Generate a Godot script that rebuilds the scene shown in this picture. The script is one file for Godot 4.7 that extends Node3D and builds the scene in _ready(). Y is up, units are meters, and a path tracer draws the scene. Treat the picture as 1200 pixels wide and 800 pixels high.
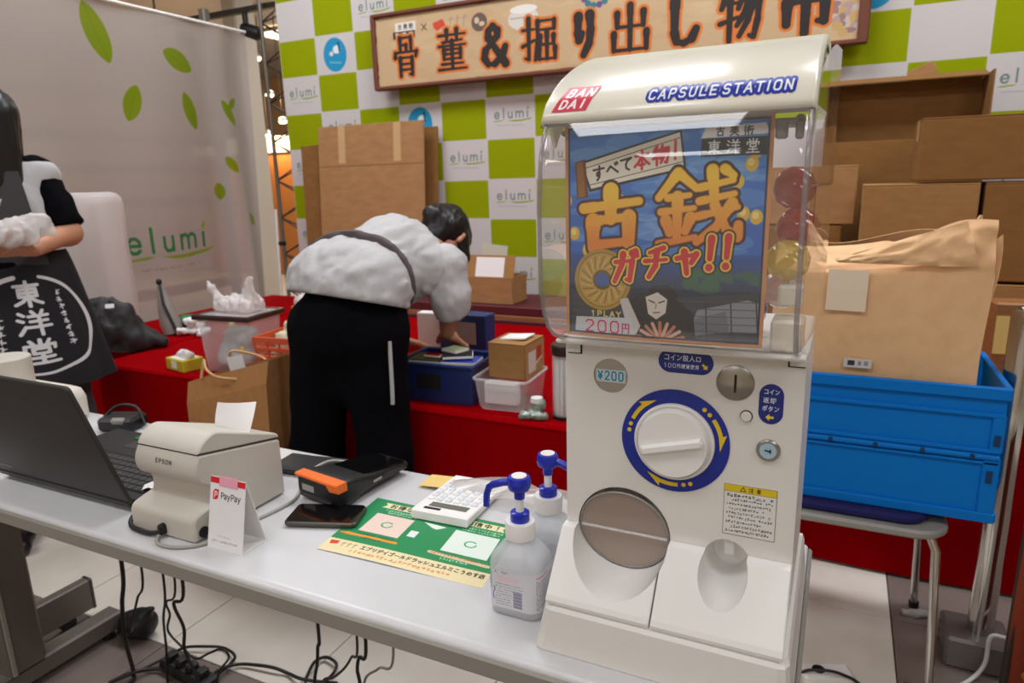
extends Node3D
# An event counter inside a shopping mall: a white folding table with a capsule toy machine, tills and flyers;
# behind it red-clothed display tables, two staff members and a printed booth. Units are metres, x runs along the table.

var M := {}
var taken := {}
var rng := RandomNumberGenerator.new()

# ---------------------------------------------------------------- node helpers
func numbered(called: String) -> String:
	if not taken.has(called):
		taken[called] = 0
		return called
	taken[called] += 1
	return "%s_%03d" % [called, taken[called]]

func tag(o: Node, label: String, category: String, group := "") -> void:
	o.set_meta("label", label)
	o.set_meta("category", category)
	if group != "":
		o.set_meta("group", group)

func thing(called: String, label: String, category: String, at := Vector3.ZERO, turn := 0.0, group := "") -> Node3D:
	var o := Node3D.new()
	o.name = numbered(called)
	add_child(o)
	o.position = at
	o.rotation.y = turn
	tag(o, label, category, group)
	return o

func put(called: String, m: Mesh, mt, parent: Node3D = self, at := Vector3.ZERO) -> MeshInstance3D:
	var o := MeshInstance3D.new()
	o.name = numbered(called) if parent == self else called
	o.mesh = m
	if mt is Array:
		for i in mt.size():
			o.set_surface_override_material(i, mt[i])
	elif mt != null:
		o.material_override = mt
	parent.add_child(o, true)
	o.position = at
	return o

func obj(called: String, st: SurfaceTool, mt: Material, parent: Node3D = self, at := Vector3.ZERO) -> MeshInstance3D:
	return put(called, fin(st), mt, parent, at)

func fin(st: SurfaceTool) -> ArrayMesh:
	st.generate_normals()
	return st.commit()

func struct(o: Node3D, label := "", category := "") -> Node3D:
	o.set_meta("kind", "structure")
	if label != "":
		tag(o, label, category)
	return o

# ---------------------------------------------------------------- mesh helpers (corners run counter-clockwise seen from outside)
func mb() -> SurfaceTool:
	var st := SurfaceTool.new()
	st.begin(Mesh.PRIMITIVE_TRIANGLES)
	st.set_smooth_group(-1)
	return st

func tri(st: SurfaceTool, a: Vector3, b: Vector3, c: Vector3) -> void:
	if (b - a).cross(c - a).length_squared() < 1e-17:
		return
	st.add_vertex(a)
	st.add_vertex(c)
	st.add_vertex(b)

func quad(st: SurfaceTool, a: Vector3, b: Vector3, c: Vector3, d: Vector3) -> void:
	tri(st, a, b, c)
	tri(st, a, c, d)

func loft(st: SurfaceTool, rings: Array, cap0 := true, cap1 := true, smooth := true, closed := true) -> void:
	# rings run counter-clockwise seen from the end of the loft looking back
	st.set_smooth_group(1 if smooth else -1)
	var n: int = rings[0].size()
	for k in rings.size() - 1:
		var p: PackedVector3Array = rings[k]
		var q: PackedVector3Array = rings[k + 1]
		for i in (n if closed else n - 1):
			var j := (i + 1) % n
			quad(st, p[i], p[j], q[j], q[i])
	st.set_smooth_group(-1)
	if cap0:
		fan(st, rings[0], true)
	if cap1:
		fan(st, rings[rings.size() - 1], false)

func fan(st: SurfaceTool, r: PackedVector3Array, flip: bool) -> void:
	var c := Vector3.ZERO
	for v in r:
		c += v
	c /= r.size()
	for i in r.size():
		var j := (i + 1) % r.size()
		if flip:
			tri(st, c, r[j], r[i])
		else:
			tri(st, c, r[i], r[j])

func box(st: SurfaceTool, c: Vector3, s: Vector3, bev := 0.0, bs := Basis()) -> void:
	var h := s / 2.0
	var b := minf(bev, minf(h.x, minf(h.y, h.z)) * 0.95)
	var ys := [-h.y, -h.y + b, h.y - b, h.y] if b > 0.0 else [-h.y, h.y]
	var rings := []
	for k in ys.size():
		var e := 0.0 if (b <= 0.0 or k == 1 or k == 2) else b
		var r := PackedVector3Array()
		var x1 := h.x - e
		var z1 := h.z - e
		var x0 := h.x - b
		var z0 := h.z - b
		for p in [[x1, z0], [x0, z1], [-x0, z1], [-x1, z0], [-x1, -z0], [-x0, -z1], [x0, -z1], [x1, -z0]]:
			r.append(c + bs * Vector3(p[0], ys[k], p[1]))
		r.reverse()
		rings.append(r)
	loft(st, rings, true, true, false)

func frame_of(d: Vector3) -> Basis:
	var u := Vector3.UP if absf(d.y) < 0.9 else Vector3.RIGHT
	var x := u.cross(d).normalized()
	return Basis(x, d, x.cross(d).normalized())

func circle(c: Vector3, bs: Basis, r: float, n: int, rz := -1.0) -> PackedVector3Array:
	var out := PackedVector3Array()
	if rz < 0.0:
		rz = r
	for i in n:
		var a := TAU * i / n
		out.append(c + bs.x * (cos(a) * r) - bs.z * (sin(a) * rz))
	return out

func cyl(st: SurfaceTool, a: Vector3, b: Vector3, ra: float, rb := -1.0, n := 18, c0 := true, c1 := true) -> void:
	if rb < 0.0:
		rb = ra
	var d := (b - a).normalized()
	var bs := frame_of(d)
	loft(st, [circle(a, bs, ra, n), circle(b, bs, rb, n)], c0, c1)

func tube(st: SurfaceTool, pts: Array, r: float, n := 8, r_end := -1.0) -> void:
	var rings := []
	var bs := Basis()
	for i in pts.size():
		var d: Vector3 = (pts[mini(i + 1, pts.size() - 1)] - pts[maxi(i - 1, 0)]).normalized()
		if i == 0:
			bs = frame_of(d)
		else:
			var x := (bs.x - d * bs.x.dot(d)).normalized()
			bs = Basis(x, d, x.cross(d).normalized())
		var rr := r if r_end < 0.0 else lerpf(r, r_end, float(i) / (pts.size() - 1))
		rings.append(circle(pts[i], bs, rr, n))
	loft(st, rings)

func spline(pts: Array, steps := 6) -> Array:
	var out := []
	for i in pts.size() - 1:
		var p0: Vector3 = pts[maxi(i - 1, 0)]
		var p3: Vector3 = pts[mini(i + 2, pts.size() - 1)]
		for k in steps:
			out.append(pts[i].cubic_interpolate(pts[i + 1], p0, p3, float(k) / steps))
	out.append(pts[pts.size() - 1])
	return out

func lathe(st: SurfaceTool, prof: Array, n := 24, xf := Transform3D(), sharp := 0.6) -> void:
	# prof: [radius, height] pairs from bottom to top; edges sharper than «sharp» radians are kept
	for k in prof.size() - 1:
		var p0 := PackedVector3Array()
		var p1 := PackedVector3Array()
		for i in n:
			var a := TAU * i / n
			var d := Vector3(cos(a), 0, -sin(a))
			p0.append(xf * (d * prof[k][0] + Vector3(0, prof[k][1], 0)))
			p1.append(xf * (d * prof[k + 1][0] + Vector3(0, prof[k + 1][1], 0)))
		var group := 1
		if k > 0:
			var v0 := Vector2(prof[k][0] - prof[k - 1][0], prof[k][1] - prof[k - 1][1])
			var v1 := Vector2(prof[k + 1][0] - prof[k][0], prof[k + 1][1] - prof[k][1])
			if absf(v0.angle_to(v1)) > sharp:
				lathe_group += 1
		group = lathe_group
		st.set_smooth_group(group)
		for i in n:
			var j := (i + 1) % n
			quad(st, p0[i], p0[j], p1[j], p1[i])
	lathe_group += 1
	st.set_smooth_group(-1)
	var e := prof.size() - 1
	for end in [0, e]:
		if prof[end][0] > 0.00001:
			var r := PackedVector3Array()
			for i in n:
				var a := TAU * i / n
				r.append(xf * Vector3(cos(a) * prof[end][0], prof[end][1], -sin(a) * prof[end][0]))
			fan(st, r, end == 0)
var lathe_group := 5

func ball(st: SurfaceTool, c: Vector3, r: Vector3, n := 16, bs := Basis()) -> void:
	var prof := []
	var m := maxi(5, n / 2)
	for k in m + 1:
		var a := -PI / 2 + PI * k / m
		prof.append([cos(a), sin(a)])
	lathe(st, prof, n, Transform3D(bs * Basis.from_scale(r), c), 9.0)

func prism(st: SurfaceTool, poly: PackedVector2Array, h: float, xf := Transform3D(), bev := 0.0, soft := true) -> void:
	# poly lies in local xy, the prism runs from z = 0 to z = h
	var p := poly.duplicate()
	if Geometry2D.is_polygon_clockwise(p):
		p.reverse()
	var inner := p
	if bev > 0.0:
		var o := Geometry2D.offset_polygon(p, -bev, Geometry2D.JOIN_MITER)
		if o.size() == 1 and o[0].size() == p.size():
			inner = o[0]
			# line the inner ring up with the outer one
			var best := 0
			var bd := 1e9
			for i in inner.size():
				if inner[i].distance_to(p[0]) < bd:
					bd = inner[i].distance_to(p[0])
					best = i
			var rolled := PackedVector2Array()
			for i in inner.size():
				rolled.append(inner[(i + best) % inner.size()])
			if Geometry2D.is_polygon_clockwise(rolled):
				rolled.reverse()
			inner = rolled
		else:
			bev = 0.0
	var n := p.size()
	var at := func(v: Vector2, z: float) -> Vector3: return xf * Vector3(v.x, v.y, z)
	# neighbouring sides that turn gently share their shading
	var first := 0
	for i in n:
		if absf((p[i] - p[posmod(i - 1, n)]).angle_to(p[(i + 1) % n] - p[i])) > 0.45:
			first = i
			break
	lathe_group += 1
	for q in n:
		var i := (q + first) % n
		var j := (i + 1) % n
		if absf((p[i] - p[posmod(i - 1, n)]).angle_to(p[j] - p[i])) > 0.45:
			lathe_group += 1
		st.set_smooth_group(lathe_group if soft else -1)
		quad(st, at.call(p[i], bev), at.call(p[j], bev), at.call(p[j], h - bev), at.call(p[i], h - bev))
		st.set_smooth_group(-1)
		if bev > 0.0:
			quad(st, at.call(p[i], h - bev), at.call(p[j], h - bev), at.call(inner[j], h), at.call(inner[i], h))
			quad(st, at.call(inner[i], 0.0), at.call(inner[j], 0.0), at.call(p[j], bev), at.call(p[i], bev))
	var t := Geometry2D.triangulate_polygon(inner)
	for k in range(0, t.size(), 3):
		var a := inner[t[k]]
		var b := inner[t[k + 1]]
		var c := inner[t[k + 2]]
		if (b - a).cross(c - a) < 0:
			var s := b
			b = c
			c = s
		tri(st, at.call(a, h), at.call(b, h), at.call(c, h))
		tri(st, at.call(a, 0.0), at.call(c, 0.0), at.call(b, 0.0))

func rrect(w: float, h: float, r: float, seg := 5, c := Vector2.ZERO) -> PackedVector2Array:
	var out := PackedVector2Array()
	var k := [[w / 2 - r, h / 2 - r, 0.0], [-w / 2 + r, h / 2 - r, PI / 2], [-w / 2 + r, -h / 2 + r, PI], [w / 2 - r, -h / 2 + r, PI * 1.5]]
	for q in k:
		for i in seg + 1:
			var a: float = q[2] + PI / 2 * i / seg
			out.append(c + Vector2(q[0] + cos(a) * r, q[1] + sin(a) * r))
	return out

func disc2(r: float, n := 32, c := Vector2.ZERO, ry := -1.0) -> PackedVector2Array:
	var out := PackedVector2Array()
	for i in n:
		out.append(c + Vector2(cos(TAU * i / n) * r, sin(TAU * i / n) * (r if ry < 0.0 else ry)))
	return out

func sheet(nu: int, nv: int, f: Callable, thick := 0.0) -> ArrayMesh:
	# a curved sheet with uv 0..1 over its front; f(u, v) gives the point, v runs downwards
	var P := []
	for j in nv + 1:
		var row := []
		for i in nu + 1:
			row.append(f.call(float(i) / nu, float(j) / nv))
		P.append(row)
	var N := []
	for j in nv + 1:
		var row := []
		for i in nu + 1:
			var du: Vector3 = P[j][mini(i + 1, nu)] - P[j][maxi(i - 1, 0)]
			var dv: Vector3 = P[mini(j + 1, nv)][i] - P[maxi(j - 1, 0)][i]
			row.append(dv.cross(du).normalized())
		N.append(row)
	var out: ArrayMesh = null
	for side in (2 if thick > 0.0 else 1):
		var st := SurfaceTool.new()
		st.begin(Mesh.PRIMITIVE_TRIANGLES)
		for j in nv + 1:
			for i in nu + 1:
				st.set_uv(Vector2(float(i) / nu, float(j) / nv))
				st.set_normal(N[j][i] if side == 0 else -N[j][i])
				st.add_vertex(P[j][i] - N[j][i] * (thick if side == 1 else 0.0))
		for j in nv:
			for i in nu:
				var a := j * (nu + 1) + i
				var b := a + 1
				var c := a + nu + 1
				var d := c + 1
				var idx := [a, b, c, b, d, c] if side == 0 else [a, c, b, b, c, d]
				for q in idx:
					st.add_index(q)
		if side == 1:
			# the rim between the two faces
			var rim := []
			for i in nu + 1: rim.append([0, i])
			for j in range(1, nv + 1): rim.append([j, nu])
			for i in range(nu - 1, -1, -1): rim.append([nv, i])
			for j in range(nv - 1, 0, -1): rim.append([j, 0])
			var base := (nu + 1) * (nv + 1)
			for k in rim.size():
				var q = rim[k]
				var e = rim[(k + 1) % rim.size()]
				var p0: Vector3 = P[q[0]][q[1]]
				var p1: Vector3 = P[e[0]][e[1]]
				var n0: Vector3 = N[q[0]][q[1]]
				var n1: Vector3 = N[e[0]][e[1]]
				var outw := (p1 - p0).cross(n0).normalized()
				for w in [p0, p1, p1 - n1 * thick, p0 - n0 * thick]:
					st.set_uv(Vector2.ZERO)
					st.set_normal(-outw)
					st.add_vertex(w)
				for w in [0, 2, 1, 0, 3, 2]:
					st.add_index(base + w)
				base += 4
		out = st.commit(out)
	return out

func slab(w: float, h: float, t: float) -> ArrayMesh:
	# a flat printed board facing +z, centred, its back at z = -t; surface 0 is the print, surface 1 the rest
	return sheet(1, 1, func(u: float, v: float) -> Vector3: return Vector3((u - 0.5) * w, (0.5 - v) * h, 0.0), t)

var crease_axes := Vector3(1, 0.55, 1)
var crease_sharp := false

# ---------------------------------------------------------------- smooth bodies: tapered bones joined and meshed as surface nets
func nets(st: SurfaceTool, bones: Array, cell: float, blend := 0.03, planes := [], grow := 0.0, crease := 0.0, crease_scale := 9.0) -> void:
	# bones: [a, ra, b, rb] with an optional [flatness axis, factor] pair; planes: [normal, distance] keep normal.p < distance
	var lo := Vector3(1e9, 1e9, 1e9)
	var hi := -lo
	for b in bones:
		for k in [0, 2]:
			var r: float = b[k + 1] + grow + cell * 3 + blend
			lo = lo.min(b[k] - Vector3.ONE * r)
			hi = hi.max(b[k] + Vector3.ONE * r)
	var nx := int(ceil((hi.x - lo.x) / cell)) + 1
	var ny := int(ceil((hi.y - lo.y) / cell)) + 1
	var nz := int(ceil((hi.z - lo.z) / cell)) + 1
	var f := PackedFloat32Array()
	f.resize(nx * ny * nz)
	f.fill(1.0)
	for b in bones:
		var a: Vector3 = b[0]
		var e: Vector3 = b[2]
		var ra: float = b[1] + grow
		var rb: float = b[3] + grow
		var axis := e - a
		var L2 := maxf(axis.length_squared(), 1e-9)
		var m := maxf(ra, rb) + blend + cell * 2.5
		var i0 := ((a.min(e) - Vector3.ONE * m - lo) / cell).floor().max(Vector3.ZERO)
		var i1 := ((a.max(e) + Vector3.ONE * m - lo) / cell).ceil().min(Vector3(nx - 1, ny - 1, nz - 1))
		var flat: bool = b.size() > 4
		var fa: Vector3 = b[4] if flat else Vector3.ZERO
		var ff: float = b[5] - 1.0 if flat else 0.0
		for iz in range(int(i0.z), int(i1.z) + 1):
			for iy in range(int(i0.y), int(i1.y) + 1):
				var row := (iz * ny + iy) * nx
				for ix in range(int(i0.x), int(i1.x) + 1):
					var p := lo + Vector3(ix, iy, iz) * cell
					var t := clampf((p - a).dot(axis) / L2, 0.0, 1.0)
					var d := p - a - axis * t
					if flat:
						d += fa * (d.dot(fa) * ff)
					var v := d.length() - lerpf(ra, rb, t)
					var g := f[row + ix]
					if g > 0.9:
						f[row + ix] = minf(v, 0.89)
					else:
						var h := maxf(blend - absf(g - v), 0.0) / blend if blend > 0.0 else 0.0
						f[row + ix] = minf(g, v) - h * h * blend * 0.25
	if crease > 0.0 or planes.size() > 0:
		var noise := FastNoiseLite.new()
		noise.seed = 7
		noise.frequency = 1.0
		noise.fractal_octaves = 2
		for iz in nz:
			for iy in ny:
				for ix in nx:
					var k := (iz * ny + iy) * nx + ix
					if absf(f[k]) > 0.12 and f[k] > 0.0:
						continue
					var p := lo + Vector3(ix, iy, iz) * cell
					if crease > 0.0:
						var q3 := p * crease_axes * crease_scale
						f[k] += crease * (noise.get_noise_3dv(q3) if not crease_sharp else 0.9 - 2.2 * absf(noise.get_noise_3dv(q3)))
					for q in planes:
						f[k] = maxf(f[k], p.dot(q[0]) - q[1])
	var at := {}
	var pts := PackedVector3Array()
	var sx := 1
	var sy := nx
	var sz := nx * ny
	var offs := [0, sx, sy, sx + sy, sz, sx + sz, sy + sz, sx + sy + sz]
	var co := [Vector3(0, 0, 0), Vector3(1, 0, 0), Vector3(0, 1, 0), Vector3(1, 1, 0), Vector3(0, 0, 1), Vector3(1, 0, 1), Vector3(0, 1, 1), Vector3(1, 1, 1)]
	var edges := [[0, 1], [2, 3], [4, 5], [6, 7], [0, 2], [1, 3], [4, 6], [5, 7], [0, 4], [1, 5], [2, 6], [3, 7]]
	for iz in nz - 1:
		for iy in ny - 1:
			for ix in nx - 1:
				var k := (iz * ny + iy) * nx + ix
				if f[k] > 0.3:
					continue
				var mask := 0
				for c in 8:
					if f[k + offs[c]] < 0.0:
						mask |= 1 << c
				if mask == 0 or mask == 255:
					continue
				var s := Vector3.ZERO
				var cnt := 0
				for e in edges:
					var va := f[k + offs[e[0]]]
					var vb := f[k + offs[e[1]]]
					if (va < 0.0) != (vb < 0.0):
						s += co[e[0]].lerp(co[e[1]], va / (va - vb))
						cnt += 1
				at[k] = pts.size()
				pts.append(lo + (Vector3(ix, iy, iz) + s / cnt) * cell)
	st.set_smooth_group(2)
	for k in at:
		var ix: int = k % nx
		var iy: int = (k / nx) % ny
		var iz: int = k / sz
		var d := [sx, sy, sz]
		for ax in 3:
			var inside := f[k] < 0.0
			if inside == (f[k + d[ax]] < 0.0):
				continue
			var u: int = d[(ax + 1) % 3]
			var v: int = d[(ax + 2) % 3]
			var A: int = k - u - v
			var B: int = k - v
			var C: int = k
			var D: int = k - u
			if not (at.has(A) and at.has(B) and at.has(D)):
				continue
			if inside:
				quad(st, pts[at[A]], pts[at[B]], pts[at[C]], pts[at[D]])
			else:
				quad(st, pts[at[A]], pts[at[D]], pts[at[C]], pts[at[B]])
	st.set_smooth_group(-1)

# ---------------------------------------------------------------- lettering: pen strokes on a 10 x 10 field, drawn into pictures
const PEN := {
	"骨": [[3,.4,3,3.8],[3,.4,7,.4,7,3.8],[3,2.2,5.2,2.2,5.2,3.8],[1,5.2,1,4,9,4,8.7,5.2],[2.8,5.4,2.8,10],[2.8,5.4,7.2,5.4,7.2,9.8,6.2,9.6],[2.8,7,7.2,7],[2.8,8.4,7.2,8.4]],
	"董": [[1,1.2,9,1.2],[3.5,0,3.5,2.2],[6.5,0,6.5,2.2],[2.2,2.9,8,2.6],[1,3.8,9,3.8],[2.5,4.7,2.5,7,7.5,7],[2.5,4.7,7.5,4.7,7.5,7],[2.5,5.8,7.5,5.8],[5,2.7,5,9.4],[1.8,8.2,8.2,8.2],[.8,9.5,9.2,9.5]],
	"&": [[8.5,9.5,3,3.2,3,1.6,4.5,.5,6,1.6,6,2.8,2,6,1.5,7.8,2.8,9.4,5,9.4,7.5,7.5,8.5,5.5]],
	"掘": [[.3,2.5,3.6,2.5],[2,0,2,9.3,1,9],[.3,6.2,3.6,5],[4.5,.8,9,.8,9,2.8,4.5,2.8],[4.5,.8,4.5,5,3.8,9.5],[7,3.4,7,9.5],[5.2,4.2,5.2,6.2,8.8,6.2],[8.8,4.2,8.8,6.2],[4.9,7,4.9,9.5,9.2,9.5],[9.2,7,9.2,9.5]],
	"り": [[3,1,2.8,4.5,3.2,6.2,4.2,4.8],[7,.8,7.3,4,6.8,7,4.8,9.6]],
	"出": [[5,0,5,9.5],[1.8,1.5,1.8,4.5,8.2,4.5],[8.2,1.5,8.2,4.5],[1,5.8,1,9.5,9,9.5],[9,5.8,9,9.5]],
	"し": [[3,.5,3,7,3.6,9,5.5,9.4,7.5,8.6,8.6,6.6]],
	"物": [[1.5,1,.6,3.4],[1,2.5,4.2,2.5],[2.6,0,2.6,10],[.3,6.4,4.4,5.4],[5.8,.3,4.6,3.6],[5.3,2,9.4,2,9.2,6,8.4,9.6,7.4,9.2],[7,2.2,5.8,5,4.4,7],[8.3,2.2,7,6,5,9.2]],
	"市": [[5,0,5,1.6],[.6,1.8,9.4,1.8],[2,3.8,2,8],[2,3.8,8,3.8,8,8,7,7.8],[5,1.8,5,10]],
	"古": [[1,2.6,9,2.6],[5,.2,5,5],[2.4,5,2.4,9.6],[2.4,5,7.6,5,7.6,9.6],[2.4,9.2,7.6,9.2]],
	"銭": [[2.6,0,.3,3],[2.6,0,4.8,2.4],[1.4,3.2,4,3.2],[.6,5,4.6,5],[2.6,3.2,2.6,9],[1.2,6.2,1.7,8],[4.2,6.2,3.6,8],[.4,9.4,4.8,9],[5.2,2.4,9,2],[5.2,4.2,9.2,3.8],[5,6.2,9.6,5.6],[6.6,.3,7,5,8.4,8.4,9.7,9.6,9.8,8],[9,5,7.2,8,5,9.7],[8,.4,9,1.4]],
	"東": [[1,1.6,9,1.6],[2.2,3,2.2,6,7.8,6],[2.2,3,7.8,3,7.8,6],[2.2,4.5,7.8,4.5],[5,0,5,10],[4.8,6,3,8,.8,9.2],[5.2,6,7,8,9.2,9.2]],
	"洋": [[1,.8,2.2,1.8],[.5,3.4,1.8,4.2],[.6,9.4,2.4,6.4],[4.6,.2,5.4,1.6],[8,.2,7.2,1.6],[3.6,2.2,9.4,2.2],[3.9,4.3,9,4.3],[3.2,6.6,9.8,6.6],[6.5,2.2,6.5,10]],
	"堂": [[5,0,5,2],[2.4,.4,3.2,1.8],[7.6,.4,6.8,1.8],[1,4,1,2.4,9,2.4,8.8,4],[3,3.6,7,3.6,7,5.6,3,5.6,3,3.6],[2,7.4,8,7.4],[5,5.6,5,9.5],[.6,9.6,9.4,9.6]],
	"美": [[3.4,0,4.2,1.4],[6.6,0,5.8,1.4],[1.4,1.8,8.6,1.8],[2,3.2,8,3.2],[1,4.7,9,4.7],[5,1.8,5,4.7],[.8,6.4,9.2,6.4],[5,4.9,4.6,7,3,8.8,.8,9.8],[5.2,6.6,7,8.8,9.4,9.8]],
	"術": [[2.4,0,.6,2.4],[2.6,2.6,.4,5.4],[1.7,4.4,1.7,10],[3.2,3,6.6,3],[4.8,.4,4.8,10],[4.6,3.4,3.2,6.4],[5,3.6,6.4,5.6],[5.8,.8,6.4,1.8],[7.2,1.6,9.4,1.6],[7,4.2,9.8,4.2],[8.5,4.2,8.5,9.6,7.6,9.2]],
	"本": [[1,2.6,9,2.6],[5,0,5,10],[4.8,2.8,3,6,.6,8],[5.2,2.8,7,6,9.4,8],[3.4,7.6,6.6,7.6]],
	"す": [[.8,2.2,9.2,2.2],[5.6,.2,5.8,5.6,5,7,3.8,6.4,3.8,4.8,5,4.2,5.9,5.4,5.7,7.8,4,9.8]],
	"べ": [[.8,6,3.4,3,9.4,8],[6.8,1.6,7.6,2.8],[8.2,1,9,2.2]],
	"て": [[1,1.8,9,1.4,6,3,5,5.4,5.4,7.8,7.6,9.2]],
	"ガ": [[1,3,8,3,7.4,9.4,6,9],[4,.6,3.8,4,1.2,9.4],[7.6,.4,8.4,1.8],[9,0,9.8,1.4]],
	"チ": [[7.8,.6,2.4,1.8],[.8,4.4,9.2,4.4],[5.2,1.4,5.2,6,2.8,9.6]],
	"ャ": [[1.4,4.6,8.6,3.6,7,6.4],[4,2.6,5.6,9.8]],
	"!": [[5,.4,5,6.4],[5,9,5,9.4]],
	"コ": [[1.4,1.6,8.4,1.6,8.4,9],[1.2,8.4,8.6,8.4]],
	"イ": [[8.4,.6,5.4,3.8,1,6],[5.4,3.6,5.4,9.8]],
	"ン": [[1.4,1.4,3.8,3],[1.4,9,5.6,7.4,9,2.6]],
	"投": [[.3,2.5,3.6,2.5],[2,0,2,9.3,1,9],[.3,6.2,3.6,5],[5.4,1,5.2,3.2,4.2,4.6],[5.4,1,8,1,8,3.4,9.6,3.8],[4.6,5.4,8.4,5.4,6.6,8,4,9.8],[5,6.4,7,8.4,9.6,9.8]],
	"入": [[4,.6,5.4,1.6,4,5.6,.8,9.4],[5,3.2,6.6,6.8,9.4,9.4]],
	"口": [[1.6,2,1.6,9],[1.6,2,8.4,2,8.4,9],[1.6,8.4,8.4,8.4]],
	"円": [[1.6,1,1.6,9.6],[1.6,1,8.4,1,8.4,9.4,7.4,9.2],[5,1,5,5],[1.6,5,8.4,5]],
	"硬": [[.4,1.2,4,1.2],[2,1.4,.4,5.4],[1.2,4.6,1.2,8.6,3.6,8.6,3.6,4.6,1.2,4.6],[4.6,1,9.6,1],[5.2,2.4,5.2,6,9.2,6,9.2,2.4,5.2,2.4],[5.2,4.2,9.2,4.2],[7.2,1,7,6.4,5.8,8.4,4,9.8],[5,6.8,9.6,9.8]],
	"貨": [[2.4,0,.6,2.4],[1.6,1.6,1.6,4],[6,.2,6,3.4,9,3.4,9,2.4],[8.6,.8,4.4,2.4],[2.4,4.6,2.4,8.2,7.8,8.2,7.8,4.6,2.4,4.6],[2.4,5.8,7.8,5.8],[2.4,7,7.8,7],[3.6,8.4,1.4,10],[6.4,8.4,8.8,10]],
	"使": [[2.4,0,.4,4],[1.6,2.6,1.6,10],[3.4,1.4,9.6,1.4],[4.2,2.8,4.2,5,9,5,9,2.8,4.2,2.8],[6.6,.2,6.4,5.6,5,8,2.8,9.8],[4.2,6,6.4,8.6,9.6,9.8]],
	"用": [[2,.8,2,6,.8,9.6],[2,.8,8.4,.8,8.4,9.4],[2,3.6,8.4,3.6],[2,6.2,8.4,6.2],[5.2,.8,5.2,9.6]],
	"返": [[.8,.8,2,2],[.4,4,2,4,1.8,6.6,.6,8],[.6,8.2,3,8.8,9.6,9.4],[4,1.4,9,1],[4.4,1.4,4.2,5,3.2,7.4],[4.4,3.6,8.4,3.6,7,6,5,7.6],[5.2,4.6,8.8,7.4]],
	"却": [[.6,2.4,5,2.4],[2.8,.2,2.8,4.6],[.2,4.6,5.4,4.6],[2.6,4.8,1,8.6,4.8,8.2],[3.8,6.6,5.2,9.2],[6.2,1.2,9.2,1.2,9.2,6.6,8.4,6.4],[6.2,1.2,6.2,10]],
	"ボ": [[1,3,8.6,3],[4.8,.6,4.8,9.6,3.8,9],[2.4,4.6,1,7.4],[7,4.6,8.6,7.4],[7.8,.2,8.4,1.4],[9.2,0,9.8,1.2]],
	"タ": [[4.2,.4,3,3.2,1,5.4],[3.6,2,8.6,2,7.2,6,3,9.8],[3.2,4,6.8,6.4]],
	"注": [[1,.8,2,1.8],[.4,3.4,1.6,4.2],[.6,9.4,2.2,6.4],[6,.2,7,1.6],[3.6,2.6,9.4,2.6],[4,5.8,9,5.8],[3,9.4,9.8,9.4],[6.5,2.6,6.5,9.4]],
	"意": [[5,0,5,1.2],[1.4,1.4,8.6,1.4],[3.2,2,3.8,3],[6.8,2,6.2,3],[.6,3.4,9.4,3.4],[2.6,4.2,2.6,7,7.4,7,7.4,4.2,2.6,4.2],[2.6,5.6,7.4,5.6],[1.6,7.8,.8,9.4],[3.4,7.8,3.4,9.6,6.6,9.6,6.8,8.6],[5,7.6,5.8,8.6],[8.2,7.8,9.2,9.2]],
	"エ": [[1.6,1.6,8.4,1.6],[5,1.6,5,8.6],[.8,8.6,9.2,8.6]],
	"ブ": [[1,1.8,8,1.8,6.6,6,2.8,9.6],[7.8,.2,8.4,1.2],[9.2,0,9.8,1]],
	"リ": [[2.6,1,2.6,6],[7.4,.8,7.4,5.6,5,9.6]],
	"デ": [[2,1.4,7,1.4],[.8,4.2,9,4.2],[5,4.2,4.6,7,2.6,9.6],[8,.2,8.6,1.4],[9.2,0,9.8,1.2]],
	"ゴ": [[1.4,2.2,7.4,2.2,7.4,9],[1.2,8.4,7.6,8.4],[7.6,.2,8.2,1.4],[9.2,0,9.8,1.2]],
	"ー": [[.8,5,9.2,5]],
	"ル": [[3,1.4,2.8,6,.8,9.4],[6,1,6,8.8,9.4,6]],
	"ド": [[3,.6,3,9.8],[3,3.8,7.6,6],[6.6,1,7.2,2.2],[8.2,.6,8.8,1.8]],
	"ラ": [[2,1,8,1],[1,3.6,8.8,3.6,7.2,7.2,3,9.8]],
	"ッ": [[1.6,4,2.4,6],[4.4,3.6,5.2,5.6],[8.4,3.8,7,7.4,3.6,9.6]],
	"シ": [[1.6,1.2,3.8,2.6],[.8,4.2,3,5.4],[1.4,9.2,5.6,7.4,9.2,3]],
	"ュ": [[2.4,4,7,4,6.6,8.6],[.8,8.8,9.2,8.8]],
	"ミ": [[2,.8,8,2.4],[2,4,7.6,5.4],[1.4,7.4,8.4,9.4]],
	"こ": [[2.4,2,7.4,1.8],[2,6.6,2.4,8.4,5,8.8,8.4,8.2]],
	"う": [[3.4,.6,6.4,1.6],[2,4,6.4,3.2,7.4,5,6.6,8,4,9.8]],
	"の": [[5.2,2,4.4,6,2.6,8.4,1.2,6.6,2.2,3.4,5,1.8,8,3,8.8,5.8,7.6,8.2,5.4,9.2]],
	"店": [[5,0,5,1.2],[1.2,1.4,9,1.4],[1.6,1.4,1.4,6,.4,9.6],[5,2.2,5,5.6],[5,3.6,8.6,3.6],[3.2,5.8,3.2,9.6,8.2,9.6,8.2,5.8,3.2,5.8]],
	"中": [[1.6,2.4,1.6,6.4,8.4,6.4,8.4,2.4,1.6,2.4],[5,0,5,10]],
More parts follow.
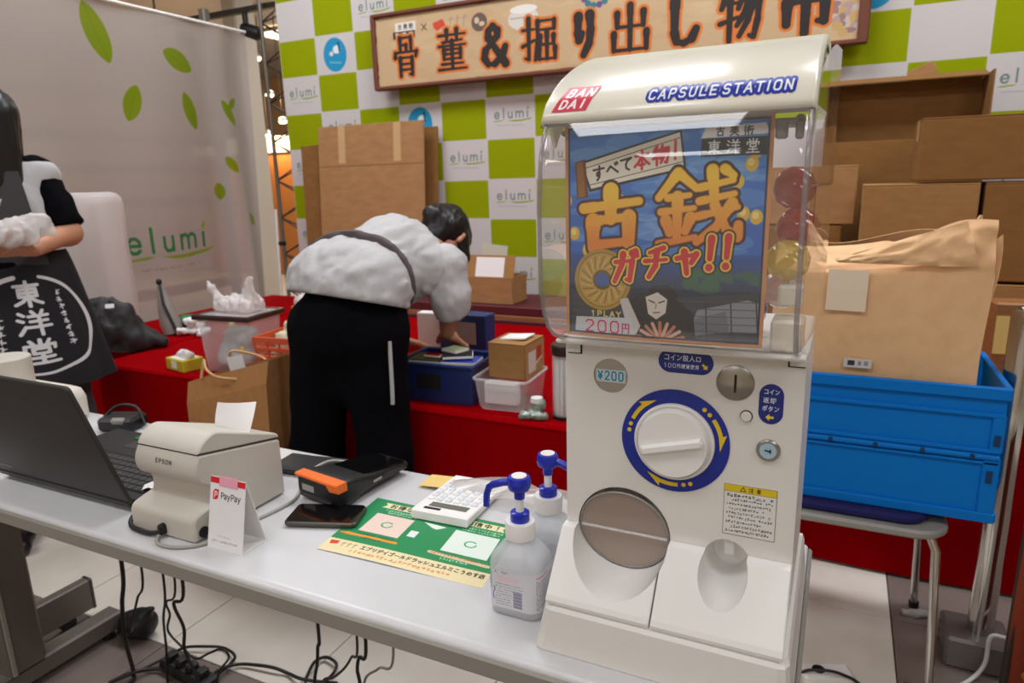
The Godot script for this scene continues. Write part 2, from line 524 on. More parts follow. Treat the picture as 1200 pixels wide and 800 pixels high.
	"信": [[2.4,0,.4,4],[1.6,2.6,1.6,10],[5.6,.4,6.6,1.2],[3.6,2,9.6,2],[4.4,3.6,8.8,3.6],[4.4,5.2,8.8,5.2],[4.6,6.8,4.6,9.6,8.8,9.6,8.8,6.8,4.6,6.8]],
	"配": [[.6,.8,5,.8],[.8,2.6,.8,9.4,4.8,9.4,4.8,2.6,.8,2.6],[2,.8,2,5],[3.4,.8,3.4,5],[.8,7.2,4.8,7.2],[5.8,1.4,9,1.4,9,4.8,6,4.8],[6,4.8,6,9,9.6,9,9.6,7.4]],
	"お": [[1,3,5.4,2.8],[3,.6,3,8.8,1.2,8,1.6,6.4,5,5,8,5.8,8.2,8,6,9.4],[7,1.6,9,3.4]],
	"得": [[2.4,0,.6,2.2],[2.6,2.6,.4,5.2],[1.7,4.2,1.7,10],[4.6,.6,4.6,4,8.8,4,8.8,.6,4.6,.6],[4.6,2.3,8.8,2.3],[4,5.2,9.4,5.2],[3.4,7,9.8,7],[7.6,5.4,7.6,9.6,6.6,9.2],[4.8,8,5.6,9]],
	"な": [[.8,2.2,5,2],[3,.4,2.6,4,.8,6.6],[7,1.4,9,2.8],[6.6,3.6,6.6,8,5,9.4,3.4,8.4,4.6,7,7,7.6,9.2,9.2]],
	"e": [[1.4,6,8.6,6,8.2,4,6.4,2.6,4,2.6,1.8,4.2,1.3,6,1.9,8.2,4,9.6,6.4,9.5,8.2,8.4]],
	"l": [[5,-2,5,9.6]],
	"u": [[1.8,2.8,1.8,7.4,2.8,9.2,4.8,9.7,6.8,9,8,7.2],[8,2.8,8,9.6]],
	"m": [[.4,2.8,.4,9.6],[.4,4.4,1.8,2.9,3.6,2.8,4.8,4.2,4.8,9.6],[4.8,4.4,6.2,2.9,8,2.8,9.4,4.2,9.4,9.6]],
	"i": [[5,2.8,5,9.6]],
	"a": [[2,3.6,4,2.7,6.6,3,7.8,4.6,7.8,9.6],[7.8,5.8,4,5.9,1.9,7.2,1.9,8.8,3.6,9.7,6,9.2,7.8,7.8]],
	"y": [[1.4,2.8,5,9.4],[8.6,2.8,5,9.4,3.8,11.8,2,12.2]],
	"A": [[.8,9.6,5,.4,9.2,9.6],[2.4,6.6,7.6,6.6]],
	"B": [[1.6,.4,1.6,9.6],[1.6,.4,6.6,.4,8,1.6,8,3.6,6.6,4.8,1.6,4.8],[6.6,4.8,8.6,6,8.6,8.4,7,9.6,1.6,9.6]],
	"C": [[8.8,2,7,.5,3.4,.5,1.4,2.2,1.4,7.8,3.4,9.5,7,9.5,8.8,8]],
	"D": [[1.6,.4,1.6,9.6],[1.6,.4,5.6,.4,8.6,2.6,8.6,7.4,5.6,9.6,1.6,9.6]],
	"E": [[8.4,.5,1.6,.5,1.6,9.5,8.4,9.5],[1.6,4.9,7.4,4.9]],
	"I": [[5,.4,5,9.6]],
	"L": [[1.8,.4,1.8,9.5,8.6,9.5]],
	"N": [[1.4,9.6,1.4,.4,8.6,9.6,8.6,.4]],
	"O": [[3,.5,7,.5,8.8,2.4,8.8,7.6,7,9.5,3,9.5,1.2,7.6,1.2,2.4,3,.5]],
	"P": [[1.6,9.6,1.6,.5,6.6,.5,8.4,1.8,8.4,4.2,6.6,5.4,1.6,5.4]],
	"S": [[8.4,1.8,6.8,.5,3,.5,1.5,2,1.5,3.6,3,4.8,7,5.2,8.5,6.4,8.5,8,7,9.5,3,9.5,1.4,8.2]],
	"T": [[.8,.5,9.2,.5],[5,.5,5,9.6]],
	"U": [[1.5,.4,1.5,7.6,3.2,9.5,6.8,9.5,8.5,7.6,8.5,.4]],
	"Y": [[1,.4,5,4.8,9,.4],[5,4.8,5,9.6]],
	"0": [[3,.5,7,.5,8.4,2.2,8.4,7.8,7,9.5,3,9.5,1.6,7.8,1.6,2.2,3,.5]],
	"1": [[3,2.2,5.4,.5,5.4,9.6]],
	"2": [[1.6,2,3.2,.5,6.8,.5,8.3,2,8.3,3.8,1.6,9.4,8.6,9.4]],
	"¥": [[1,.4,5,5,9,.4],[5,5,5,9.6],[2,5.2,8,5.2],[2,7.2,8,7.2]],
	"×": [[2,2,8,8],[8,2,2,8]],
}

func line(im: Image, x0: float, y0: float, x1: float, y1: float, w: float, c: Color) -> void:
	var r := w / 2.0
	var a := Vector2(x0, y0)
	var d := Vector2(x1 - x0, y1 - y0)
	var L := maxf(d.length_squared(), 1e-6)
	for y in range(maxi(0, int(minf(y0, y1) - r - 1)), mini(im.get_height() - 1, int(maxf(y0, y1) + r + 1)) + 1):
		for x in range(maxi(0, int(minf(x0, x1) - r - 1)), mini(im.get_width() - 1, int(maxf(x0, x1) + r + 1)) + 1):
			var p := Vector2(x + 0.5, y + 0.5) - a
			var k := clampf(r + 0.5 - (p - d * clampf(p.dot(d) / L, 0.0, 1.0)).length(), 0.0, 1.0)
			if k > 0.0:
				ink(im, x, y, c, k)

func ink(im: Image, x: int, y: int, c: Color, k: float) -> void:
	k *= c.a
	if k >= 0.995:
		im.set_pixel(x, y, c)
		return
	var o := im.get_pixel(x, y)
	var al := o.a + (1.0 - o.a) * k
	var m := k / al if al > 0.0 else 1.0
	im.set_pixel(x, y, Color(lerpf(o.r, c.r, m), lerpf(o.g, c.g, m), lerpf(o.b, c.b, m), al))

func path(im: Image, pts: Array, w: float, c: Color) -> void:
	for i in range(0, pts.size() - 3, 2):
		line(im, pts[i], pts[i + 1], pts[i + 2], pts[i + 3], w, c)

func glyph(im: Image, ch: String, x: float, y: float, w: float, h: float, lw: float, c: Color, slant := 0.0, rise := 0.0, brush := false, c2 := Color(0, 0, 0, 0), extra := 0.0) -> void:
	# rise tilts the writing upwards to the right
	if not PEN.has(ch):
		return
	for s in PEN[ch]:
		for i in range(0, s.size() - 3, 2):
			var ax: float = x + s[i] * w / 10.0 - s[i + 1] * slant * h / 10.0
			var ay: float = y + s[i + 1] * h / 10.0 - s[i] * rise * w / 10.0
			var bx: float = x + s[i + 2] * w / 10.0 - s[i + 3] * slant * h / 10.0
			var by: float = y + s[i + 3] * h / 10.0 - s[i + 2] * rise * w / 10.0
			if not brush:
				line(im, ax, ay, bx, by, lw, c)
				continue
			# a loaded brush: thin level strokes, full upright ones, a blot where the stroke starts
			var steep := absf(by - ay) / maxf(Vector2(bx - ax, by - ay).length(), 0.001)
			var body := lw * (0.66 + 0.42 * steep)
			for q in 5:
				var t0 := q / 5.0
				var t1 := (q + 1) / 5.0
				var tone := c.lerp(c2, clampf((lerpf(ay, by, t0) - y) / h, 0.0, 1.0)) if c2.a > 0.0 else c
				var wid := body * (1.12 if q == 0 and i == 0 else (1.0 - 0.22 * t0))
				line(im, lerpf(ax, bx, t0), lerpf(ay, by, t0), lerpf(ax, bx, t1), lerpf(ay, by, t1), wid + extra, tone)

func write(im: Image, s: String, x: float, y: float, w: float, h: float, step: float, lw: float, c: Color, down := 0.0, slant := 0.0) -> void:
	for i in s.length():
		glyph(im, s[i], x + step * i, y + down * i, w, h, lw, c, slant)

func smallprint(im: Image, x: float, y: float, w: float, h: float, c: Color, r: RandomNumberGenerator) -> void:
	# a line of print too fine to read: short upright and level pen marks
	var px := x
	while px < x + w - h * 0.5:
		var g := h * r.randf_range(0.75, 0.95)
		if r.randf() < 0.94:
			for q in r.randi_range(1, 3):
				var ly := y + h * r.randf()
				line(im, px + g * 0.1, ly, px + g * r.randf_range(0.6, 0.95), ly, h * 0.17, c)
			for q in r.randi_range(1, 2):
				var lx := px + g * r.randf_range(0.15, 0.85)
				line(im, lx, y + h * r.randf() * 0.4, lx + g * r.randf_range(-0.25, 0.25), y + h * r.randf_range(0.6, 1.0), h * 0.17, c)
		px += h

func oval(im: Image, cx: float, cy: float, rx: float, ry: float, c: Color) -> void:
	for y in range(maxi(0, int(cy - ry - 1)), mini(im.get_height() - 1, int(cy + ry + 1)) + 1):
		for x in range(maxi(0, int(cx - rx - 1)), mini(im.get_width() - 1, int(cx + rx + 1)) + 1):
			var d := Vector2((x + 0.5 - cx) / rx, (y + 0.5 - cy) / ry).length()
			var k := clampf((1.0 - d) * minf(rx, ry) + 0.5, 0.0, 1.0)
			if k > 0.0:
				ink(im, x, y, c, k)

func poly(im: Image, pts: Array, c: Color) -> void:
	var P := PackedVector2Array()
	var lo := Vector2(1e9, 1e9)
	var hi := -lo
	for i in range(0, pts.size(), 2):
		P.append(Vector2(pts[i], pts[i + 1]))
		lo = lo.min(P[-1])
		hi = hi.max(P[-1])
	for y in range(maxi(0, int(lo.y)), mini(im.get_height() - 1, int(hi.y)) + 1):
		var xs := []
		for i in P.size():
			var a := P[i]
			var b := P[(i + 1) % P.size()]
			if (a.y > y + 0.5) != (b.y > y + 0.5):
				xs.append(a.x + (y + 0.5 - a.y) / (b.y - a.y) * (b.x - a.x))
		xs.sort()
		for k in range(0, xs.size() - 1, 2):
			for x in range(maxi(0, int(xs[k])), mini(im.get_width() - 1, int(xs[k + 1])) + 1):
				var cov := clampf(minf(x + 1.0, xs[k + 1]) - maxf(x, xs[k]), 0.0, 1.0)
				ink(im, x, y, c, cov)

func paper(w: int, h: int, c: Color) -> Image:
	var im := Image.create(w, h, true, Image.FORMAT_RGBA8)
	im.fill(c)
	return im

func tex(im: Image) -> ImageTexture:
	im.generate_mipmaps()
	return ImageTexture.create_from_image(im)

func printed(im: Image, rough := 0.6, cut := false) -> StandardMaterial3D:
	var m := StandardMaterial3D.new()
	m.albedo_texture = tex(im)
	m.roughness = rough
	m.texture_repeat = false
	if cut:
		m.transparency = BaseMaterial3D.TRANSPARENCY_ALPHA_SCISSOR
		m.alpha_scissor_threshold = 0.5
	return m

func leaf_shape(im: Image, cx: float, cy: float, len: float, wid: float, ang: float, c: Color) -> void:
	var pts := []
	for i in 24:
		var t := i / 24.0 * TAU
		var q := Vector2(cos(t) * len / 2, signf(sin(t)) * pow(absf(sin(t)), 1.4) * wid / 2).rotated(ang)
		pts.append(cx + q.x)
		pts.append(cy + q.y)
	poly(im, pts, c)

func elumi(im: Image, x: float, y: float, s: float, ink_c: Color, lime: Color, lw: float) -> void:
	# the word with its leaf and the sweeping stroke below; s is the letter height
	var px := x
	for ch in ["e", "l", "u", "m", "i"]:
		var w: float = {"e": 0.8, "l": 0.36, "u": 0.8, "m": 1.05, "i": 0.36}[ch] * s
		glyph(im, ch, px, y, w, s, lw, ink_c)
		px += w + s * 0.34
	leaf_shape(im, px - s * 0.45, y - s * 0.1, s * 0.42, s * 0.2, -1.2, lime)
	var W := px - x
	poly(im, [x - s * .1, y + s * 1.28, x + W * .2, y + s * 1.16, x + W * .26, y + s * 1.2, x + W * .2, y + s * 1.3, x - s * .1, y + s * 1.36], lime)
	poly(im, [x + W * .34, y + s * 1.2, x + W * .6, y + s * 1.26, x + W * .85, y + s * 1.18, x + W * 1.05, y + s * 1.02, x + W * .95, y + s * 1.26, x + W * .7, y + s * 1.42, x + W * .5, y + s * 1.4], lime)

# ---------------------------------------------------------------- materials
func mat(key: String, c: Color, rough := 0.6, metal := 0.0, spec := 0.5) -> StandardMaterial3D:
	var m := StandardMaterial3D.new()
	m.albedo_color = c
	m.roughness = rough
	m.metallic = metal
	m.metallic_specular = spec
	M[key] = m
	return m

func grain(key: String, c1: Color, c2: Color, size: float, freq: float, rough := 0.8, stretch := Vector3.ONE, bump := 0.0) -> StandardMaterial3D:
	# a mottled material: two tones mixed by noise, laid on in metres
	var n := FastNoiseLite.new()
	n.seed = key.length() * 31 + 5
	n.frequency = freq
	n.fractal_octaves = 4
	var g := n.get_seamless_image(256, 256)
	var im := Image.create(256, 256, true, Image.FORMAT_RGB8)
	for y in 256:
		for x in 256:
			im.set_pixel(x, y, c1.lerp(c2, g.get_pixel(x, y).r))
	var m := mat(key, Color.WHITE, rough)
	m.albedo_texture = tex(im)
	m.uv1_triplanar = true
	m.uv1_scale = stretch / size
	if bump > 0.0:
		g.generate_mipmaps()
		m.heightmap_enabled = true
		m.heightmap_texture = ImageTexture.create_from_image(g)
		m.heightmap_scale = bump
	return m

func clear(key: String, c: Color, alpha: float, rough := 0.05) -> StandardMaterial3D:
	var m := mat(key, Color(c.r, c.g, c.b, alpha), rough)
	m.transparency = BaseMaterial3D.TRANSPARENCY_ALPHA
	return m

func hex(s: String) -> Color:
	return Color.html(s)

func make_materials() -> void:
	mat("machine_white", hex("e6e2dc"), 0.32)
	mat("machine_cover", hex("f1efeb"), 0.16)
	mat("roof_white", hex("ece6d6"), 0.22)
	clear("dome", Color(0.93, 0.92, 0.9), 0.06, 0.03)
	clear("refraction_tint", Color(0.62, 0.58, 0.6), 0.45, 0.1)  # grey tint imitating refraction along the window corners
	clear("smoke", Color(0.72, 0.64, 0.59), 0.7, 0.08)
	clear("clear_plastic", Color(0.92, 0.92, 0.92), 0.3, 0.2)
	clear("milky", Color(0.88, 0.89, 0.91), 0.6, 0.35)
	clear("film", Color(0.86, 0.82, 0.8), 0.4, 0.25)
	clear("wrap", Color(0.93, 0.9, 0.89), 0.58, 0.45)
	mat("tint_blue", hex("1f3aa6"), 0.25)
	mat("ring_blue", hex("152a93"), 0.35)
	mat("yellow", hex("ecc81c"), 0.45)
	mat("chrome", hex("c9c6c2"), 0.14, 1.0)
	mat("steel", hex("a9a49b"), 0.32, 1.0)
	mat("dark_steel", hex("57524e"), 0.4, 0.7)
	mat("black", hex("131214"), 0.45)
	mat("black_matte", hex("171518"), 0.8)
	mat("lid_black", hex("322f2e"), 0.5)
	mat("gloss_black", hex("0c0b0c"), 0.08)
	mat("grey_plastic", hex("8f8a84"), 0.45)
	grain("table_white", hex("d3d2d3"), hex("cdcccd"), 0.6, 0.02, 0.34)
	mat("table_edge", hex("948f86"), 0.45)
	mat("table_leg", hex("6e665d"), 0.45, 0.2)
	mat("printer", hex("cac3b8"), 0.5)
	mat("cream", hex("e0d7c8"), 0.5)
	mat("paper_white", hex("efecea"), 0.8)
	mat("orange", hex("f0701c"), 0.5)
	mat("pink", hex("f0a8bc"), 0.6)
	mat("lime_note", hex("c8d83a"), 0.7)
	mat("note_orange", hex("f09060"), 0.7)
	mat("note_blue", hex("3a98d0"), 0.7)
	mat("note_yellow", hex("e8c878"), 0.7)
	mat("pump_blue", hex("1c2eb0"), 0.25)
	grain("card", hex("b08455"), hex("a2764a"), 0.7, 0.02, 0.85, Vector3(1, 3, 1))
	grain("card_pale", hex("a87c48"), hex("9c703e"), 0.5, 0.02, 0.85, Vector3(1, 3, 1))
	grain("card_dark", hex("8e622e"), hex("825828"), 0.6, 0.02, 0.85, Vector3(1, 3, 1))
	mat("tape", hex("c9a575"), 0.35)
	grain("kraft", hex("f0c494"), hex("e6b886"), 0.4, 0.03, 0.7)
	grain("kraft_bag", hex("b98450"), hex("ac7846"), 0.3, 0.03, 0.8)
	grain("red_cloth", hex("9c0008"), hex("8c0006"), 0.25, 0.05, 0.95)
	M.red_cloth.metallic_specular = 0.12
	mat("crate_blue", hex("0478d2"), 0.42, 0.0, 0.3)
	mat("seat_blue", hex("16145a"), 0.8)
	mat("seat_grey", hex("9c9993"), 0.4)
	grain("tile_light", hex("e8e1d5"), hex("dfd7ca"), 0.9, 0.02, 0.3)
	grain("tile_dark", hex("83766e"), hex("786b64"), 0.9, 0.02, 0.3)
	mat("joint", hex("8a7d70"), 0.8)
	grain("cloth_white", hex("c3c1c2"), hex("bab8b9"), 0.2, 0.05, 0.85)
	grain("cloth_black", hex("0d0c11"), hex("09080c"), 0.3, 0.04, 0.95)
	M.cloth_black.metallic_specular = 0.2
	mat("cloth_grey", hex("3c3a3c"), 0.85)
	mat("sash", hex("5a5052"), 0.8)
	mat("sash_red", hex("5c1c28"), 0.8)
	var skin := mat("skin", hex("c48a6c"), 0.55)
	skin.subsurf_scatter_enabled = true
	skin.subsurf_scatter_strength = 0.12
	mat("hair", hex("120d0e"), 0.42)
	mat("lips", hex("a05a50"), 0.5)
	grain("bag_black", hex("2c2a2c"), hex("232123"), 0.25, 0.03, 0.6)
	mat("basket_orange", hex("d8603c"), 0.45)
	mat("case_blue", hex("17376e"), 0.45)
	mat("bin_blue", hex("1d2f66"), 0.4)
	mat("leaf_green", hex("1f7a40"), 0.5)
	mat("wood_frame", hex("6e3a26"), 0.5)
	grain("wood", hex("a06a3a"), hex("8a5830"), 0.6, 0.02, 0.5, Vector3(1, 6, 1))
	mat("wall_beige", hex("d8b48a"), 0.8)
	mat("wall_pale", hex("d8cbb8"), 0.8)
	mat("counter_orange", hex("cc8444"), 0.6)
	mat("ceiling_grey", hex("b8aea0"), 0.9)
	mat("truss", hex("8d857c"), 0.45, 0.6)
	mat("truss_dark", hex("4a4440"), 0.5, 0.6)
	mat("gold_cloth", hex("a8702c"), 0.7)
	mat("rust_cloth", hex("8a3418"), 0.75)
	mat("cable_black", hex("1a1716"), 0.5)
	mat("cable_grey", hex("a5a29c"), 0.5)
	mat("cable_white", hex("d6d2cc"), 0.5)
	mat("lens_lit", Color(1, 0.95, 0.85), 0.5)
	M.lens_lit.emission_enabled = true
	M.lens_lit.emission = Color(1, 0.93, 0.8)
	M.lens_lit.emission_energy_multiplier = 4.0

# ---------------------------------------------------------------- the scene
func _ready() -> void:
	rng.seed = 20
	var cam := Camera3D.new()
	cam.name = "camera"
	cam.position = Vector3(0, 1.30, 0)
	cam.rotation = Vector3(-0.2299, 0.45, -0.0272)
	cam.fov = 53.13
	cam.near = 0.02
	add_child(cam)
	var lens := CameraAttributesPhysical.new()
	lens.frustum_focus_distance = 0.95
	lens.frustum_focal_length = 24.0
	lens.exposure_aperture = 7.0
	cam.attributes = lens
	cam.current = true
	var we := WorldEnvironment.new()
	we.name = "environment"
	var env := Environment.new()
	env.background_mode = Environment.BG_COLOR
	env.background_color = Color(0.03, 0.028, 0.026)
	env.tonemap_mode = Environment.TONE_MAPPER_LINEAR
	env.tonemap_exposure = 0.74
	env.sdfgi_enabled = true
	env.ssao_enabled = true
	env.ssil_enabled = true
	we.environment = env
	add_child(we)
	make_materials()
	# the mall's ceiling lamps: rows of flat white panels
	ceiling_lamps([[-3.4, -5.2], [-5.2, -7.4], [-7.6, -8.6], [-2.9, -2.3], [-0.9, -2.3], [1.1, -2.3]], 1.35)  # the pair farthest back is added, unseen, to brighten the shop behind
	ceiling_lamps([[-3.4, 0.4], [-0.9, 0.4], [1.9, 0.4], [-3.4, 3.0], [-0.9, 3.0], [1.9, 3.0]], 0.9)
	build_room()
	build_booth()
	build_front_table()
	build_machine()
	build_counter_things()
	build_display_tables()
	build_display_things()
	build_storage_corner()
	build_people()
	build_floor_cables()

const LAMP_W := 1.2
const LAMP_D := 0.6
func ceiling_lamps(spots: Array, power: float) -> void:
	for s in spots:
		var t := thing("ceiling_lamp", "flat white ceiling lamp panel in a thin metal frame", "lamp", Vector3(s[0], 3.58, s[1]), 0.0, "ceiling lamp panels")
		var st := mb()
		for k in [-1, 1]:
			box(st, Vector3(0, 0, k * (LAMP_D / 2 + 0.02)), Vector3(LAMP_W + 0.08, 0.05, 0.04), 0.005)
			box(st, Vector3(k * (LAMP_W / 2 + 0.02), 0, 0), Vector3(0.04, 0.05, LAMP_D), 0.005)
		obj("frame", st, M.steel, t)
		st = mb()
		box(st, Vector3(0, -0.01, 0), Vector3(LAMP_W, 0.02, LAMP_D))
		obj("diffuser", st, M.lens_lit, t)
		var l := AreaLight3D.new()
		l.name = "panel_light"
		l.area_size = Vector2(LAMP_W, LAMP_D)
		l.light_energy = 3.4 * power
		l.light_color = Color(0.925, 0.953, 1.0)
		l.shadow_enabled = true
		l.area_range = 20.0
		l.area_attenuation = 2.0
		t.add_child(l)
		l.position = Vector3(0, -0.035, 0)
		l.rotation.x = -PI / 2

# ---------------------------------------------------------------- floor, walls, ceiling of the mall
const PITCH := 0.482
func build_room() -> void:
	var fl := Node3D.new()
	fl.name = "floor"
	struct(fl, "mall floor of large polished beige and dark brown tiles", "floor")
	add_child(fl)
	var st := mb()
	box(st, Vector3(-3.5, -0.06, -3.5), Vector3(19.2, 0.1, 17.2))
	obj("screed", st, M.joint, fl)
	var tile := mb()
	box(tile, Vector3.ZERO, Vector3(PITCH - 0.004, 0.012, PITCH - 0.004), 0.0012)
	var tm := fin(tile)
	for i in range(-8, 10):
		for j in range(-5, 5):
			var x := -2.19 + PITCH * (i + 0.5)
			var z := -1.13 - PITCH * (j + 0.5)
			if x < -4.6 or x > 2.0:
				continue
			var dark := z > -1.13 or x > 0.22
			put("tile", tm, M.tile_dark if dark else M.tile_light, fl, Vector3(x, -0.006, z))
	# beyond what can be told apart, the tiling goes on as one sheet
	st = mb()
	box(st, Vector3(-8.4, -0.006, -3.5), Vector3(7.6, 0.011, 17))
	box(st, Vector3(-1.4, -0.006, -7.9), Vector3(6.4, 0.011, 8.2))
	box(st, Vector3(-1.4, -0.006, 3.35), Vector3(6.4, 0.011, 3.0))
	box(st, Vector3(4.2, -0.006, -3.5), Vector3(4.2, 0.011, 17))
	var rest := obj("far_tiling", st, M.tile_light, fl)
	rest.set_meta("kind", "stuff")
	st = mb()
	box(st, Vector3(-3.5, 3.68, -3.5), Vector3(19.2, 0.1, 17.2))
	struct(obj("ceiling", st, M.ceiling_grey), "plain grey mall ceiling above the booth", "ceiling")
	for w in [["wall_back", Vector3(-3.5, 1.8, -12.1), Vector3(19.4, 3.7, 0.15), "wall_beige", "beige mall wall far behind the booth"], ["wall_front", Vector3(-3.5, 1.8, 5.1), Vector3(19.4, 3.7, 0.15), "wall_pale", "pale mall wall facing the booth"],
			["wall_left", Vector3(-13.1, 1.8, -3.5), Vector3(0.15, 3.7, 17.2), "wall_beige", "beige mall wall beside the shop counter"], ["wall_right", Vector3(6.1, 1.8, -3.5), Vector3(0.15, 3.7, 17.2), "wall_pale", "pale mall wall beside the storage corner"]]:
		st = mb()
		box(st, w[1], w[2])
		struct(obj(w[0], st, M[w[3]]), w[4], "wall")
	# the shop seen through the gap between banner and backdrop
	st = mb()
	box(st, Vector3(-6.2, 1.81, -6.1), Vector3(0.2, 3.62, 0.3), 0.02)
	struct(obj("trim_1", st, M.wall_pale), "pale square column behind the gap in the booth", "column")
	var c := thing("shop_counter", "orange wooden shop counter with a white band behind the gap", "counter", Vector3(-7.6, 0, -8.2))
	st = mb()
	box(st, Vector3(0, 0.9, 0), Vector3(3.4, 1.8, 0.5), 0.02)
	obj("body", st, M.counter_orange, c)
	st = mb()
	box(st, Vector3(0, 1.92, 0.03), Vector3(3.4, 0.24, 0.52), 0.01)
	obj("band", st, M.paper_white, c)
	for p in [[Vector3(-7.0, 2.95, -7.1), 0.075, "highest and largest"], [Vector3(-7.35, 2.58, -7.65), 0.06, "second highest"], [Vector3(-7.2, 2.22, -7.7), 0.06, "second lowest"], [Vector3(-7.55, 2.06, -7.75), 0.05, "lowest and smallest"]]:
		var t := thing("pendant_lamp", p[2] + " round warm pendant lamp hanging above the shop counter", "lamp", p[0], 0.0, "pendant lamps of the shop")
		st = mb()
		cyl(st, Vector3(0, 0.03, 0), Vector3(0, 3.63 - p[0].y, 0), 0.006)
		obj("rod", st, M.truss_dark, t)
		st = mb()
		lathe(st, [[p[1] * 1.05, 0.0], [p[1] * 1.1, 0.02], [p[1] * 0.5, 0.05], [0.0, 0.055]], 20)
		obj("lamp_shade", st, M.steel, t)
		st = mb()
		ball(st, Vector3(0, -0.012, 0), Vector3(p[1], p[1] * 0.5, p[1]), 14)
		obj("bulb", st, M.lens_lit, t)
		var l := OmniLight3D.new()
		l.name = "bulb_light"
		l.light_energy = 0.5
		l.light_size = p[1] * 0.5
		l.light_color = Color(1, 0.85, 0.65)
		l.omni_range = 12.0
		l.omni_attenuation = 2.0
		l.shadow_enabled = true
		t.add_child(l)
		l.position = Vector3(0, -0.1, 0)

# ---------------------------------------------------------------- printed backdrop, banner, truss, signboard
const PW := 0.2899
const PH := 0.2187
func build_booth() -> void:
	var green := hex("94a006")
	var pale := hex("cfc9c8")
	var cols := 17
	var rows := 11
	var cw := 112
	var ch := 84
	var im := paper(cols * cw, rows * ch, pale)
	for i in cols:
		for j in rows:
			# row 0 of the picture is one row above the first measured one
			var x := i * cw
			var y := j * ch
			var r := j - 1
			if posmod(i + r, 2) == 1:
				im.fill_rect(Rect2i(x + 1, y + 1, cw - 3, ch - 3), green)
			elif [i, r] in [[1, 1], [3, 3], [3, 5], [11, 1], [7, 1], [7, 5], [15, 3], [9, 7], [1, 7]]:
				oval(im, x + 54, y + 43, 33, 37, hex("2f96c4"))
				oval(im, x + 60, y + 32, 11, 9, hex("e4ebf0"))
				oval(im, x + 44, y + 40, 6, 5, hex("e6d2d8"))
				line(im, x + 66, y + 18, x + 68, y + 36, 5, hex("28586c"))
				line(im, x + 38, y + 58, x + 70, y + 62, 3, hex("7cc0dc"))
			elif not [i, r] in [[0, 0], [4, 6], [12, 2], [2, 2], [10, 4], [8, 6]]:
				elumi(im, x + 18, y + 26, 17, hex("6f8380"), hex("8aa022"), 2.6)
				line(im, x + 22, y + 56, x + 88, y + 58, 1.4, hex("a8adac"))
	var x0 := -3.277
	var W := PW * cols
	var top := 2.406 + PH
	var H := PH * rows
	var bd := thing("printed_backdrop", "tall backdrop printed with green and white squares and small logos", "backdrop", Vector3(x0, 0, -3.54))
	var m := printed(im, 0.75)
	m.metallic_specular = 0.2
	var fw := func(u: float, v: float) -> Vector3: return Vector3(u * W, top - v * H, 0.004 * sin(u * 31.0) * (0.3 + v) + 0.003 * sin(v * 9.0 + u * 14.0))
	put("print", sheet(68, 22, fw, 0.004), [m, M.paper_white], bd)
	# its aluminium truss, seen past the left edge
	var tr := thing("lattice_truss", "slim grey metal lattice truss holding the edge of the checked backdrop", "truss", Vector3(-3.66, 0, -3.80))
	truss_parts(tr, 3.6, 0.26, 0.014)
	# left banner sheet hung on a frame parallel to the depth of the booth
	var b := paper(1024, 832, hex("b3a9a2"))
	var ppm := 1024.0 / 2.3
	# print is laid out in metres from the top left corner (z = -1.2 ... -3.5, y = 2.26 ...)
	for L in [[-2.499, 2.098, 0.34, 0.13, 1.2], [-2.966, 2.017, 0.24, 0.11, 0.45], [-2.646, 1.775, 0.24, 0.1, -1.2], [-3.016, 1.745, 0.25, 0.09, 1.25], [-3.30, 1.77, 0.2, 0.06, 1.0], [-3.34, 1.83, 0.12, 0.05, -0.7], [-3.28, 1.455, 0.14, 0.06, 0.9], [-3.187, 1.289, 0.12, 0.07, 1.5], [-3.422, 1.106, 0.12, 0.06, 0.9]]:
		var px: float = (-1.2 - L[0]) * ppm
		var py: float = (2.26 - L[1]) * ppm
		leaf_shape(b, px, py, L[2] * ppm * 0.86, L[3] * ppm, L[4], hex("7d9414"))
		var d: Vector2 = Vector2(cos(L[4]), sin(L[4])) * L[2] * ppm * 0.4
		line(b, px - d.x, py - d.y, px + d.x, py + d.y, 1.6, hex("6a8410"))
	elumi(b, (-1.2 + 2.49) * ppm, (2.26 - 1.075) * ppm, 0.115 * ppm, hex("1d7a44"), hex("86a018"), 8.5)
	smallprint(b, (-1.2 + 2.56) * ppm, (2.26 - 0.875) * ppm, 0.42 * ppm, 7, hex("8c8680"), rng)
	var bm := printed(b, 0.9)
	bm.transparency = BaseMaterial3D.TRANSPARENCY_ALPHA
	bm.albedo_color = Color(1, 1, 1, 0.8)
	bm.metallic_specular = 0.15
	var fb := func(u: float, v: float) -> Vector3:
		var z := -1.2 - u * 2.3
		var fold := 0.018 * sin(u * 19.0 + v * 2.2) * (0.35 + 0.9 * v) + 0.05 * smoothstep(0.75, 1.0, u) * sin(u * 44.0 - v * 1.6) * (0.35 + v)
		return Vector3(fold, 2.262 - v * 1.87 - 0.012 * sin(u * 22.0) * (1.0 - v), z + 0.03 * v * u)
	var bn := thing("leaf_banner", "large translucent greyish banner with green leaves and a green word", "banner", Vector3(-3.52, 0, 0))
	put("sheet", sheet(72, 30, fb), bm, bn)
	var st := mb()
	tube(st, [Vector3(0.005, 2.268, -1.2), Vector3(0.005, 2.268, -3.5)], 0.009)
	obj("hem_rod", st, M.paper_white, bn)
	# the frame behind it: level rails and a lattice that show through the cloth
	var fr := thing("lattice_stand", "brown wooden rails and lattice standing behind the leaf banner", "stand", Vector3(-3.70, 0, 0))
	for y in [1.83, 1.60, 1.43, 1.24, 0.7]:
		st = mb()
		box(st, Vector3(0, y, -2.25), Vector3(0.05, 0.06, 2.3), 0.006)
		obj("rail", st, M.wood, fr)
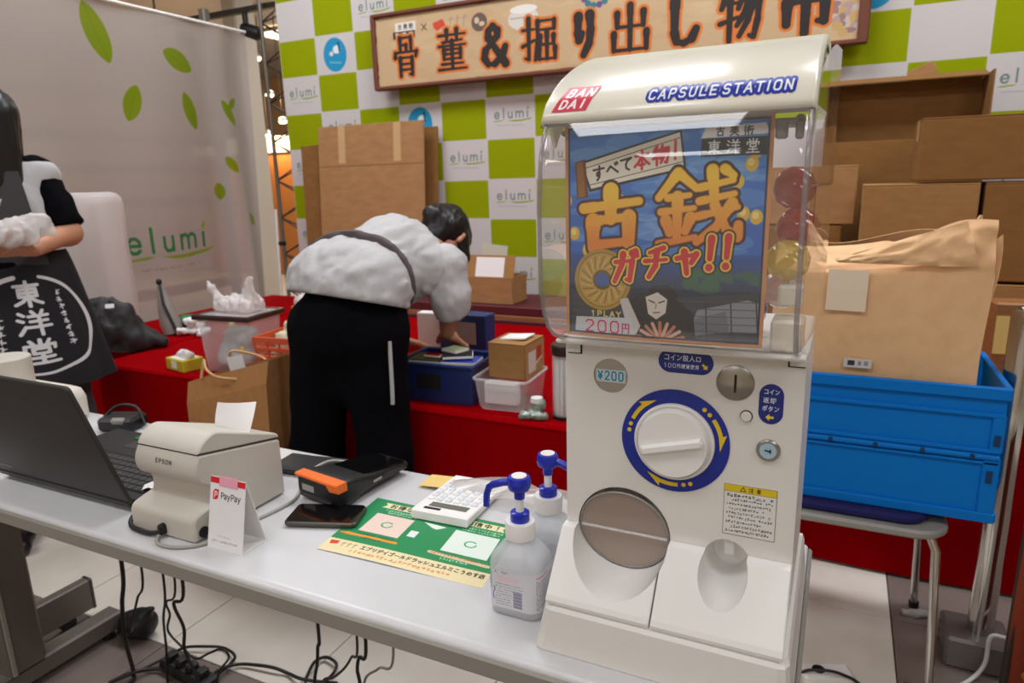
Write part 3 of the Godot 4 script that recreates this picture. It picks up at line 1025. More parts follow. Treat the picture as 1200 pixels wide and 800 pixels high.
	for z in [-1.2, -3.36]:
		st = mb()
		box(st, Vector3(0, 1.2, z), Vector3(0.05, 2.4, 0.05), 0.006)
		obj("post", st, M.truss, fr)
	for k in 7:
		st = mb()
		var z := -1.3 - k * 0.33
		tube(st, [Vector3(0, 1.6, z), Vector3(0, 1.83, z - 0.165), Vector3(0, 1.6, z - 0.33)], 0.008, 6)
		obj("brace", st, M.truss, fr)
	# the white pole with a black knob that stretches the banner's edge
	var bp := thing("banner_pole", "thin white pole with a black knob along the banner edge", "pole", Vector3(-3.47, 0, -3.56))
	st = mb()
	cyl(st, Vector3(0, 0.0, 0.06), Vector3(0, 1.16, 0), 0.009)
	obj("pole", st, M.paper_white, bp)
	st = mb()
	cyl(st, Vector3(0, 0.93, 0.0), Vector3(0.05, 0.93, 0), 0.016)
	obj("knob", st, M.black, bp)
	# spotlights on a rail above the gap
	var sr := thing("spotlight_rail", "dark ceiling rail above the gap beside the banner", "rail", Vector3(-3.9, 2.52, -3.9))
	st = mb()
	box(st, Vector3.ZERO, Vector3(2.2, 0.035, 0.05), 0.004)
	obj("rail", st, M.truss_dark, sr)
	st = mb()
	for k in [-0.9, 0.9]:
		cyl(st, Vector3(k, 0.0, 0), Vector3(k, 1.11, 0), 0.008)
	obj("hanger", st, M.truss_dark, sr)
	for p in [[-0.66, "small black spotlight hanging over the top edge of the banner"], [0.0, "small black spotlight hanging beside the banner corner"]]:
		var sp := thing("spotlight", p[1], "spotlight", Vector3(-3.9 + p[0], 2.50, -3.9))
		st = mb()
		cyl(st, Vector3(0, 0, 0), Vector3(0, -0.07, 0), 0.02)
		obj("yoke", st, M.black, sp)
		st = mb()
		lathe(st, [[0.0, 0.0], [0.03, 0.0], [0.045, 0.03], [0.05, 0.13], [0.044, 0.135], [0.0, 0.11]], 18, Transform3D(Basis(Vector3.FORWARD, 1.9).rotated(Vector3.UP, 0.5), Vector3(-0.05, -0.09, 0)))
		obj("head", st, M.black, sp)
	# signboard
	var sw := 2.545
	var sh := 0.405
	var si := paper(2048, 326, hex("c9ab83"))
	var k := 2048.0 / sw
	for q in 90:
		oval(si, rng.randf() * 2048, rng.randf() * 326, rng.randf_range(20, 90), rng.randf_range(8, 30), Color(0.72, 0.56, 0.38, 0.16) if q % 2 else Color(0.88, 0.78, 0.62, 0.18))
	for q in 60:
		# torn dark edge of the painted parchment
		oval(si, rng.randf() * 2048, 0 if q % 2 else 326, rng.randf_range(10, 60), rng.randf_range(3, 9), hex("7a4a2c"))
		oval(si, 0 if q % 2 else 2048, rng.randf() * 326, rng.randf_range(4, 14), rng.randf_range(8, 30), hex("7a4030"))
	si.fill_rect(Rect2i(118, 38, 110, 42), hex("e6dfd6"))
	si.fill_rect(Rect2i(104, 78, 118, 34), hex("28201e"))
	write(si, "古美術", 132, 46, 22, 24, 30, 3, hex("3a3232"))
	write(si, "東洋堂", 114, 83, 28, 24, 36, 3.4, hex("e8e0d8"))
	glyph(si, "×", 252, 50, 40, 44, 5, hex("4a3c34"))
	poly(si, [318, 60, 370, 48, 384, 76, 340, 98, 322, 84], hex("d2452a"))
	line(si, 338, 98, 334, 130, 4, hex("c88a7a"))
	for q in 3:
		line(si, 400 + q * 34, 56, 424 + q * 34, 52, 4, hex("a08c74"))
		line(si, 412 + q * 34, 42, 406 + q * 34, 92, 4, hex("a08c74"))
	oval(si, 552, 84, 38, 40, hex("6a5448"))
	oval(si, 540, 76, 12, 14, hex("d0bca0"))
	oval(si, 564, 92, 14, 10, hex("d0bca0"))
	# painted wares: a white lidded jar, a string of green and purple beads, a pale shell at the end
	oval(si, 760, 96, 70, 46, hex("d8d2c8"))
	oval(si, 762, 56, 62, 18, hex("e8e4dc"))
	line(si, 700, 90, 820, 92, 6, hex("b0a89c"))
	for q in 14:
		var a := q * TAU / 14
		oval(si, 1080 + cos(a) * 56, 30 + sin(a) * 52, 13, 13, hex("2f7a80") if q % 3 else hex("6a4a86"))
	for q in 9:
		oval(si, 1320 + q * 12, 40 + (q % 3) * 14, 16, 12, hex("7c5a94") if q % 2 else hex("b0a0c0"))
	for q in 40:
		oval(si, 1985 + rng.randf_range(-42, 40), 60 + q * 6.0, rng.randf_range(8, 26), rng.randf_range(8, 20), [hex("b49a94"), hex("c8b8b0"), hex("9a7a78"), hex("c8a468")][q % 4])
	var rr := RandomNumberGenerator.new()
	rr.seed = 3
	for L in [["骨", -2.396, -2.197], ["董", -2.108, -1.879], ["&", -1.832, -1.631], ["掘", -1.582, -1.358], ["り", -1.312, -1.142], ["出", -1.102, -0.878], ["し", -0.837, -0.637], ["物", -0.579, -0.374], ["市", -0.338, -0.061]]:
		var gx: float = (L[1] + 2.505) * k
		var gw: float = (L[2] - L[1]) * k
		for pass_no in 2:
			var fat: float = 28.0 if L[0] in ["&", "り", "し", "市"] else (19.0 if L[0] in ["出", "物"] else 16.0)
			glyph(si, L[0], gx + 8, 100, gw - 16, 182, fat * 1.25, hex("d9772a") if pass_no == 0 else hex("231a18"), 0.0, 0.0, true, Color(0, 0, 0, 0), 20.0 if pass_no == 0 else 0.0)
	var sg := thing("signboard", "long brown framed signboard with black Japanese characters outlined in orange", "signboard", Vector3(-1.2325, 2.035, -3.47))
	put("face", slab(sw - 0.03, sh - 0.03, 0.012), [printed(si, 0.6), M.wood_frame], sg, Vector3(0, 0, 0.012))
	for e in [[Vector3(0, sh / 2 - 0.009, 0.004), Vector3(sw, 0.022, 0.05)], [Vector3(0, -sh / 2 + 0.009, 0.004), Vector3(sw, 0.022, 0.05)], [Vector3(-sw / 2 + 0.012, 0, 0.004), Vector3(0.028, sh - 0.02, 0.05)], [Vector3(sw / 2 - 0.02, 0, 0.004), Vector3(0.045, sh - 0.02, 0.05)]]:
		st = mb()
		box(st, e[0], e[1], 0.006)
		obj("frame", st, M.wood_frame, sg)

func truss_parts(tr: Node3D, h: float, w: float, r: float) -> void:
	for c in [[0.0, 0.0], [w, 0.0], [w * 0.5, -w * 0.86]]:
		var st := mb()
		cyl(st, Vector3(c[0], 0, c[1]), Vector3(c[0], h, c[1]), r, r, 10)
		obj("upright", st, M.truss, tr)
	var n := int(h / 0.26)
	for k in n:
		var st := mb()
		var y := 0.05 + k * 0.26
		tube(st, [Vector3(0, y, 0), Vector3(w, y + 0.13, 0), Vector3(0, y + 0.26, 0)], r * 0.45, 6)
		obj("brace", st, M.truss_dark, tr)
		st = mb()
		tube(st, [Vector3(0, y, 0), Vector3(w * 0.5, y + 0.13, -w * 0.86), Vector3(0, y + 0.26, 0)], r * 0.45, 6)
		obj("brace", st, M.truss_dark, tr)

# ---------------------------------------------------------------- the capsule toy machine
const ROOF := [[-0.733, 1.362], [-0.737, 1.372], [-0.748, 1.386], [-0.773, 1.404], [-0.80, 1.418], [-0.83, 1.431], [-0.87, 1.444], [-0.91, 1.454], [-0.95, 1.461], [-1.03, 1.466]]
const DOME := [[1.106, -0.790], [1.110, -0.768], [1.118, -0.748], [1.132, -0.730], [1.15, -0.719], [1.175, -0.712], [1.22, -0.709], [1.27, -0.709], [1.32, -0.715], [1.345, -0.724], [1.364, -0.736]]

func roof_z(y: float) -> float:
	for i in ROOF.size() - 1:
		if y <= ROOF[i + 1][1]:
			return lerpf(ROOF[i][0], ROOF[i + 1][0], (y - ROOF[i][1]) / (ROOF[i + 1][1] - ROOF[i][1]))
	return -1.0

func roof_patch(t: Node3D, o: Vector3, called: String, x0: float, x1: float, y0: float, y1: float, im: Image) -> void:
	var f := func(u: float, v: float) -> Vector3:
		var y := lerpf(y1, y0, v)
		return Vector3(lerpf(x0, x1, u), y + 0.0004, roof_z(y) + 0.0006)
	put(called, sheet(12, 8, f), printed(im, 0.3, true), t, o)

func front_disc(st: SurfaceTool, x: float, y: float, z: float, r: float, h: float, bev := 0.0, n := 40) -> void:
	prism(st, disc2(r, n), h, Transform3D(Basis(), Vector3(x, y, z)), bev)

func build_machine() -> void:
	var t := thing("capsule_machine", "white capsule toy vending machine with a clear window and a big dial", "vending machine", Vector3(-0.168, 0.70, -0.875))
	var o := -t.position
	var st := mb()
	# plinth: a low skirt that widens to the table
	var rings := []
	for k in [[0.700, -0.326, -0.012, -0.716], [0.703, -0.327, -0.0115, -0.715], [0.758, -0.316, -0.016, -0.7215], [0.766, -0.313, -0.019, -0.728]]:
		var r := PackedVector3Array()
		for q in [[k[1], -1.04], [k[2], -1.04], [k[2], k[3] - 0.012], [k[2] - 0.004, k[3] - 0.003], [k[2] - 0.012, k[3]], [k[1] + 0.012, k[3]], [k[1] + 0.004, k[3] - 0.003], [k[1], k[3] - 0.012]]:
			r.append(Vector3(q[0], k[0], q[1]))
		r.reverse()
		rings.append(r)
	loft(st, rings, true, true, false)
	obj("plinth", st, M.machine_white, t, o)
	st = mb()
	box(st, Vector3(-0.167, 0.934, -0.97), Vector3(0.288, 0.336, 0.138), 0.006)
	obj("body", st, M.machine_white, t, o)
	st = mb()
	for s in [-0.3095, -0.0245]:
		box(st, Vector3(s, 0.934, -0.866), Vector3(0.003, 0.334, 0.074))
	box(st, Vector3(-0.167, 1.1, -0.866), Vector3(0.286, 0.004, 0.074))
	obj("side_wall", st, M.machine_white, t, o)
	# front panel and the two sloping covers, cut out for the capsule outlet and the coin return
	var panel := CSGBox3D.new()
	panel.size = Vector3(0.286, 0.256, 0.028)
	panel.material = M.machine_white
	csg(panel, "front_panel", t, o + Vector3(-0.1665, 0.975, -0.814))
	cut(panel, Vector3(-0.231, 0.846, -0.8), 0.0625, 1.0, 0.3)
	cut(panel, Vector3(-0.099, 0.830, -0.8), 0.029, 1.14, 0.3)
	cut(panel, Vector3(-0.2495, 1.058, -0.799), 0.0225, 1.0, 0.012)
	for c in [[-0.312, -0.1765], [-0.1745, -0.0235]]:
		var cv := CSGMesh3D.new()
		var cm := mb()
		var prof := PackedVector2Array([Vector2(0.724, 0.7665), Vector2(0.7235, 0.771), Vector2(0.727, 0.777), Vector2(0.786, 0.8455), Vector2(0.8, 0.8465), Vector2(0.828, 0.8465), Vector2(0.828, 0.7665)])
		prism(cm, prof, c[1] - c[0], Transform3D(Basis(Vector3(0, 0, -1), Vector3.UP, Vector3.RIGHT), Vector3(c[0], 0, 0)), 0.0012, false)
		cv.mesh = fin(cm)
		cv.material = M.machine_cover
		csg(cv, "sloping_cover", t, o)
		cut(cv, Vector3(-0.231, 0.846, -0.8), 0.0625, 1.0, 0.3)
		cut(cv, Vector3(-0.099, 0.830, -0.8), 0.029, 1.14, 0.3)
	# the two bowls behind the openings
	st = mb()
	bowl(st, Vector3(-0.231, 0.846, -0.724), 0.0624, 0.0624, 0.165)
	obj("outlet_bowl", st, M.machine_cover, t, o)
	st = mb()
	bowl(st, Vector3(-0.099, 0.830, -0.724), 0.029, 0.033, 0.12)
	obj("coin_bowl", st, M.machine_cover, t, o)
	st = mb()
	box(st, Vector3(-0.0985, 0.846, -0.822), Vector3(0.012, 0.034, 0.004), 0.001, Basis(Vector3.RIGHT, 0.25))
	obj("coin_flap", st, M.paper_white, t, o)
	# smoky flap on its rod in the outlet
	st = mb()
	var fx := Transform3D(Basis(Vector3.RIGHT, 0.2), Vector3(-0.231, 0.846, -0.806))
	prism(st, disc2(0.0605, 40), 0.0022, fx)
	var flap := obj("outlet_flap", st, M.smoke, t, o)
	st = mb()
	var ring := []
	for i in 41:
		ring.append(fx * Vector3(cos(TAU * i / 40) * 0.0598, sin(TAU * i / 40) * 0.0598, 0.002))
	tube(st, ring, 0.0016, 6)
	obj("rim", st, M.grey_plastic, flap)
	st = mb()
	cyl(st, fx * Vector3(-0.058, 0.0, 0.004), fx * Vector3(0.058, 0.0, 0.004), 0.0022)
	obj("rod", st, M.clear_plastic, flap)
	# clear window
	st = mb()
	rings = []
	for k in DOME:
		var r := PackedVector3Array()
		var zf: float = k[1]
		var hw := 0.141
		r.append(Vector3(-0.17 - 0.155, k[0], -1.03))
		for q in 6:
			var a := PI + PI / 2 * q / 5
			r.append(Vector3(-0.17 - hw + 0.014 + cos(a) * 0.014, k[0], zf - 0.014 - sin(a) * 0.014))
		for q in 6:
			var a := -PI / 2 + PI / 2 * q / 5
			r.append(Vector3(-0.17 + hw - 0.014 + cos(a) * 0.014, k[0], zf - 0.014 - sin(a) * 0.014))
		r.append(Vector3(-0.17 + 0.155, k[0], -1.03))
		rings.append(r)
	loft(st, rings, false, false, true, false)
	obj("window", st, M.dome, t, o)
	for s in [-1, 1]:
		st = mb()
		# clear cheeks that close the space under the roof
		var c0: float = -0.17 + s * 0.137
		var c1: float = -0.17 + s * 0.154
		var pts := []
		for k in range(1, ROOF.size()):
			pts.append([ROOF[k][0] - 0.006, ROOF[k][1] - 0.012])
		for k in pts.size() - 1:
			var za: float = pts[k][0]
			var zb: float = pts[k + 1][0]
			var xa := lerpf(c0, c1, (za + 0.733) / -0.3)
			var xb := lerpf(c0, c1, (zb + 0.733) / -0.3)
			quad(st, Vector3(xa, 1.36, za), Vector3(xb, 1.36, zb), Vector3(xb, pts[k + 1][1], zb), Vector3(xa, pts[k][1], za))
		obj("window_cheek", st, M.dome, t, o)
		# white end plate under the roof's edge
		var ep := PackedVector2Array()
		for k in ROOF.size():
			ep.append(Vector2(-ROOF[k][0] + 0.003, ROOF[k][1] - 0.004))
		for k in range(ROOF.size() - 1, 0, -1):
			ep.append(Vector2(-ROOF[k][0] + (0.03 if k < 6 else 0.0), ROOF[k][1] - 0.036))
		ep.append(Vector2(0.752, 1.362))
		st = mb()
		prism(st, ep, 0.004, Transform3D(Basis(Vector3(0, 0, -1), Vector3.UP, Vector3.RIGHT), Vector3(-0.171 + s * 0.1375 - 0.002, 0, 0)))
		obj("roof_end", st, M.roof_white, t, o)
		# added tube, its grey tint standing in for refraction and glint at the corner
		var up := []
		for k in DOME:
			up.append(Vector3(-0.17 + s * 0.1365, k[0], k[1] - 0.0045))
		st = mb()
		tube(st, up, 0.0026, 8)
		obj("window_refraction", st, M.refraction_tint, t, o)
	st = mb()
	for e in [[1.3645, -0.7355, 0.139], [1.107, -0.785, 0.139]]:
		box(st, Vector3(-0.17, e[0] - 0.003, e[1] - 0.004), Vector3(e[2] * 2, 0.007, 0.006), 0.001)
	obj("window_rail", st, M.grey_plastic, t, o)
	st = mb()
	box(st, Vector3(-0.17, 1.103, -0.905), Vector3(0.292, 0.006, 0.25), 0.002)
	obj("tray", st, M.machine_white, t, o)
	# roof shell
	st = mb()
	rings = []
	for e in [[-0.3125, 0.5], [-0.3115, 0.2], [-0.308, 0.0], [-0.034, 0.0], [-0.0305, 0.2], [-0.0295, 0.5]]:
		var r := PackedVector3Array()
		var th := 0.013
		for k in ROOF.size():
			r.append(Vector3(e[0], ROOF[k][1] - e[1] * th * 0.8, ROOF[k][0] - e[1] * th * 0.5 * (1.0 if k < 4 else 0.0)))
		for k in range(ROOF.size() - 1, -1, -1):
			r.append(Vector3(e[0], ROOF[k][1] - th * (0.3 if k == 0 else 1.0) + e[1] * th * 0.3, ROOF[k][0] - (th if k < 5 else 0.0) + e[1] * th * 0.4))
		r.reverse()
		rings.append(r)
	loft(st, rings, true, true, true)
	obj("roof", st, M.roof_white, t, o)
	# roof lettering
	var im := paper(512, 72, Color(0.08, 0.14, 0.6, 0))
	for p in 2:
		var x := 22.0
		for w in ["CAPSULE", "STATION"]:
			for ch in w:
				var gw := 12.0 if ch == "I" else 27.0
				glyph(im, ch, x, 17, gw, 36, 26 if p == 0 else 6.5, hex("1a2f9e") if p == 0 else hex("eef0f2"), 0.1)
				x += gw + (8.0 if ch != "I" else 9.0)
			x += 8.0
	roof_patch(t, o, "lettering", -0.199, -0.047, 1.3735, 1.3945, im)
	im = paper(256, 176, Color(0.8, 0.2, 0.28, 0))
	poly(im, [58, 4, 252, 4, 206, 172, 4, 172], hex("d3304a"))
	write(im, "BAN", 76, 20, 46, 56, 58, 13, hex("f4eeee"), 0, 0.25)
	write(im, "DAI", 52, 96, 46, 56, 56, 13, hex("f4eeee"), 0, 0.25)
	roof_patch(t, o, "emblem", -0.301, -0.2505, 1.372, 1.4015, im)
	# poster card inside the window
	put("poster", sheet(16, 8, func(u: float, v: float) -> Vector3: return Vector3(lerpf(-0.2935, -0.068, u), lerpf(1.361, 1.117, v), -0.762 + 0.006 * sin(u * PI)), 0.0012), [printed(poster_image(), 0.35), M.paper_white], t, o)
	# capsules and the dispensing block seen beside the card
	for c in [[-0.052, 1.205, -0.83, "e3c13a", 0.024], [-0.046, 1.24, -0.86, "c23440", 0.024], [-0.052, 1.285, -0.86, "b22a3a", 0.024], [-0.06, 1.165, -0.88, "d8b0a8", 0.024], [-0.285, 1.235, -0.85, "6a9a70", 0.022], [-0.287, 1.19, -0.85, "b8c4cc", 0.022], [-0.275, 1.16, -0.88, "c84040", 0.024], [-0.1, 1.135, -0.9, "3a6ac0", 0.024], [-0.16, 1.135, -0.87, "d0c060", 0.024], [-0.22, 1.135, -0.9, "c04848", 0.024]]:
		var cp := mb()
		var tint: String = "capsule_" + c[3]
		if not M.has(tint):
			clear(tint, hex(c[3]), 0.55, 0.08)
		lathe(cp, [[0.0, -c[4]], [c[4] * 0.5, -c[4] * 0.87], [c[4] * 0.87, -c[4] * 0.5], [c[4], 0.0]], 20, Transform3D(Basis(Vector3(0.3, 0, 1).normalized(), 0.7), Vector3(c[0], c[1], c[2])))
		var half := obj("capsule", cp, M[tint], t, o)
		cp = mb()
		lathe(cp, [[c[4] * 1.03, -0.001], [c[4], 0.002], [c[4] * 0.87, c[4] * 0.5], [c[4] * 0.5, c[4] * 0.87], [0.0, c[4]]], 20, Transform3D(Basis(Vector3(0.3, 0, 1).normalized(), 0.7), Vector3(c[0], c[1], c[2])))
		obj("lid", cp, M[tint], half)
	st = mb()
	box(st, Vector3(-0.046, 1.126, -0.81), Vector3(0.034, 0.036, 0.05), 0.003)
	box(st, Vector3(-0.046, 1.168, -0.82), Vector3(0.026, 0.024, 0.03), 0.003)
	box(st, Vector3(-0.046, 1.186, -0.825), Vector3(0.006, 0.012, 0.006), 0.001)
	obj("dispensing_block", st, M.cream, t, o)
	st = mb()
	box(st, Vector3(-0.17, 1.352, -0.80), Vector3(0.26, 0.006, 0.07), 0.002)
	box(st, Vector3(-0.062, 1.345, -0.77), Vector3(0.012, 0.02, 0.012), 0.002)
	box(st, Vector3(-0.045, 1.346, -0.77), Vector3(0.008, 0.024, 0.01), 0.002)
	obj("window_latch", st, M.grey_plastic, t, o)
	# price window
	st = mb()
	front_disc(st, -0.2495, 1.058, -0.8035, 0.0222, 0.0015)
	var pw := obj("price_window", st, M.steel, t, o)
	im = paper(256, 110, hex("c9d2d6"))
	write(im, "¥200", 10, 14, 50, 80, 60, 24, hex("eef4f6"))
	write(im, "¥200", 10, 14, 50, 80, 60, 15, hex("1f8fb8"))
	put("price_card", slab(0.0385, 0.0165, 0.0006), [printed(im, 0.4), M.paper_white], pw, Vector3(-0.2495, 1.0575, -0.8012))
	# dial
	st = mb()
	var c := Vector3(-0.1672, 0.9825, -0.7999)
	front_disc(st, c.x, c.y, c.z, 0.0665, 0.001, 0.0, 64)
	var rg := obj("dial_ring", st, M.ring_blue, t, o)
	for k in 3:
		st = mb()
		arrow_arc(st, c + Vector3(0, 0, 0.001), deg_to_rad(172.0 - 120.0 * k))
		obj("arrow", st, M.yellow, rg)
	st = mb()
	lathe(st, [[0.0, 0.0], [0.0492, 0.0], [0.0492, 0.004], [0.0475, 0.006], [0.0462, 0.006], [0.0455, 0.0042], [0.044, 0.0042], [0.0432, 0.012], [0.0415, 0.0145], [0.0, 0.0155]], 56, Transform3D(Basis(Vector3.RIGHT, PI / 2), c + Vector3(0, 0, 0.001)))
	var dial := obj("dial", st, M.machine_cover, t, o)
	st = mb()
	var grip := PackedVector2Array([Vector2(-0.0375, -0.006), Vector2(-0.0395, 0.0), Vector2(-0.0375, 0.006), Vector2(0.0375, 0.006), Vector2(0.0395, 0.0), Vector2(0.0375, -0.006)])
	prism(st, grip, 0.0085, Transform3D(Basis(Vector3.BACK, 0.26), c + Vector3(0, -0.001, 0.0145)), 0.003)
	obj("grip", st, M.machine_cover, dial)
	# coin slot, return button, lock
	st = mb()
	lathe(st, [[0.0, 0.0], [0.0215, 0.0], [0.0215, 0.0012], [0.0195, 0.0025], [0.0, 0.0035]], 36, Transform3D(Basis(Vector3.RIGHT, PI / 2), Vector3(-0.0985, 1.0645, -0.7999)))
	var coin := obj("coin_plate", st, M.steel, t, o)
	st = mb()
	box(st, Vector3(-0.098, 1.0645, -0.7965), Vector3(0.0028, 0.0215, 0.002), 0.0004)
	obj("slot", st, M.black, coin)
	st = mb()
	front_disc(st, -0.0843, 1.0255, -0.7999, 0.0074, 0.0004, 0.0, 24)
	var btn := obj("return_button_seat", st, M.dark_steel, t, o)
	st = mb()
	lathe(st, [[0.0, 0.0], [0.0062, 0.0], [0.0062, 0.002], [0.005, 0.003], [0.0, 0.0032]], 24, Transform3D(Basis(Vector3.RIGHT, PI / 2), Vector3(-0.0845, 1.0252, -0.7996)))
	obj("button", st, M.machine_white, btn)
	st = mb()
	lathe(st, [[0.0, 0.0], [0.0135, 0.0], [0.0135, 0.002], [0.0118, 0.004], [0.0105, 0.004], [0.0105, 0.003], [0.0, 0.003]], 32, Transform3D(Basis(Vector3.RIGHT, PI / 2), Vector3(-0.058, 0.987, -0.7999)))
	var lock := obj("lock", st, M.steel, t, o)
	st = mb()
	front_disc(st, -0.058, 0.987, -0.797, 0.0095, 0.0006, 0.0, 28)
	obj("lock_face", st, mat("lock_blue", hex("a9c4d6"), 0.3), lock)
	st = mb()
	box(st, Vector3(-0.0585, 0.987, -0.7964), Vector3(0.007, 0.0016, 0.0008), 0.0, Basis(Vector3.BACK, -0.2))
	box(st, Vector3(-0.0555, 0.9868, -0.7964), Vector3(0.0016, 0.005, 0.0008))
	obj("keyway", st, M.black, lock)
	# hinge tabs, each on a black plate painted as the shade of its gap
	for k in [[-0.2965, 1.0925], [-0.0335, 1.098]]:
		st = mb()
		box(st, Vector3(k[0], k[1], -0.7995), Vector3(0.0185, 0.0175, 0.0014))
		var gap := obj("tab_gap_shade", st, M.black_matte, t, o)
		st = mb()
		box(st, Vector3(k[0] + (-0.001 if k[0] < -0.2 else 0.001), k[1] + 0.0008, -0.7992), Vector3(0.0168, 0.0165, 0.003), 0.0006)
		obj("tab", st, M.machine_white, gap)
	# pill shaped stickers
	im = paper(384, 176, Color(0.07, 0.12, 0.5, 0))
	pill(im, hex("17277f"))
	write(im, "コイン投入口", 44, 40, 38, 42, 43, 5.5, hex("eef0f4"))
	write(im, "100円硬貨使用", 40, 104, 26, 32, 31, 3.6, hex("e4e8f0"))
	arrow_print(im, 322, 112, 0.8, 26.0)
	put("sticker", slab(0.067, 0.0305, 0.0), printed(im, 0.4, true), t, o + Vector3(-0.1565, 1.0845, -0.7995))
	im = paper(176, 300, Color(0.07, 0.12, 0.5, 0))
	pill(im, hex("17277f"))
	write(im, "コイン", 36, 44, 32, 36, 37, 5, hex("eef0f4"))
	write(im, "返却", 34, 102, 40, 42, 46, 4.5, hex("eef0f4"))
	write(im, "ボタン", 30, 164, 34, 38, 40, 5, hex("eef0f4"))
	arrow_print(im, 84, 246, PI, 30.0)
	put("sticker", slab(0.0285, 0.05, 0.0), printed(im, 0.4, true), t, o + Vector3(-0.058, 1.0432, -0.7995))
	# warning notice
	im = paper(320, 350, hex("e6e3de"))
	im.fill_rect(Rect2i(0, 0, 320, 52), hex("e0c31a"))
	poly(im, [96, 42, 116, 8, 136, 42], hex("3a3020"))
	poly(im, [105, 37, 116, 17, 127, 37], hex("e0c31a"))
	glyph(im, "注", 150, 10, 30, 32, 4, hex("2c2420"))
	glyph(im, "意", 196, 10, 30, 32, 3.4, hex("2c2420"))
	var rs := RandomNumberGenerator.new()
	rs.seed = 11
	for i in 9:
		smallprint(im, 18 + (0 if i % 2 == 0 else 14), 64 + i * 31, 280 - (60 if i in [3, 6] else 0), 17 if i != 0 else 22, hex("3c3632"), rs)
	for e in [[0, 0, 320, 3], [0, 347, 320, 3], [0, 0, 3, 350], [317, 0, 3, 350], [0, 50, 320, 2]]:
		im.fill_rect(Rect2i(e[0], e[1], e[2], e[3]), hex("4a443c"))
	put("warning_notice", slab(0.0605, 0.0665, 0.0004), [printed(im, 0.5), M.paper_white], t, o + Vector3(-0.075, 0.9045, -0.7995))

func csg(n: CSGShape3D, called: String, parent: Node3D, at: Vector3) -> void:
	n.name = called
	parent.add_child(n, true)
	n.position = at

func cut(n: CSGShape3D, at: Vector3, r: float, tall: float, depth: float) -> void:
	var c := CSGCylinder3D.new()
	c.name = "cut"
	c.radius = r
	c.height = depth
	c.sides = 48
	c.operation = CSGShape3D.OPERATION_SUBTRACTION
	c.material = M.machine_cover
	n.add_child(c, true)
	# the cylinder lies along z; «at» is in world metres, the parent is not turned
	c.transform = Transform3D(Basis(Vector3(1, 0, 0), Vector3(0, 0, 1), Vector3(0, -tall, 0)), at - (n.position + n.get_parent().position))

func bowl(st: SurfaceTool, c: Vector3, rx: float, ry: float, depth: float) -> void:
	# an open cup facing +z whose lower front lip follows the sloping cover
	var rings := []
	for k in 7:
		var r := PackedVector3Array()
		var d := depth * k / 6.0
		var s := 1.0 if k < 5 else (0.93 if k == 5 else 0.75)
		for i in 40:
			var a := TAU * i / 40
			var y := c.y + sin(a) * ry * s
			var z := c.z - d
			# keep behind the slope and the panel
			var front := -0.802 if y > 0.846 else lerpf(-0.731, -0.800, clampf((y - 0.777) / 0.069, 0.0, 1.0))
			r.append(Vector3(c.x + cos(a) * rx * s, y, minf(z, front - 0.001 * k)))
		rings.append(r)
	loft(st, rings, false, true, true)

func arrow_arc(st: SurfaceTool, c: Vector3, a0: float) -> void:
	# two dots, then a curved bar with a barbed head, running clockwise along the ring
	for d in [0.0, 0.15]:
		prism(st, disc2(0.0027, 14, Vector2(cos(a0 - d), sin(a0 - d)) * 0.0572), 0.0006, Transform3D(Basis(), c))
	var p := PackedVector2Array()
	var q := PackedVector2Array()
	for i in 7:
		var a := a0 - 0.28 - 0.40 * i / 6.0
		p.append(Vector2(cos(a), sin(a)) * 0.0596)
		q.append(Vector2(cos(a), sin(a)) * 0.0546)
	var e := a0 - 0.68
	p.append(Vector2(cos(e + 0.02), sin(e + 0.02)) * 0.0645)
	p.append(Vector2(cos(e - 0.33), sin(e - 0.33)) * 0.0555)
	q.reverse()
	p.append_array(q)
	prism(st, p, 0.0006, Transform3D(Basis(), c))

func pill(im: Image, c: Color) -> void:
	var w := im.get_width()
	var h := im.get_height()
	var r := minf(w, h) * 0.47
	line(im, minf(w, h) / 2.0, minf(w, h) / 2.0, w - minf(w, h) / 2.0, h - minf(w, h) / 2.0, r * 2, c)

func arrow_print(im: Image, x: float, y: float, ang: float, s: float) -> void:
	var pts := []
	for v in [[1.0, 0.0], [0.1, 0.85], [0.1, 0.32], [-0.9, 0.3], [-0.9, -0.3], [0.1, -0.32], [0.1, -0.85]]:
		var q := Vector2(v[0], v[1]).rotated(ang) * s
		pts.append(x + q.x)
		pts.append(y + q.y)
	poly(im, pts, hex("f0d21c"))

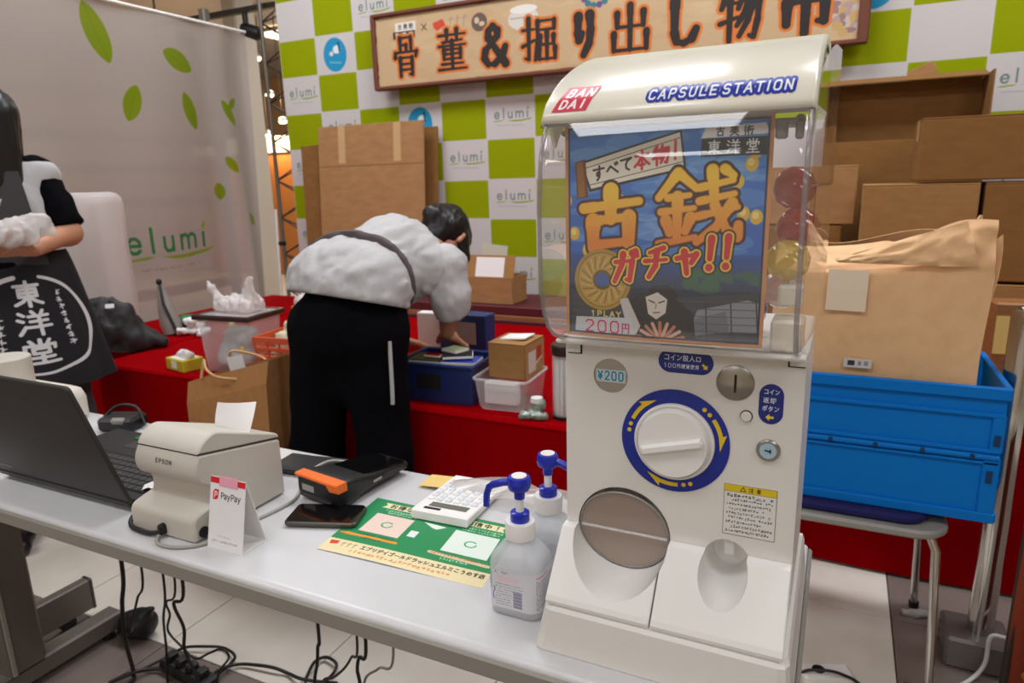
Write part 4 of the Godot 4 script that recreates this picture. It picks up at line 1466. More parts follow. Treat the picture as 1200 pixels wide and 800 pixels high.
func poster_image() -> Image:
	var W := 520
	var H := 560
	var im := paper(W, H, hex("2f62b4"))
	# a painted sky, darker street below
	for y in H:
		var c := hex("3a7fd0").lerp(hex("2f66bc"), clampf(y / 260.0, 0, 1)) if y < 330 else hex("2f5aa8").lerp(hex("24304c"), clampf((y - 330) / 90.0, 0, 1))
		im.fill_rect(Rect2i(0, y, W, 1), c)
	var r := RandomNumberGenerator.new()
	r.seed = 5
	for i in 46:
		oval(im, r.randf() * W, r.randf_range(20, 330), r.randf_range(30, 90), r.randf_range(8, 26), Color(0.72, 0.86, 0.96, 0.2))
	for i in 14:
		oval(im, r.randf_range(330, 520), r.randf_range(370, 420), r.randf_range(14, 34), r.randf_range(8, 18), Color(0.2, 0.4, 0.26, 0.7))
	# street of grey houses
	poly(im, [0, 430, 200, 450, 520, 420, 520, 560, 0, 560], hex("3c4048"))
	poly(im, [360, 470, 480, 440, 520, 452, 520, 520, 340, 530], hex("8a8c92"))
	poly(im, [330, 500, 430, 470, 440, 520, 340, 540], hex("70747c"))
	for i in 9:
		line(im, 20 + i * 60, 440, 14 + i * 62, 556, 3, hex("2c3038"))
	for i in 6:
		line(im, 0, 452 + i * 19, 520, 446 + i * 19, 2, hex("50545c"))
	for p in [[500, 90], [508, 60], [486, 206], [516, 214], [180, 172], [30, 170], [52, 256], [214, 306], [90, 300], [470, 130]]:
		oval(im, p[0] - 26, p[1] + 24, 15, 18, hex("dcb540"))
		oval(im, p[0] - 28, p[1] + 20, 8, 9, hex("f0d884"))
	# scroll
	poly(im, [44, 96, 308, 28, 322, 122, 70, 172], hex("1c1a1e"))
	poly(im, [50, 100, 304, 34, 316, 118, 74, 164], hex("e9e2cf"))
	line(im, 56, 112, 308, 46, 2, hex("5a5448"))
	line(im, 72, 154, 312, 104, 2, hex("5a5448"))
	poly(im, [28, 96, 58, 88, 66, 186, 34, 190], hex("6a3c1c"))
	poly(im, [32, 98, 50, 94, 58, 184, 38, 187], hex("96602c"))
	for g in [["す", 78, 110], ["べ", 116, 100], ["て", 152, 90]]:
		glyph(im, g[0], g[1], g[2], 34, 36, 5, hex("231e1c"), 0, 0.18)
	for g in [["本", 190, 76, 42], ["物", 238, 66, 42], ["!", 276, 56, 36]]:
		glyph(im, g[0], g[1], g[2], g[3], 46, 6.5, hex("d02c36"), 0, 0.18)
	# shop block
	poly(im, [366, 26, 500, 22, 512, 46, 354, 52], hex("e6e6e8"))
	write(im, "古美術", 388, 26, 22, 22, 32, 2.6, hex("2a2a30"))
	im.fill_rect(Rect2i(356, 52, 150, 42), hex("1c1e24"))
	write(im, "東洋堂", 370, 57, 32, 32, 44, 3.4, hex("eceef0"))
	# great golden characters
	for p in [[14.0, hex("16161c"), hex("16161c")], [6.0, hex("7a2e10"), hex("7a2e10")], [0.0, hex("f4c83a"), hex("e27a28")]]:
		glyph(im, "古", 34, 178, 190, 150, 35, p[1], 0, 0.12, true, p[2], p[0])
		glyph(im, "銭", 250, 136, 204, 180, 24, p[1], 0, 0.12, true, p[2], p[0])
	# coin
	oval(im, 108, 404, 82, 84, hex("4a3818"))
	oval(im, 106, 402, 80, 82, hex("b08c3c"))
	oval(im, 106, 402, 72, 74, hex("8e6c28"))
	oval(im, 106, 402, 69, 71, hex("bd9846"))
	for i in 30:
		var a := i * TAU / 30 + 0.1
		line(im, 106 + cos(a) * 34, 402 + sin(a) * 35, 106 + cos(a + 0.3) * 62, 402 + sin(a + 0.3) * 63, 3, hex("8a6a2a") if i % 2 else hex("d4b468"))
	oval(im, 106, 402, 27, 27, hex("6e5420"))
	oval(im, 106, 402, 19, 19, hex("34589c"))
	# red word
	for p in [[17.0, hex("1a1418")], [9.0, hex("e6c63e")], [0.0, hex("cf2438")]]:
		for g in [["ガ", 138, 330, 66, 80], ["チ", 220, 314, 66, 80], ["ャ", 298, 306, 66, 76], ["!", 362, 288, 54, 84], ["!", 402, 284, 54, 84]]:
			glyph(im, g[0], g[1], g[2], g[3], g[4], 15, p[1], 0.06, 0.1, true, Color(0, 0, 0, 0), p[0])
	# a painted townsman in dark robe with a folding fan
	poly(im, [170, 460, 214, 430, 300, 440, 350, 480, 360, 560, 160, 560], hex("2a2626"))
	poly(im, [156, 452, 178, 446, 214, 520, 200, 548, 178, 530], hex("c8c4c0"))
	poly(im, [226, 440, 258, 426, 284, 444, 280, 482, 256, 500, 234, 486], hex("d6cec4"))
	poly(im, [226, 442, 244, 412, 286, 408, 310, 432, 300, 460, 284, 446, 258, 428], hex("1c1a1c"))
	line(im, 236, 450, 250, 456, 3, hex("1c1a1c"))
	line(im, 262, 456, 276, 450, 3, hex("1c1a1c"))
	line(im, 255, 458, 253, 472, 2, hex("6a5a52"))
	line(im, 248, 482, 264, 481, 3, hex("9a3a34"))
	for i in 9:
		var a := PI + 0.25 + i * 0.32
		line(im, 268, 560, 268 + cos(a) * 62, 560 + sin(a) * 52, 9, hex("d8a890") if i % 2 else hex("c47a60"))
	# price box
	poly(im, [30, 506, 190, 500, 196, 548, 26, 552], hex("c8ccd0"))
	write(im, "1", 74, 486, 12, 15, 15, 3.4, hex("e4cf70"))
	write(im, "PLAY", 92, 486, 14, 15, 18, 3.4, hex("e4cf70"))
	write(im, "200", 54, 512, 32, 34, 36, 7, hex("f0d8dc"))
	write(im, "200", 54, 512, 32, 34, 36, 4.4, hex("c43a5c"))
	glyph(im, "円", 160, 516, 26, 28, 3.4, hex("c43a5c"))
	# frame of the card
	for e in [[0, 0, W, 9], [0, H - 9, W, 9], [0, 0, 9, H], [W - 9, 0, 9, H]]:
		im.fill_rect(Rect2i(e[0], e[1], e[2], e[3]), hex("c88a52"))
	for e in [[9, 9, W - 18, 5], [9, H - 14, W - 18, 5], [9, 9, 5, H - 18], [W - 14, 9, 5, H - 18]]:
		im.fill_rect(Rect2i(e[0], e[1], e[2], e[3]), hex("1e2c4c"))
	return im

# ---------------------------------------------------------------- the white folding table
func build_front_table() -> void:
	var t := thing("folding_table", "long white folding table carrying the tills and the toy machine", "table", Vector3(-0.95, 0, -0.91))
	var o := -t.position
	var x0 := -2.30
	var x1 := -0.011
	var st := mb()
	var prof := PackedVector2Array()
	# rounded edge profile, front at left
	for p in [[0.684, 0.688], [0.6845, 0.692], [0.6865, 0.6955], [0.690, 0.698], [0.694, 0.6995], [0.699, 0.70], [1.126, 0.70], [1.130, 0.6995], [1.134, 0.698], [1.137, 0.694], [1.138, 0.688], [1.138, 0.665], [0.684, 0.665]]:
		prof.append(Vector2(p[0], p[1]))
	prism(st, prof, x1 - x0, Transform3D(Basis(Vector3(0, 0, -1), Vector3.UP, Vector3.RIGHT), Vector3(x0, 0, 0)), 0.003)
	obj("tabletop", st, M.table_white, t, o)
	st = mb()
	for z in [-0.6815, -1.1405]:
		box(st, Vector3((x0 + x1) / 2, 0.678, z), Vector3(x1 - x0 - 0.006, 0.030, 0.008), 0.0035)
	box(st, Vector3(x1 + 0.003, 0.678, -0.911), Vector3(0.008, 0.030, 0.452), 0.0035)
	obj("edge_band", st, M.table_edge, t, o)
	for z in [-0.76, -1.06]:
		st = mb()
		box(st, Vector3((x0 + x1) / 2, 0.648, z), Vector3(x1 - x0 - 0.5, 0.034, 0.03), 0.003)
		obj("rail", st, M.table_leg, t, o)
	for x in [-1.90, -0.2]:
		st = mb()
		box(st, Vector3(x, 0.36, -0.855), Vector3(0.06, 0.60, 0.10), 0.008)
		var leg := obj("leg", st, M.table_leg, t, o)
		st = mb()
		box(st, Vector3(x + 0.031, 0.36, -0.822), Vector3(0.008, 0.58, 0.012), 0.002)
		obj("ridge", st, M.table_edge, leg)
		st = mb()
		box(st, Vector3(x, 0.050, -0.90), Vector3(0.06, 0.055, 0.45), 0.006)
		obj("foot", st, M.table_leg, t, o)
		for z in [-0.70, -1.09]:
			st = mb()
			cyl(st, Vector3(x, 0.0, z), Vector3(x, 0.024, z), 0.02, 0.016, 14)
			obj("glide", st, M.black, t, o)
	# the neighbouring table's foot beams, parked underneath
	var n := thing("table_base", "brown grey metal base beam with rubber stopper lying under the table", "table base", Vector3(-2.05, 0, -0.92))
	o = -n.position
	for q in [[-2.05, -1.14, 0.10]]:
		st = mb()
		box(st, Vector3(q[0], 0.03 + q[2] * 0.5, q[1] + 0.25), Vector3(0.035, q[2], 0.50), 0.004)
		obj("beam", st, M.table_leg, n, o)
		st = mb()
		box(st, Vector3(q[0], 0.03 + q[2] * 0.5, q[1] + 0.0), Vector3(0.038, q[2] + 0.004, 0.012), 0.003)
		obj("end_cap", st, M.dark_steel, n, o)
	st = mb()
	box(st, Vector3(-2.10, 0.045, -0.75), Vector3(0.10, 0.03, 0.05), 0.004)
	obj("crossbar", st, M.table_leg, n, o)
	for z in [-1.06, -0.72]:
		st = mb()
		cyl(st, Vector3(-2.065, 0.022, z), Vector3(-2.035, 0.022, z), 0.022, 0.022, 14)
		obj("caster", st, M.black, n, o)

# ---------------------------------------------------------------- things on the counter
func build_counter_things() -> void:
	build_laptop()
	build_printer()
	build_price_card()
	build_terminal()
	build_flyer_and_calculator()
	bottle("sanitizer_bottle", "hand sanitizer bottle with a purple doodle, its blue nozzle turned to the flyer", Vector3(-0.378, 0.70, -0.793), 0.0, -1, true)
	bottle("sanitizer_bottle", "hand sanitizer bottle standing behind another, its blue pump turned to the toy machine", Vector3(-0.372, 0.70, -0.882), 0.0, 1, false)
	# rear left: cream device with a white drum, black reader, blue strap
	var t := thing("label_printer", "cream label printer with a white drum behind the laptop", "printer", Vector3(-1.975, 0.70, -1.03))
	var st := mb()
	var rings := []
	for k in [[0.012, 0.0], [0.06, 0.0], [0.082, 0.006], [0.09, 0.02]]:
		var r := PackedVector3Array()
		for p in rrect(0.30 - k[1] * 2, 0.17 - k[1] * 2, 0.03, 5):
			r.append(Vector3(p.x, k[0], -p.y))
		rings.append(r)
	loft(st, rings)
	obj("housing", st, M.cream, t)
	st = mb()
	lathe(st, [[0.0, 0.088], [0.066, 0.088], [0.066, 0.166], [0.063, 0.169], [0.0, 0.169]], 36, Transform3D(Basis(), Vector3(-0.075, 0, 0.0)))
	obj("drum", st, M.printer, t)
	st = mb()
	box(st, Vector3(0, 0.006, 0), Vector3(0.26, 0.012, 0.14), 0.004)
	obj("foot_frame", st, M.grey_plastic, t)
	t = thing("card_reader", "small black card reader with a clear window behind the laptop keyboard", "card reader", Vector3(-1.655, 0.70, -1.08), 0.35)
	st = mb()
	box(st, Vector3(0, 0.018, 0), Vector3(0.10, 0.036, 0.07), 0.008)
	obj("body", st, M.black, t)
	st = mb()
	box(st, Vector3(0.01, 0.03, 0.03), Vector3(0.035, 0.014, 0.016), 0.003, Basis(Vector3.RIGHT, 0.5))
	obj("window", st, M.grey_plastic, t)
	st = mb()
	tube(st, spline([Vector3(-0.05, 0.03, 0.0), Vector3(-0.02, 0.055, -0.02), Vector3(0.03, 0.05, -0.02), Vector3(0.06, 0.012, 0.0)]), 0.004, 8)
	obj("cable", st, M.cable_black, t)
	t = thing("blue_strap", "bright blue woven strap looped on the counter behind the printer", "strap", Vector3(-1.46, 0.70, -1.085))
	var f := func(u: float, v: float) -> Vector3:
		var a := u * 3.4 - 0.3
		return Vector3(-0.07 + u * 0.16 + 0.03 * sin(a * 2.0), 0.004 + 0.026 * sin(u * PI) + v * 0.02 * sin(u * PI), 0.03 * cos(a) + v * 0.028)
	put("band", sheet(24, 3, f, 0.002), [M.tint_blue, M.tint_blue], t)
	st = mb()
	box(st, Vector3(0.075, 0.006, 0.012), Vector3(0.05, 0.012, 0.03), 0.004)
	obj("buckle", st, M.black, t)
	# small paper slips by the keyboard
	t = thing("lime_note", "lime green paper slip between the laptop and the receipt printer", "note", Vector3(-1.16, 0.7005, -0.785), 0.3)
	st = mb()
	box(st, Vector3(0, 0.0006, 0), Vector3(0.06, 0.001, 0.028))
	obj("slip", st, M.lime_note, t)
	t = thing("crumpled_receipt", "small crumpled white receipt beside the laptop keyboard", "receipt", Vector3(-1.195, 0.7225, -0.83), 0.5)
	put("slip", sheet(8, 4, func(u: float, v: float) -> Vector3: return Vector3((u - 0.5) * 0.05, 0.003 + 0.006 * absf(sin(u * 7.0 + v * 3.0)), (v - 0.5) * 0.03), 0.0005), [M.paper_white, M.paper_white], t)
	# clear plastic sleeve left behind the calculator
	t = thing("plastic_sleeve", "crumpled clear plastic bag lying behind the calculator and the pump bottles", "plastic bag", Vector3(-0.52, 0.70, -1.09))
	var g := func(u: float, v: float) -> Vector3: return Vector3((u - 0.5) * 0.30, 0.004 + 0.022 * absf(sin(u * 5.0 + v * 2.0)) * sin(u * PI) + 0.012 * sin(v * PI), (v - 0.5) * 0.09 - u * 0.01)
	put("film", sheet(26, 8, g), M.film, t)
	# cables on the counter
	t = thing("printer_cable", "grey cable curling in front of the receipt printer", "cable", Vector3(-1.04, 0.70, -0.72))
	var o := -t.position
	st = mb()
	tube(st, spline([Vector3(-1.045, 0.715, -0.735), Vector3(-1.05, 0.706, -0.715), Vector3(-1.03, 0.7035, -0.70), Vector3(-0.99, 0.7035, -0.705), Vector3(-0.955, 0.7035, -0.735), Vector3(-0.945, 0.7035, -0.80), Vector3(-0.93, 0.7035, -0.92), Vector3(-0.98, 0.7035, -1.0)]), 0.0032, 8)
	obj("sheath", st, M.cable_grey, t, o)
	t = thing("power_lead", "short black cable plugged into the front of the receipt printer", "cable", Vector3(-1.12, 0.70, -0.73))
	o = -t.position
	st = mb()
	tube(st, spline([Vector3(-1.15, 0.735, -0.78), Vector3(-1.155, 0.712, -0.745), Vector3(-1.13, 0.706, -0.722), Vector3(-1.08, 0.706, -0.716), Vector3(-1.05, 0.712, -0.722)]), 0.0042, 8)
	obj("sheath", st, M.cable_black, t, o)
	st = mb()
	box(st, Vector3(-1.048, 0.717, -0.724), Vector3(0.012, 0.02, 0.016), 0.003)
	obj("plug", st, M.black, t, o)

func build_laptop() -> void:
	var t := thing("laptop", "open black laptop seen from behind its lid, coloured notes on the palm rest", "laptop", Vector3(-1.40, 0.70, -0.9))
	var o := -t.position
	var w := 0.425
	var cx := -1.187 - w / 2
	var st := mb()
	box(st, Vector3(cx, 0.7115, -0.905), Vector3(w, 0.021, 0.265), 0.004)
	var base := obj("base", st, M.black, t, o)
	st = mb()
	box(st, Vector3(cx, 0.7224, -0.862), Vector3(w - 0.03, 0.001, 0.125), 0.0003)
	obj("key_well", st, M.black_matte, base)
	var key := mb()
	box(key, Vector3.ZERO, Vector3(0.0155, 0.0024, 0.0155), 0.001)
	var km := fin(key)
	for r in 6:
		for c in 21:
			put("key", km, M.lid_black, base, Vector3(cx - w / 2 + 0.026 + c * 0.0187 + (r % 3) * 0.002, 0.7238, -0.81 - r * 0.0187))
	st = mb()
	box(st, Vector3(cx - 0.03, 0.7222, -0.985), Vector3(0.1, 0.0008, 0.06))
	obj("touchpad", st, M.lid_black, base)
	# lid leaning towards the camera
	var lean := 0.30
	var hx := Transform3D(Basis(Vector3.RIGHT, lean), Vector3(cx, 0.716, -0.772))
	st = mb()
	prism(st, rrect(w, 0.272, 0.010, 4, Vector2(0, 0.136)), 0.009, hx, 0.002)
	var lid := obj("lid", st, M.lid_black, t, o)
	st = mb()
	prism(st, rrect(w - 0.016, 0.25, 0.004, 3, Vector2(0, 0.14)), 0.0008, hx.translated_local(Vector3(0, 0, -0.0006)))
	obj("screen", st, M.gloss_black, lid)
	st = mb()
	prism(st, rrect(w - 0.002, 0.014, 0.003, 3, Vector2(0, 0.006)), 0.013, hx.translated_local(Vector3(0, 0, -0.002)), 0.002)
	obj("hinge_bar", st, M.black, lid)
	st = mb()
	prism(st, rrect(0.05, 0.006, 0.002, 3, Vector2(-0.165, 0.03)), 0.0006, hx.translated_local(Vector3(0, 0, 0.0089)))
	obj("badge", st, M.dark_steel, lid)
	for s in [["note", "note_orange", Vector3(-1.365, 0.7229, -1.005), Vector3(0.062, 0.0012, 0.026), -0.25], ["note", "note_blue", Vector3(-1.315, 0.7229, -0.972), Vector3(0.052, 0.0012, 0.006), -0.2], ["note", "leaf_green", Vector3(-1.485, 0.7229, -1.01), Vector3(0.03, 0.0012, 0.02), 0.1]]:
		st = mb()
		box(st, s[2], s[3], 0.0, Basis(Vector3.UP, s[4]))
		obj(s[0], st, M[s[1]], t, o)

func build_printer() -> void:
	var t := thing("receipt_printer", "cream receipt printer with a white paper slip curling out of it", "receipt printer", Vector3(-1.05, 0.70, -0.84))
	var o := -t.position
	var x0 := -1.131
	var x1 := -0.972
	var along := func(st: SurfaceTool, prof: Array, a: float, b: float, bev: float) -> void:
		var p := PackedVector2Array()
		for q in prof:
			p.append(Vector2(-q[0], q[1]))
		prism(st, p, b - a, Transform3D(Basis(Vector3(0, 0, -1), Vector3.UP, Vector3.RIGHT), Vector3(a, 0, 0)), bev)
	var st := mb()
	along.call(st, [[-0.728, 0.704], [-0.7275, 0.734], [-0.7283, 0.739], [-0.7305, 0.7435], [-0.734, 0.747], [-0.739, 0.7495], [-0.772, 0.757], [-0.772, 0.704]], x0 - 0.004, x1 + 0.002, 0.003)
	obj("front_tray", st, M.printer, t, o)
	st = mb()
	along.call(st, [[-0.772, 0.704], [-0.772, 0.757], [-0.7752, 0.766], [-0.7765, 0.775], [-0.7758, 0.7835], [-0.7725, 0.790], [-0.767, 0.7945], [-0.760, 0.7985], [-0.754, 0.804], [-0.7495, 0.811], [-0.7475, 0.820], [-0.7478, 0.830], [-0.7505, 0.840], [-0.7545, 0.847], [-0.758, 0.853], [-0.94, 0.818], [-0.945, 0.812], [-0.945, 0.704]], x0, x1, 0.003)
	obj("housing", st, M.printer, t, o)
	st = mb()
	along.call(st, [[-0.757, 0.8555], [-0.760, 0.861], [-0.7645, 0.8665], [-0.770, 0.872], [-0.777, 0.8765], [-0.784, 0.8797], [-0.792, 0.8818], [-0.80, 0.8818], [-0.81, 0.8788], [-0.86, 0.860], [-0.94, 0.830], [-0.945, 0.824], [-0.943, 0.8205]], x0 + 0.001, x1 - 0.001, 0.0025)
	obj("paper_lid", st, M.printer, t, o)
	st = mb()
	along.call(st, [[-0.7568, 0.8532], [-0.7562, 0.8555], [-0.943, 0.8206], [-0.943, 0.8180]], x0 + 0.002, x1 - 0.002, 0.0)
	obj("seam", st, M.dark_steel, t, o)
	var f := func(u: float, v: float) -> Vector3: return Vector3(lerpf(-1.075, -0.988, u) + 0.016 * (1.0 - v) * (1.0 - v) * (0.1 - u), lerpf(0.897, 0.842, v), -0.895 + 0.012 * sin(v * 1.6) - 0.03 * pow(u, 2.0) * (1.0 - v))
	put("paper_slip", sheet(10, 10, f, 0.0006), [M.paper_white, M.paper_white], t, o)
	var im := paper(128, 32, Color(0.3, 0.3, 0.3, 0))
	write(im, "EPSON", 6, 6, 18, 20, 23, 4, hex("55524e"))
	put("lettering", sheet(6, 4, func(u: float, v: float) -> Vector3: return Vector3(lerpf(-1.076, -1.028, u), lerpf(0.8405, 0.8285, v), lerpf(-0.7505, -0.7476, v) + 0.0008)), printed(im, 0.5, true), t, o)
	st = mb()
	cyl(st, Vector3(x1 - 0.012, 0.717, -0.745), Vector3(x1 + 0.0045, 0.717, -0.745), 0.010, 0.010, 20)
	obj("cable_hole", st, M.black_matte, t, o)

func build_price_card() -> void:
	var t := thing("payment_stand", "small white tent card with a red logo and pink tape beside the printer", "table card", Vector3(-0.909, 0.70, -0.755))
	var im := paper(256, 384, hex("f0eeee"))
	im.fill_rect(Rect2i(0, 0, 256, 34), hex("d8202c"))
	poly(im, [22, 80, 36, 66, 66, 66, 60, 112, 46, 122, 22, 122], hex("d8202c"))
	glyph(im, "P", 32, 78, 24, 34, 6, hex("f4eeee"), 0.1)
	write(im, "P", 80, 78, 24, 34, 26, 5, hex("2c2a2c"))
	glyph(im, "a", 102, 78, 24, 34, 5, hex("2c2a2c"))
	glyph(im, "y", 126, 78, 24, 34, 5, hex("2c2a2c"))
	glyph(im, "P", 154, 78, 24, 34, 5, hex("2c2a2c"))
	glyph(im, "a", 178, 78, 24, 34, 5, hex("2c2a2c"))
	glyph(im, "y", 202, 78, 24, 34, 5, hex("2c2a2c"))
	var r := RandomNumberGenerator.new()
	r.seed = 4
	smallprint(im, 30, 336, 190, 10, hex("8a8688"), r)
	smallprint(im, 70, 310, 100, 7, hex("b0acae"), r)
	var lean := 0.21
	var front := sheet(1, 6, func(u: float, v: float) -> Vector3: return Vector3((u - 0.5) * 0.081, 0.121 * (1.0 - v), 0.022 - 0.026 * (1.0 - v)), 0.0012)
	put("front_face", front, [printed(im, 0.45), M.paper_white], t)
	put("back_face", sheet(1, 1, func(u: float, v: float) -> Vector3: return Vector3((0.5 - u) * 0.081, 0.121 * (1.0 - v), -0.034 + 0.029 * (1.0 - v)), 0.0012), [M.paper_white, M.paper_white], t)
	var st := mb()
	box(st, Vector3(0, 0.001, -0.006), Vector3(0.081, 0.0015, 0.054))
	obj("bottom_flap", st, M.paper_white, t)
	st = mb()
	box(st, Vector3(0.002, 0.1155, -0.0022), Vector3(0.042, 0.017, 0.0008), 0.0, Basis(Vector3.RIGHT, -lean))
	obj("pink_tape", st, M.pink, t)

func build_terminal() -> void:
	# handheld pay terminal: long black slab propped towards the camera, orange clasp
	var t := thing("pay_terminal", "black handheld pay terminal with an orange cover beside the phone", "pay terminal", Vector3(-0.87, 0.70, -0.95), 0.0)
	var st := mb()
	# local z runs from the near end to the far end along the slab
	var bs := Basis(Vector3.UP, -0.16)
	var xf := Transform3D(bs, Vector3.ZERO)
	var rings := []
	for k in [[0.024, 0.020, 0.052, 0.050], [0.018, 0.006, 0.060, 0.056], [-0.01, 0.004, 0.062, 0.056], [-0.04, 0.010, 0.058, 0.050], [-0.08, 0.012, 0.054, 0.041], [-0.175, 0.012, 0.05, 0.030], [-0.182, 0.015, 0.046, 0.027]]:
		var r := PackedVector3Array()
		for p in rrect(k[2] * 2, k[3] - k[1], 0.010, 4):
			r.append(xf * Vector3(p.x, (k[1] + k[3]) / 2 + p.y, k[0]))
		r.reverse()
		rings.append(r)
	loft(st, rings, true, true, true)
	obj("body", st, M.black, t)
	st = mb()
	var op := PackedVector2Array([Vector2(-0.060, 0.051), Vector2(-0.060, 0.057), Vector2(0.063, 0.057), Vector2(0.064, 0.04), Vector2(0.04, 0.038), Vector2(0.030, 0.0495)])
	prism(st, op, 0.026, xf * Transform3D(Basis(), Vector3(0, 0, 0.0)), 0.002)
	obj("orange_cover", st, M.orange, t)
	st = mb()
	box(st, xf * Vector3(0, 0.0385, -0.105), Vector3(0.094, 0.004, 0.135), 0.0015, bs * Basis(Vector3.RIGHT, -0.115))
	obj("screen", st, M.gloss_black, t)
	st = mb()
	box(st, xf * Vector3(-0.024, 0.032, 0.0235), Vector3(0.034, 0.013, 0.0016), 0.0, bs)
	obj("label", st, M.cable_grey, t)
	st = mb()
	box(st, xf * Vector3(0.0545, 0.026, -0.085), Vector3(0.0008, 0.005, 0.025), 0.0, bs * Basis(Vector3.UP, 0.1))
	obj("side_print", st, M.cable_grey, t)
	st = mb()
	box(st, xf * Vector3(0.0, 0.006, -0.02), Vector3(0.08, 0.012, 0.07), 0.003, bs)
	obj("foot", st, M.black_matte, t)
	# charger cradle behind it with its lead
	t = thing("charging_cradle", "flat black charging tray behind the pay terminal with a grey lead", "charger", Vector3(-1.0, 0.70, -1.055), 0.1)
	st = mb()
	box(st, Vector3(0, 0.010, 0), Vector3(0.16, 0.02, 0.075), 0.006)
	obj("tray", st, M.black, t)
	st = mb()
	tube(st, spline([Vector3(0.04, 0.03, 0.06), Vector3(0.05, 0.028, 0.0), Vector3(0.09, 0.012, -0.035), Vector3(0.13, 0.004, -0.05)]), 0.0035, 8)
	obj("lead", st, M.cable_grey, t)
	st = mb()
	tube(st, spline([Vector3(-0.07, 0.012, -0.03), Vector3(-0.02, 0.006, -0.055), Vector3(0.05, 0.004, -0.062)]), 0.003, 8)
	obj("lead", st, M.cable_black, t)
	# phone
	t = thing("smartphone", "dark grey smartphone lying on the counter in front of the pay terminal", "phone", Vector3(-0.822, 0.70, -0.891), 0.34)
	st = mb()
	prism(st, rrect(0.135, 0.074, 0.010, 6), 0.0105, Transform3D(Basis(Vector3.RIGHT, -PI / 2), Vector3(0, 0.002, 0)), 0.0028)
	obj("body", st, M.dark_steel, t)
	st = mb()
	prism(st, rrect(0.130, 0.069, 0.008, 6), 0.0006, Transform3D(Basis(Vector3.RIGHT, -PI / 2), Vector3(0, 0.0122, 0)))
	obj("screen", st, M.gloss_black, t)
	st = mb()
	box(st, Vector3(-0.01, 0.001, 0.0), Vector3(0.11, 0.002, 0.05))
	obj("case_back", st, M.black, t)

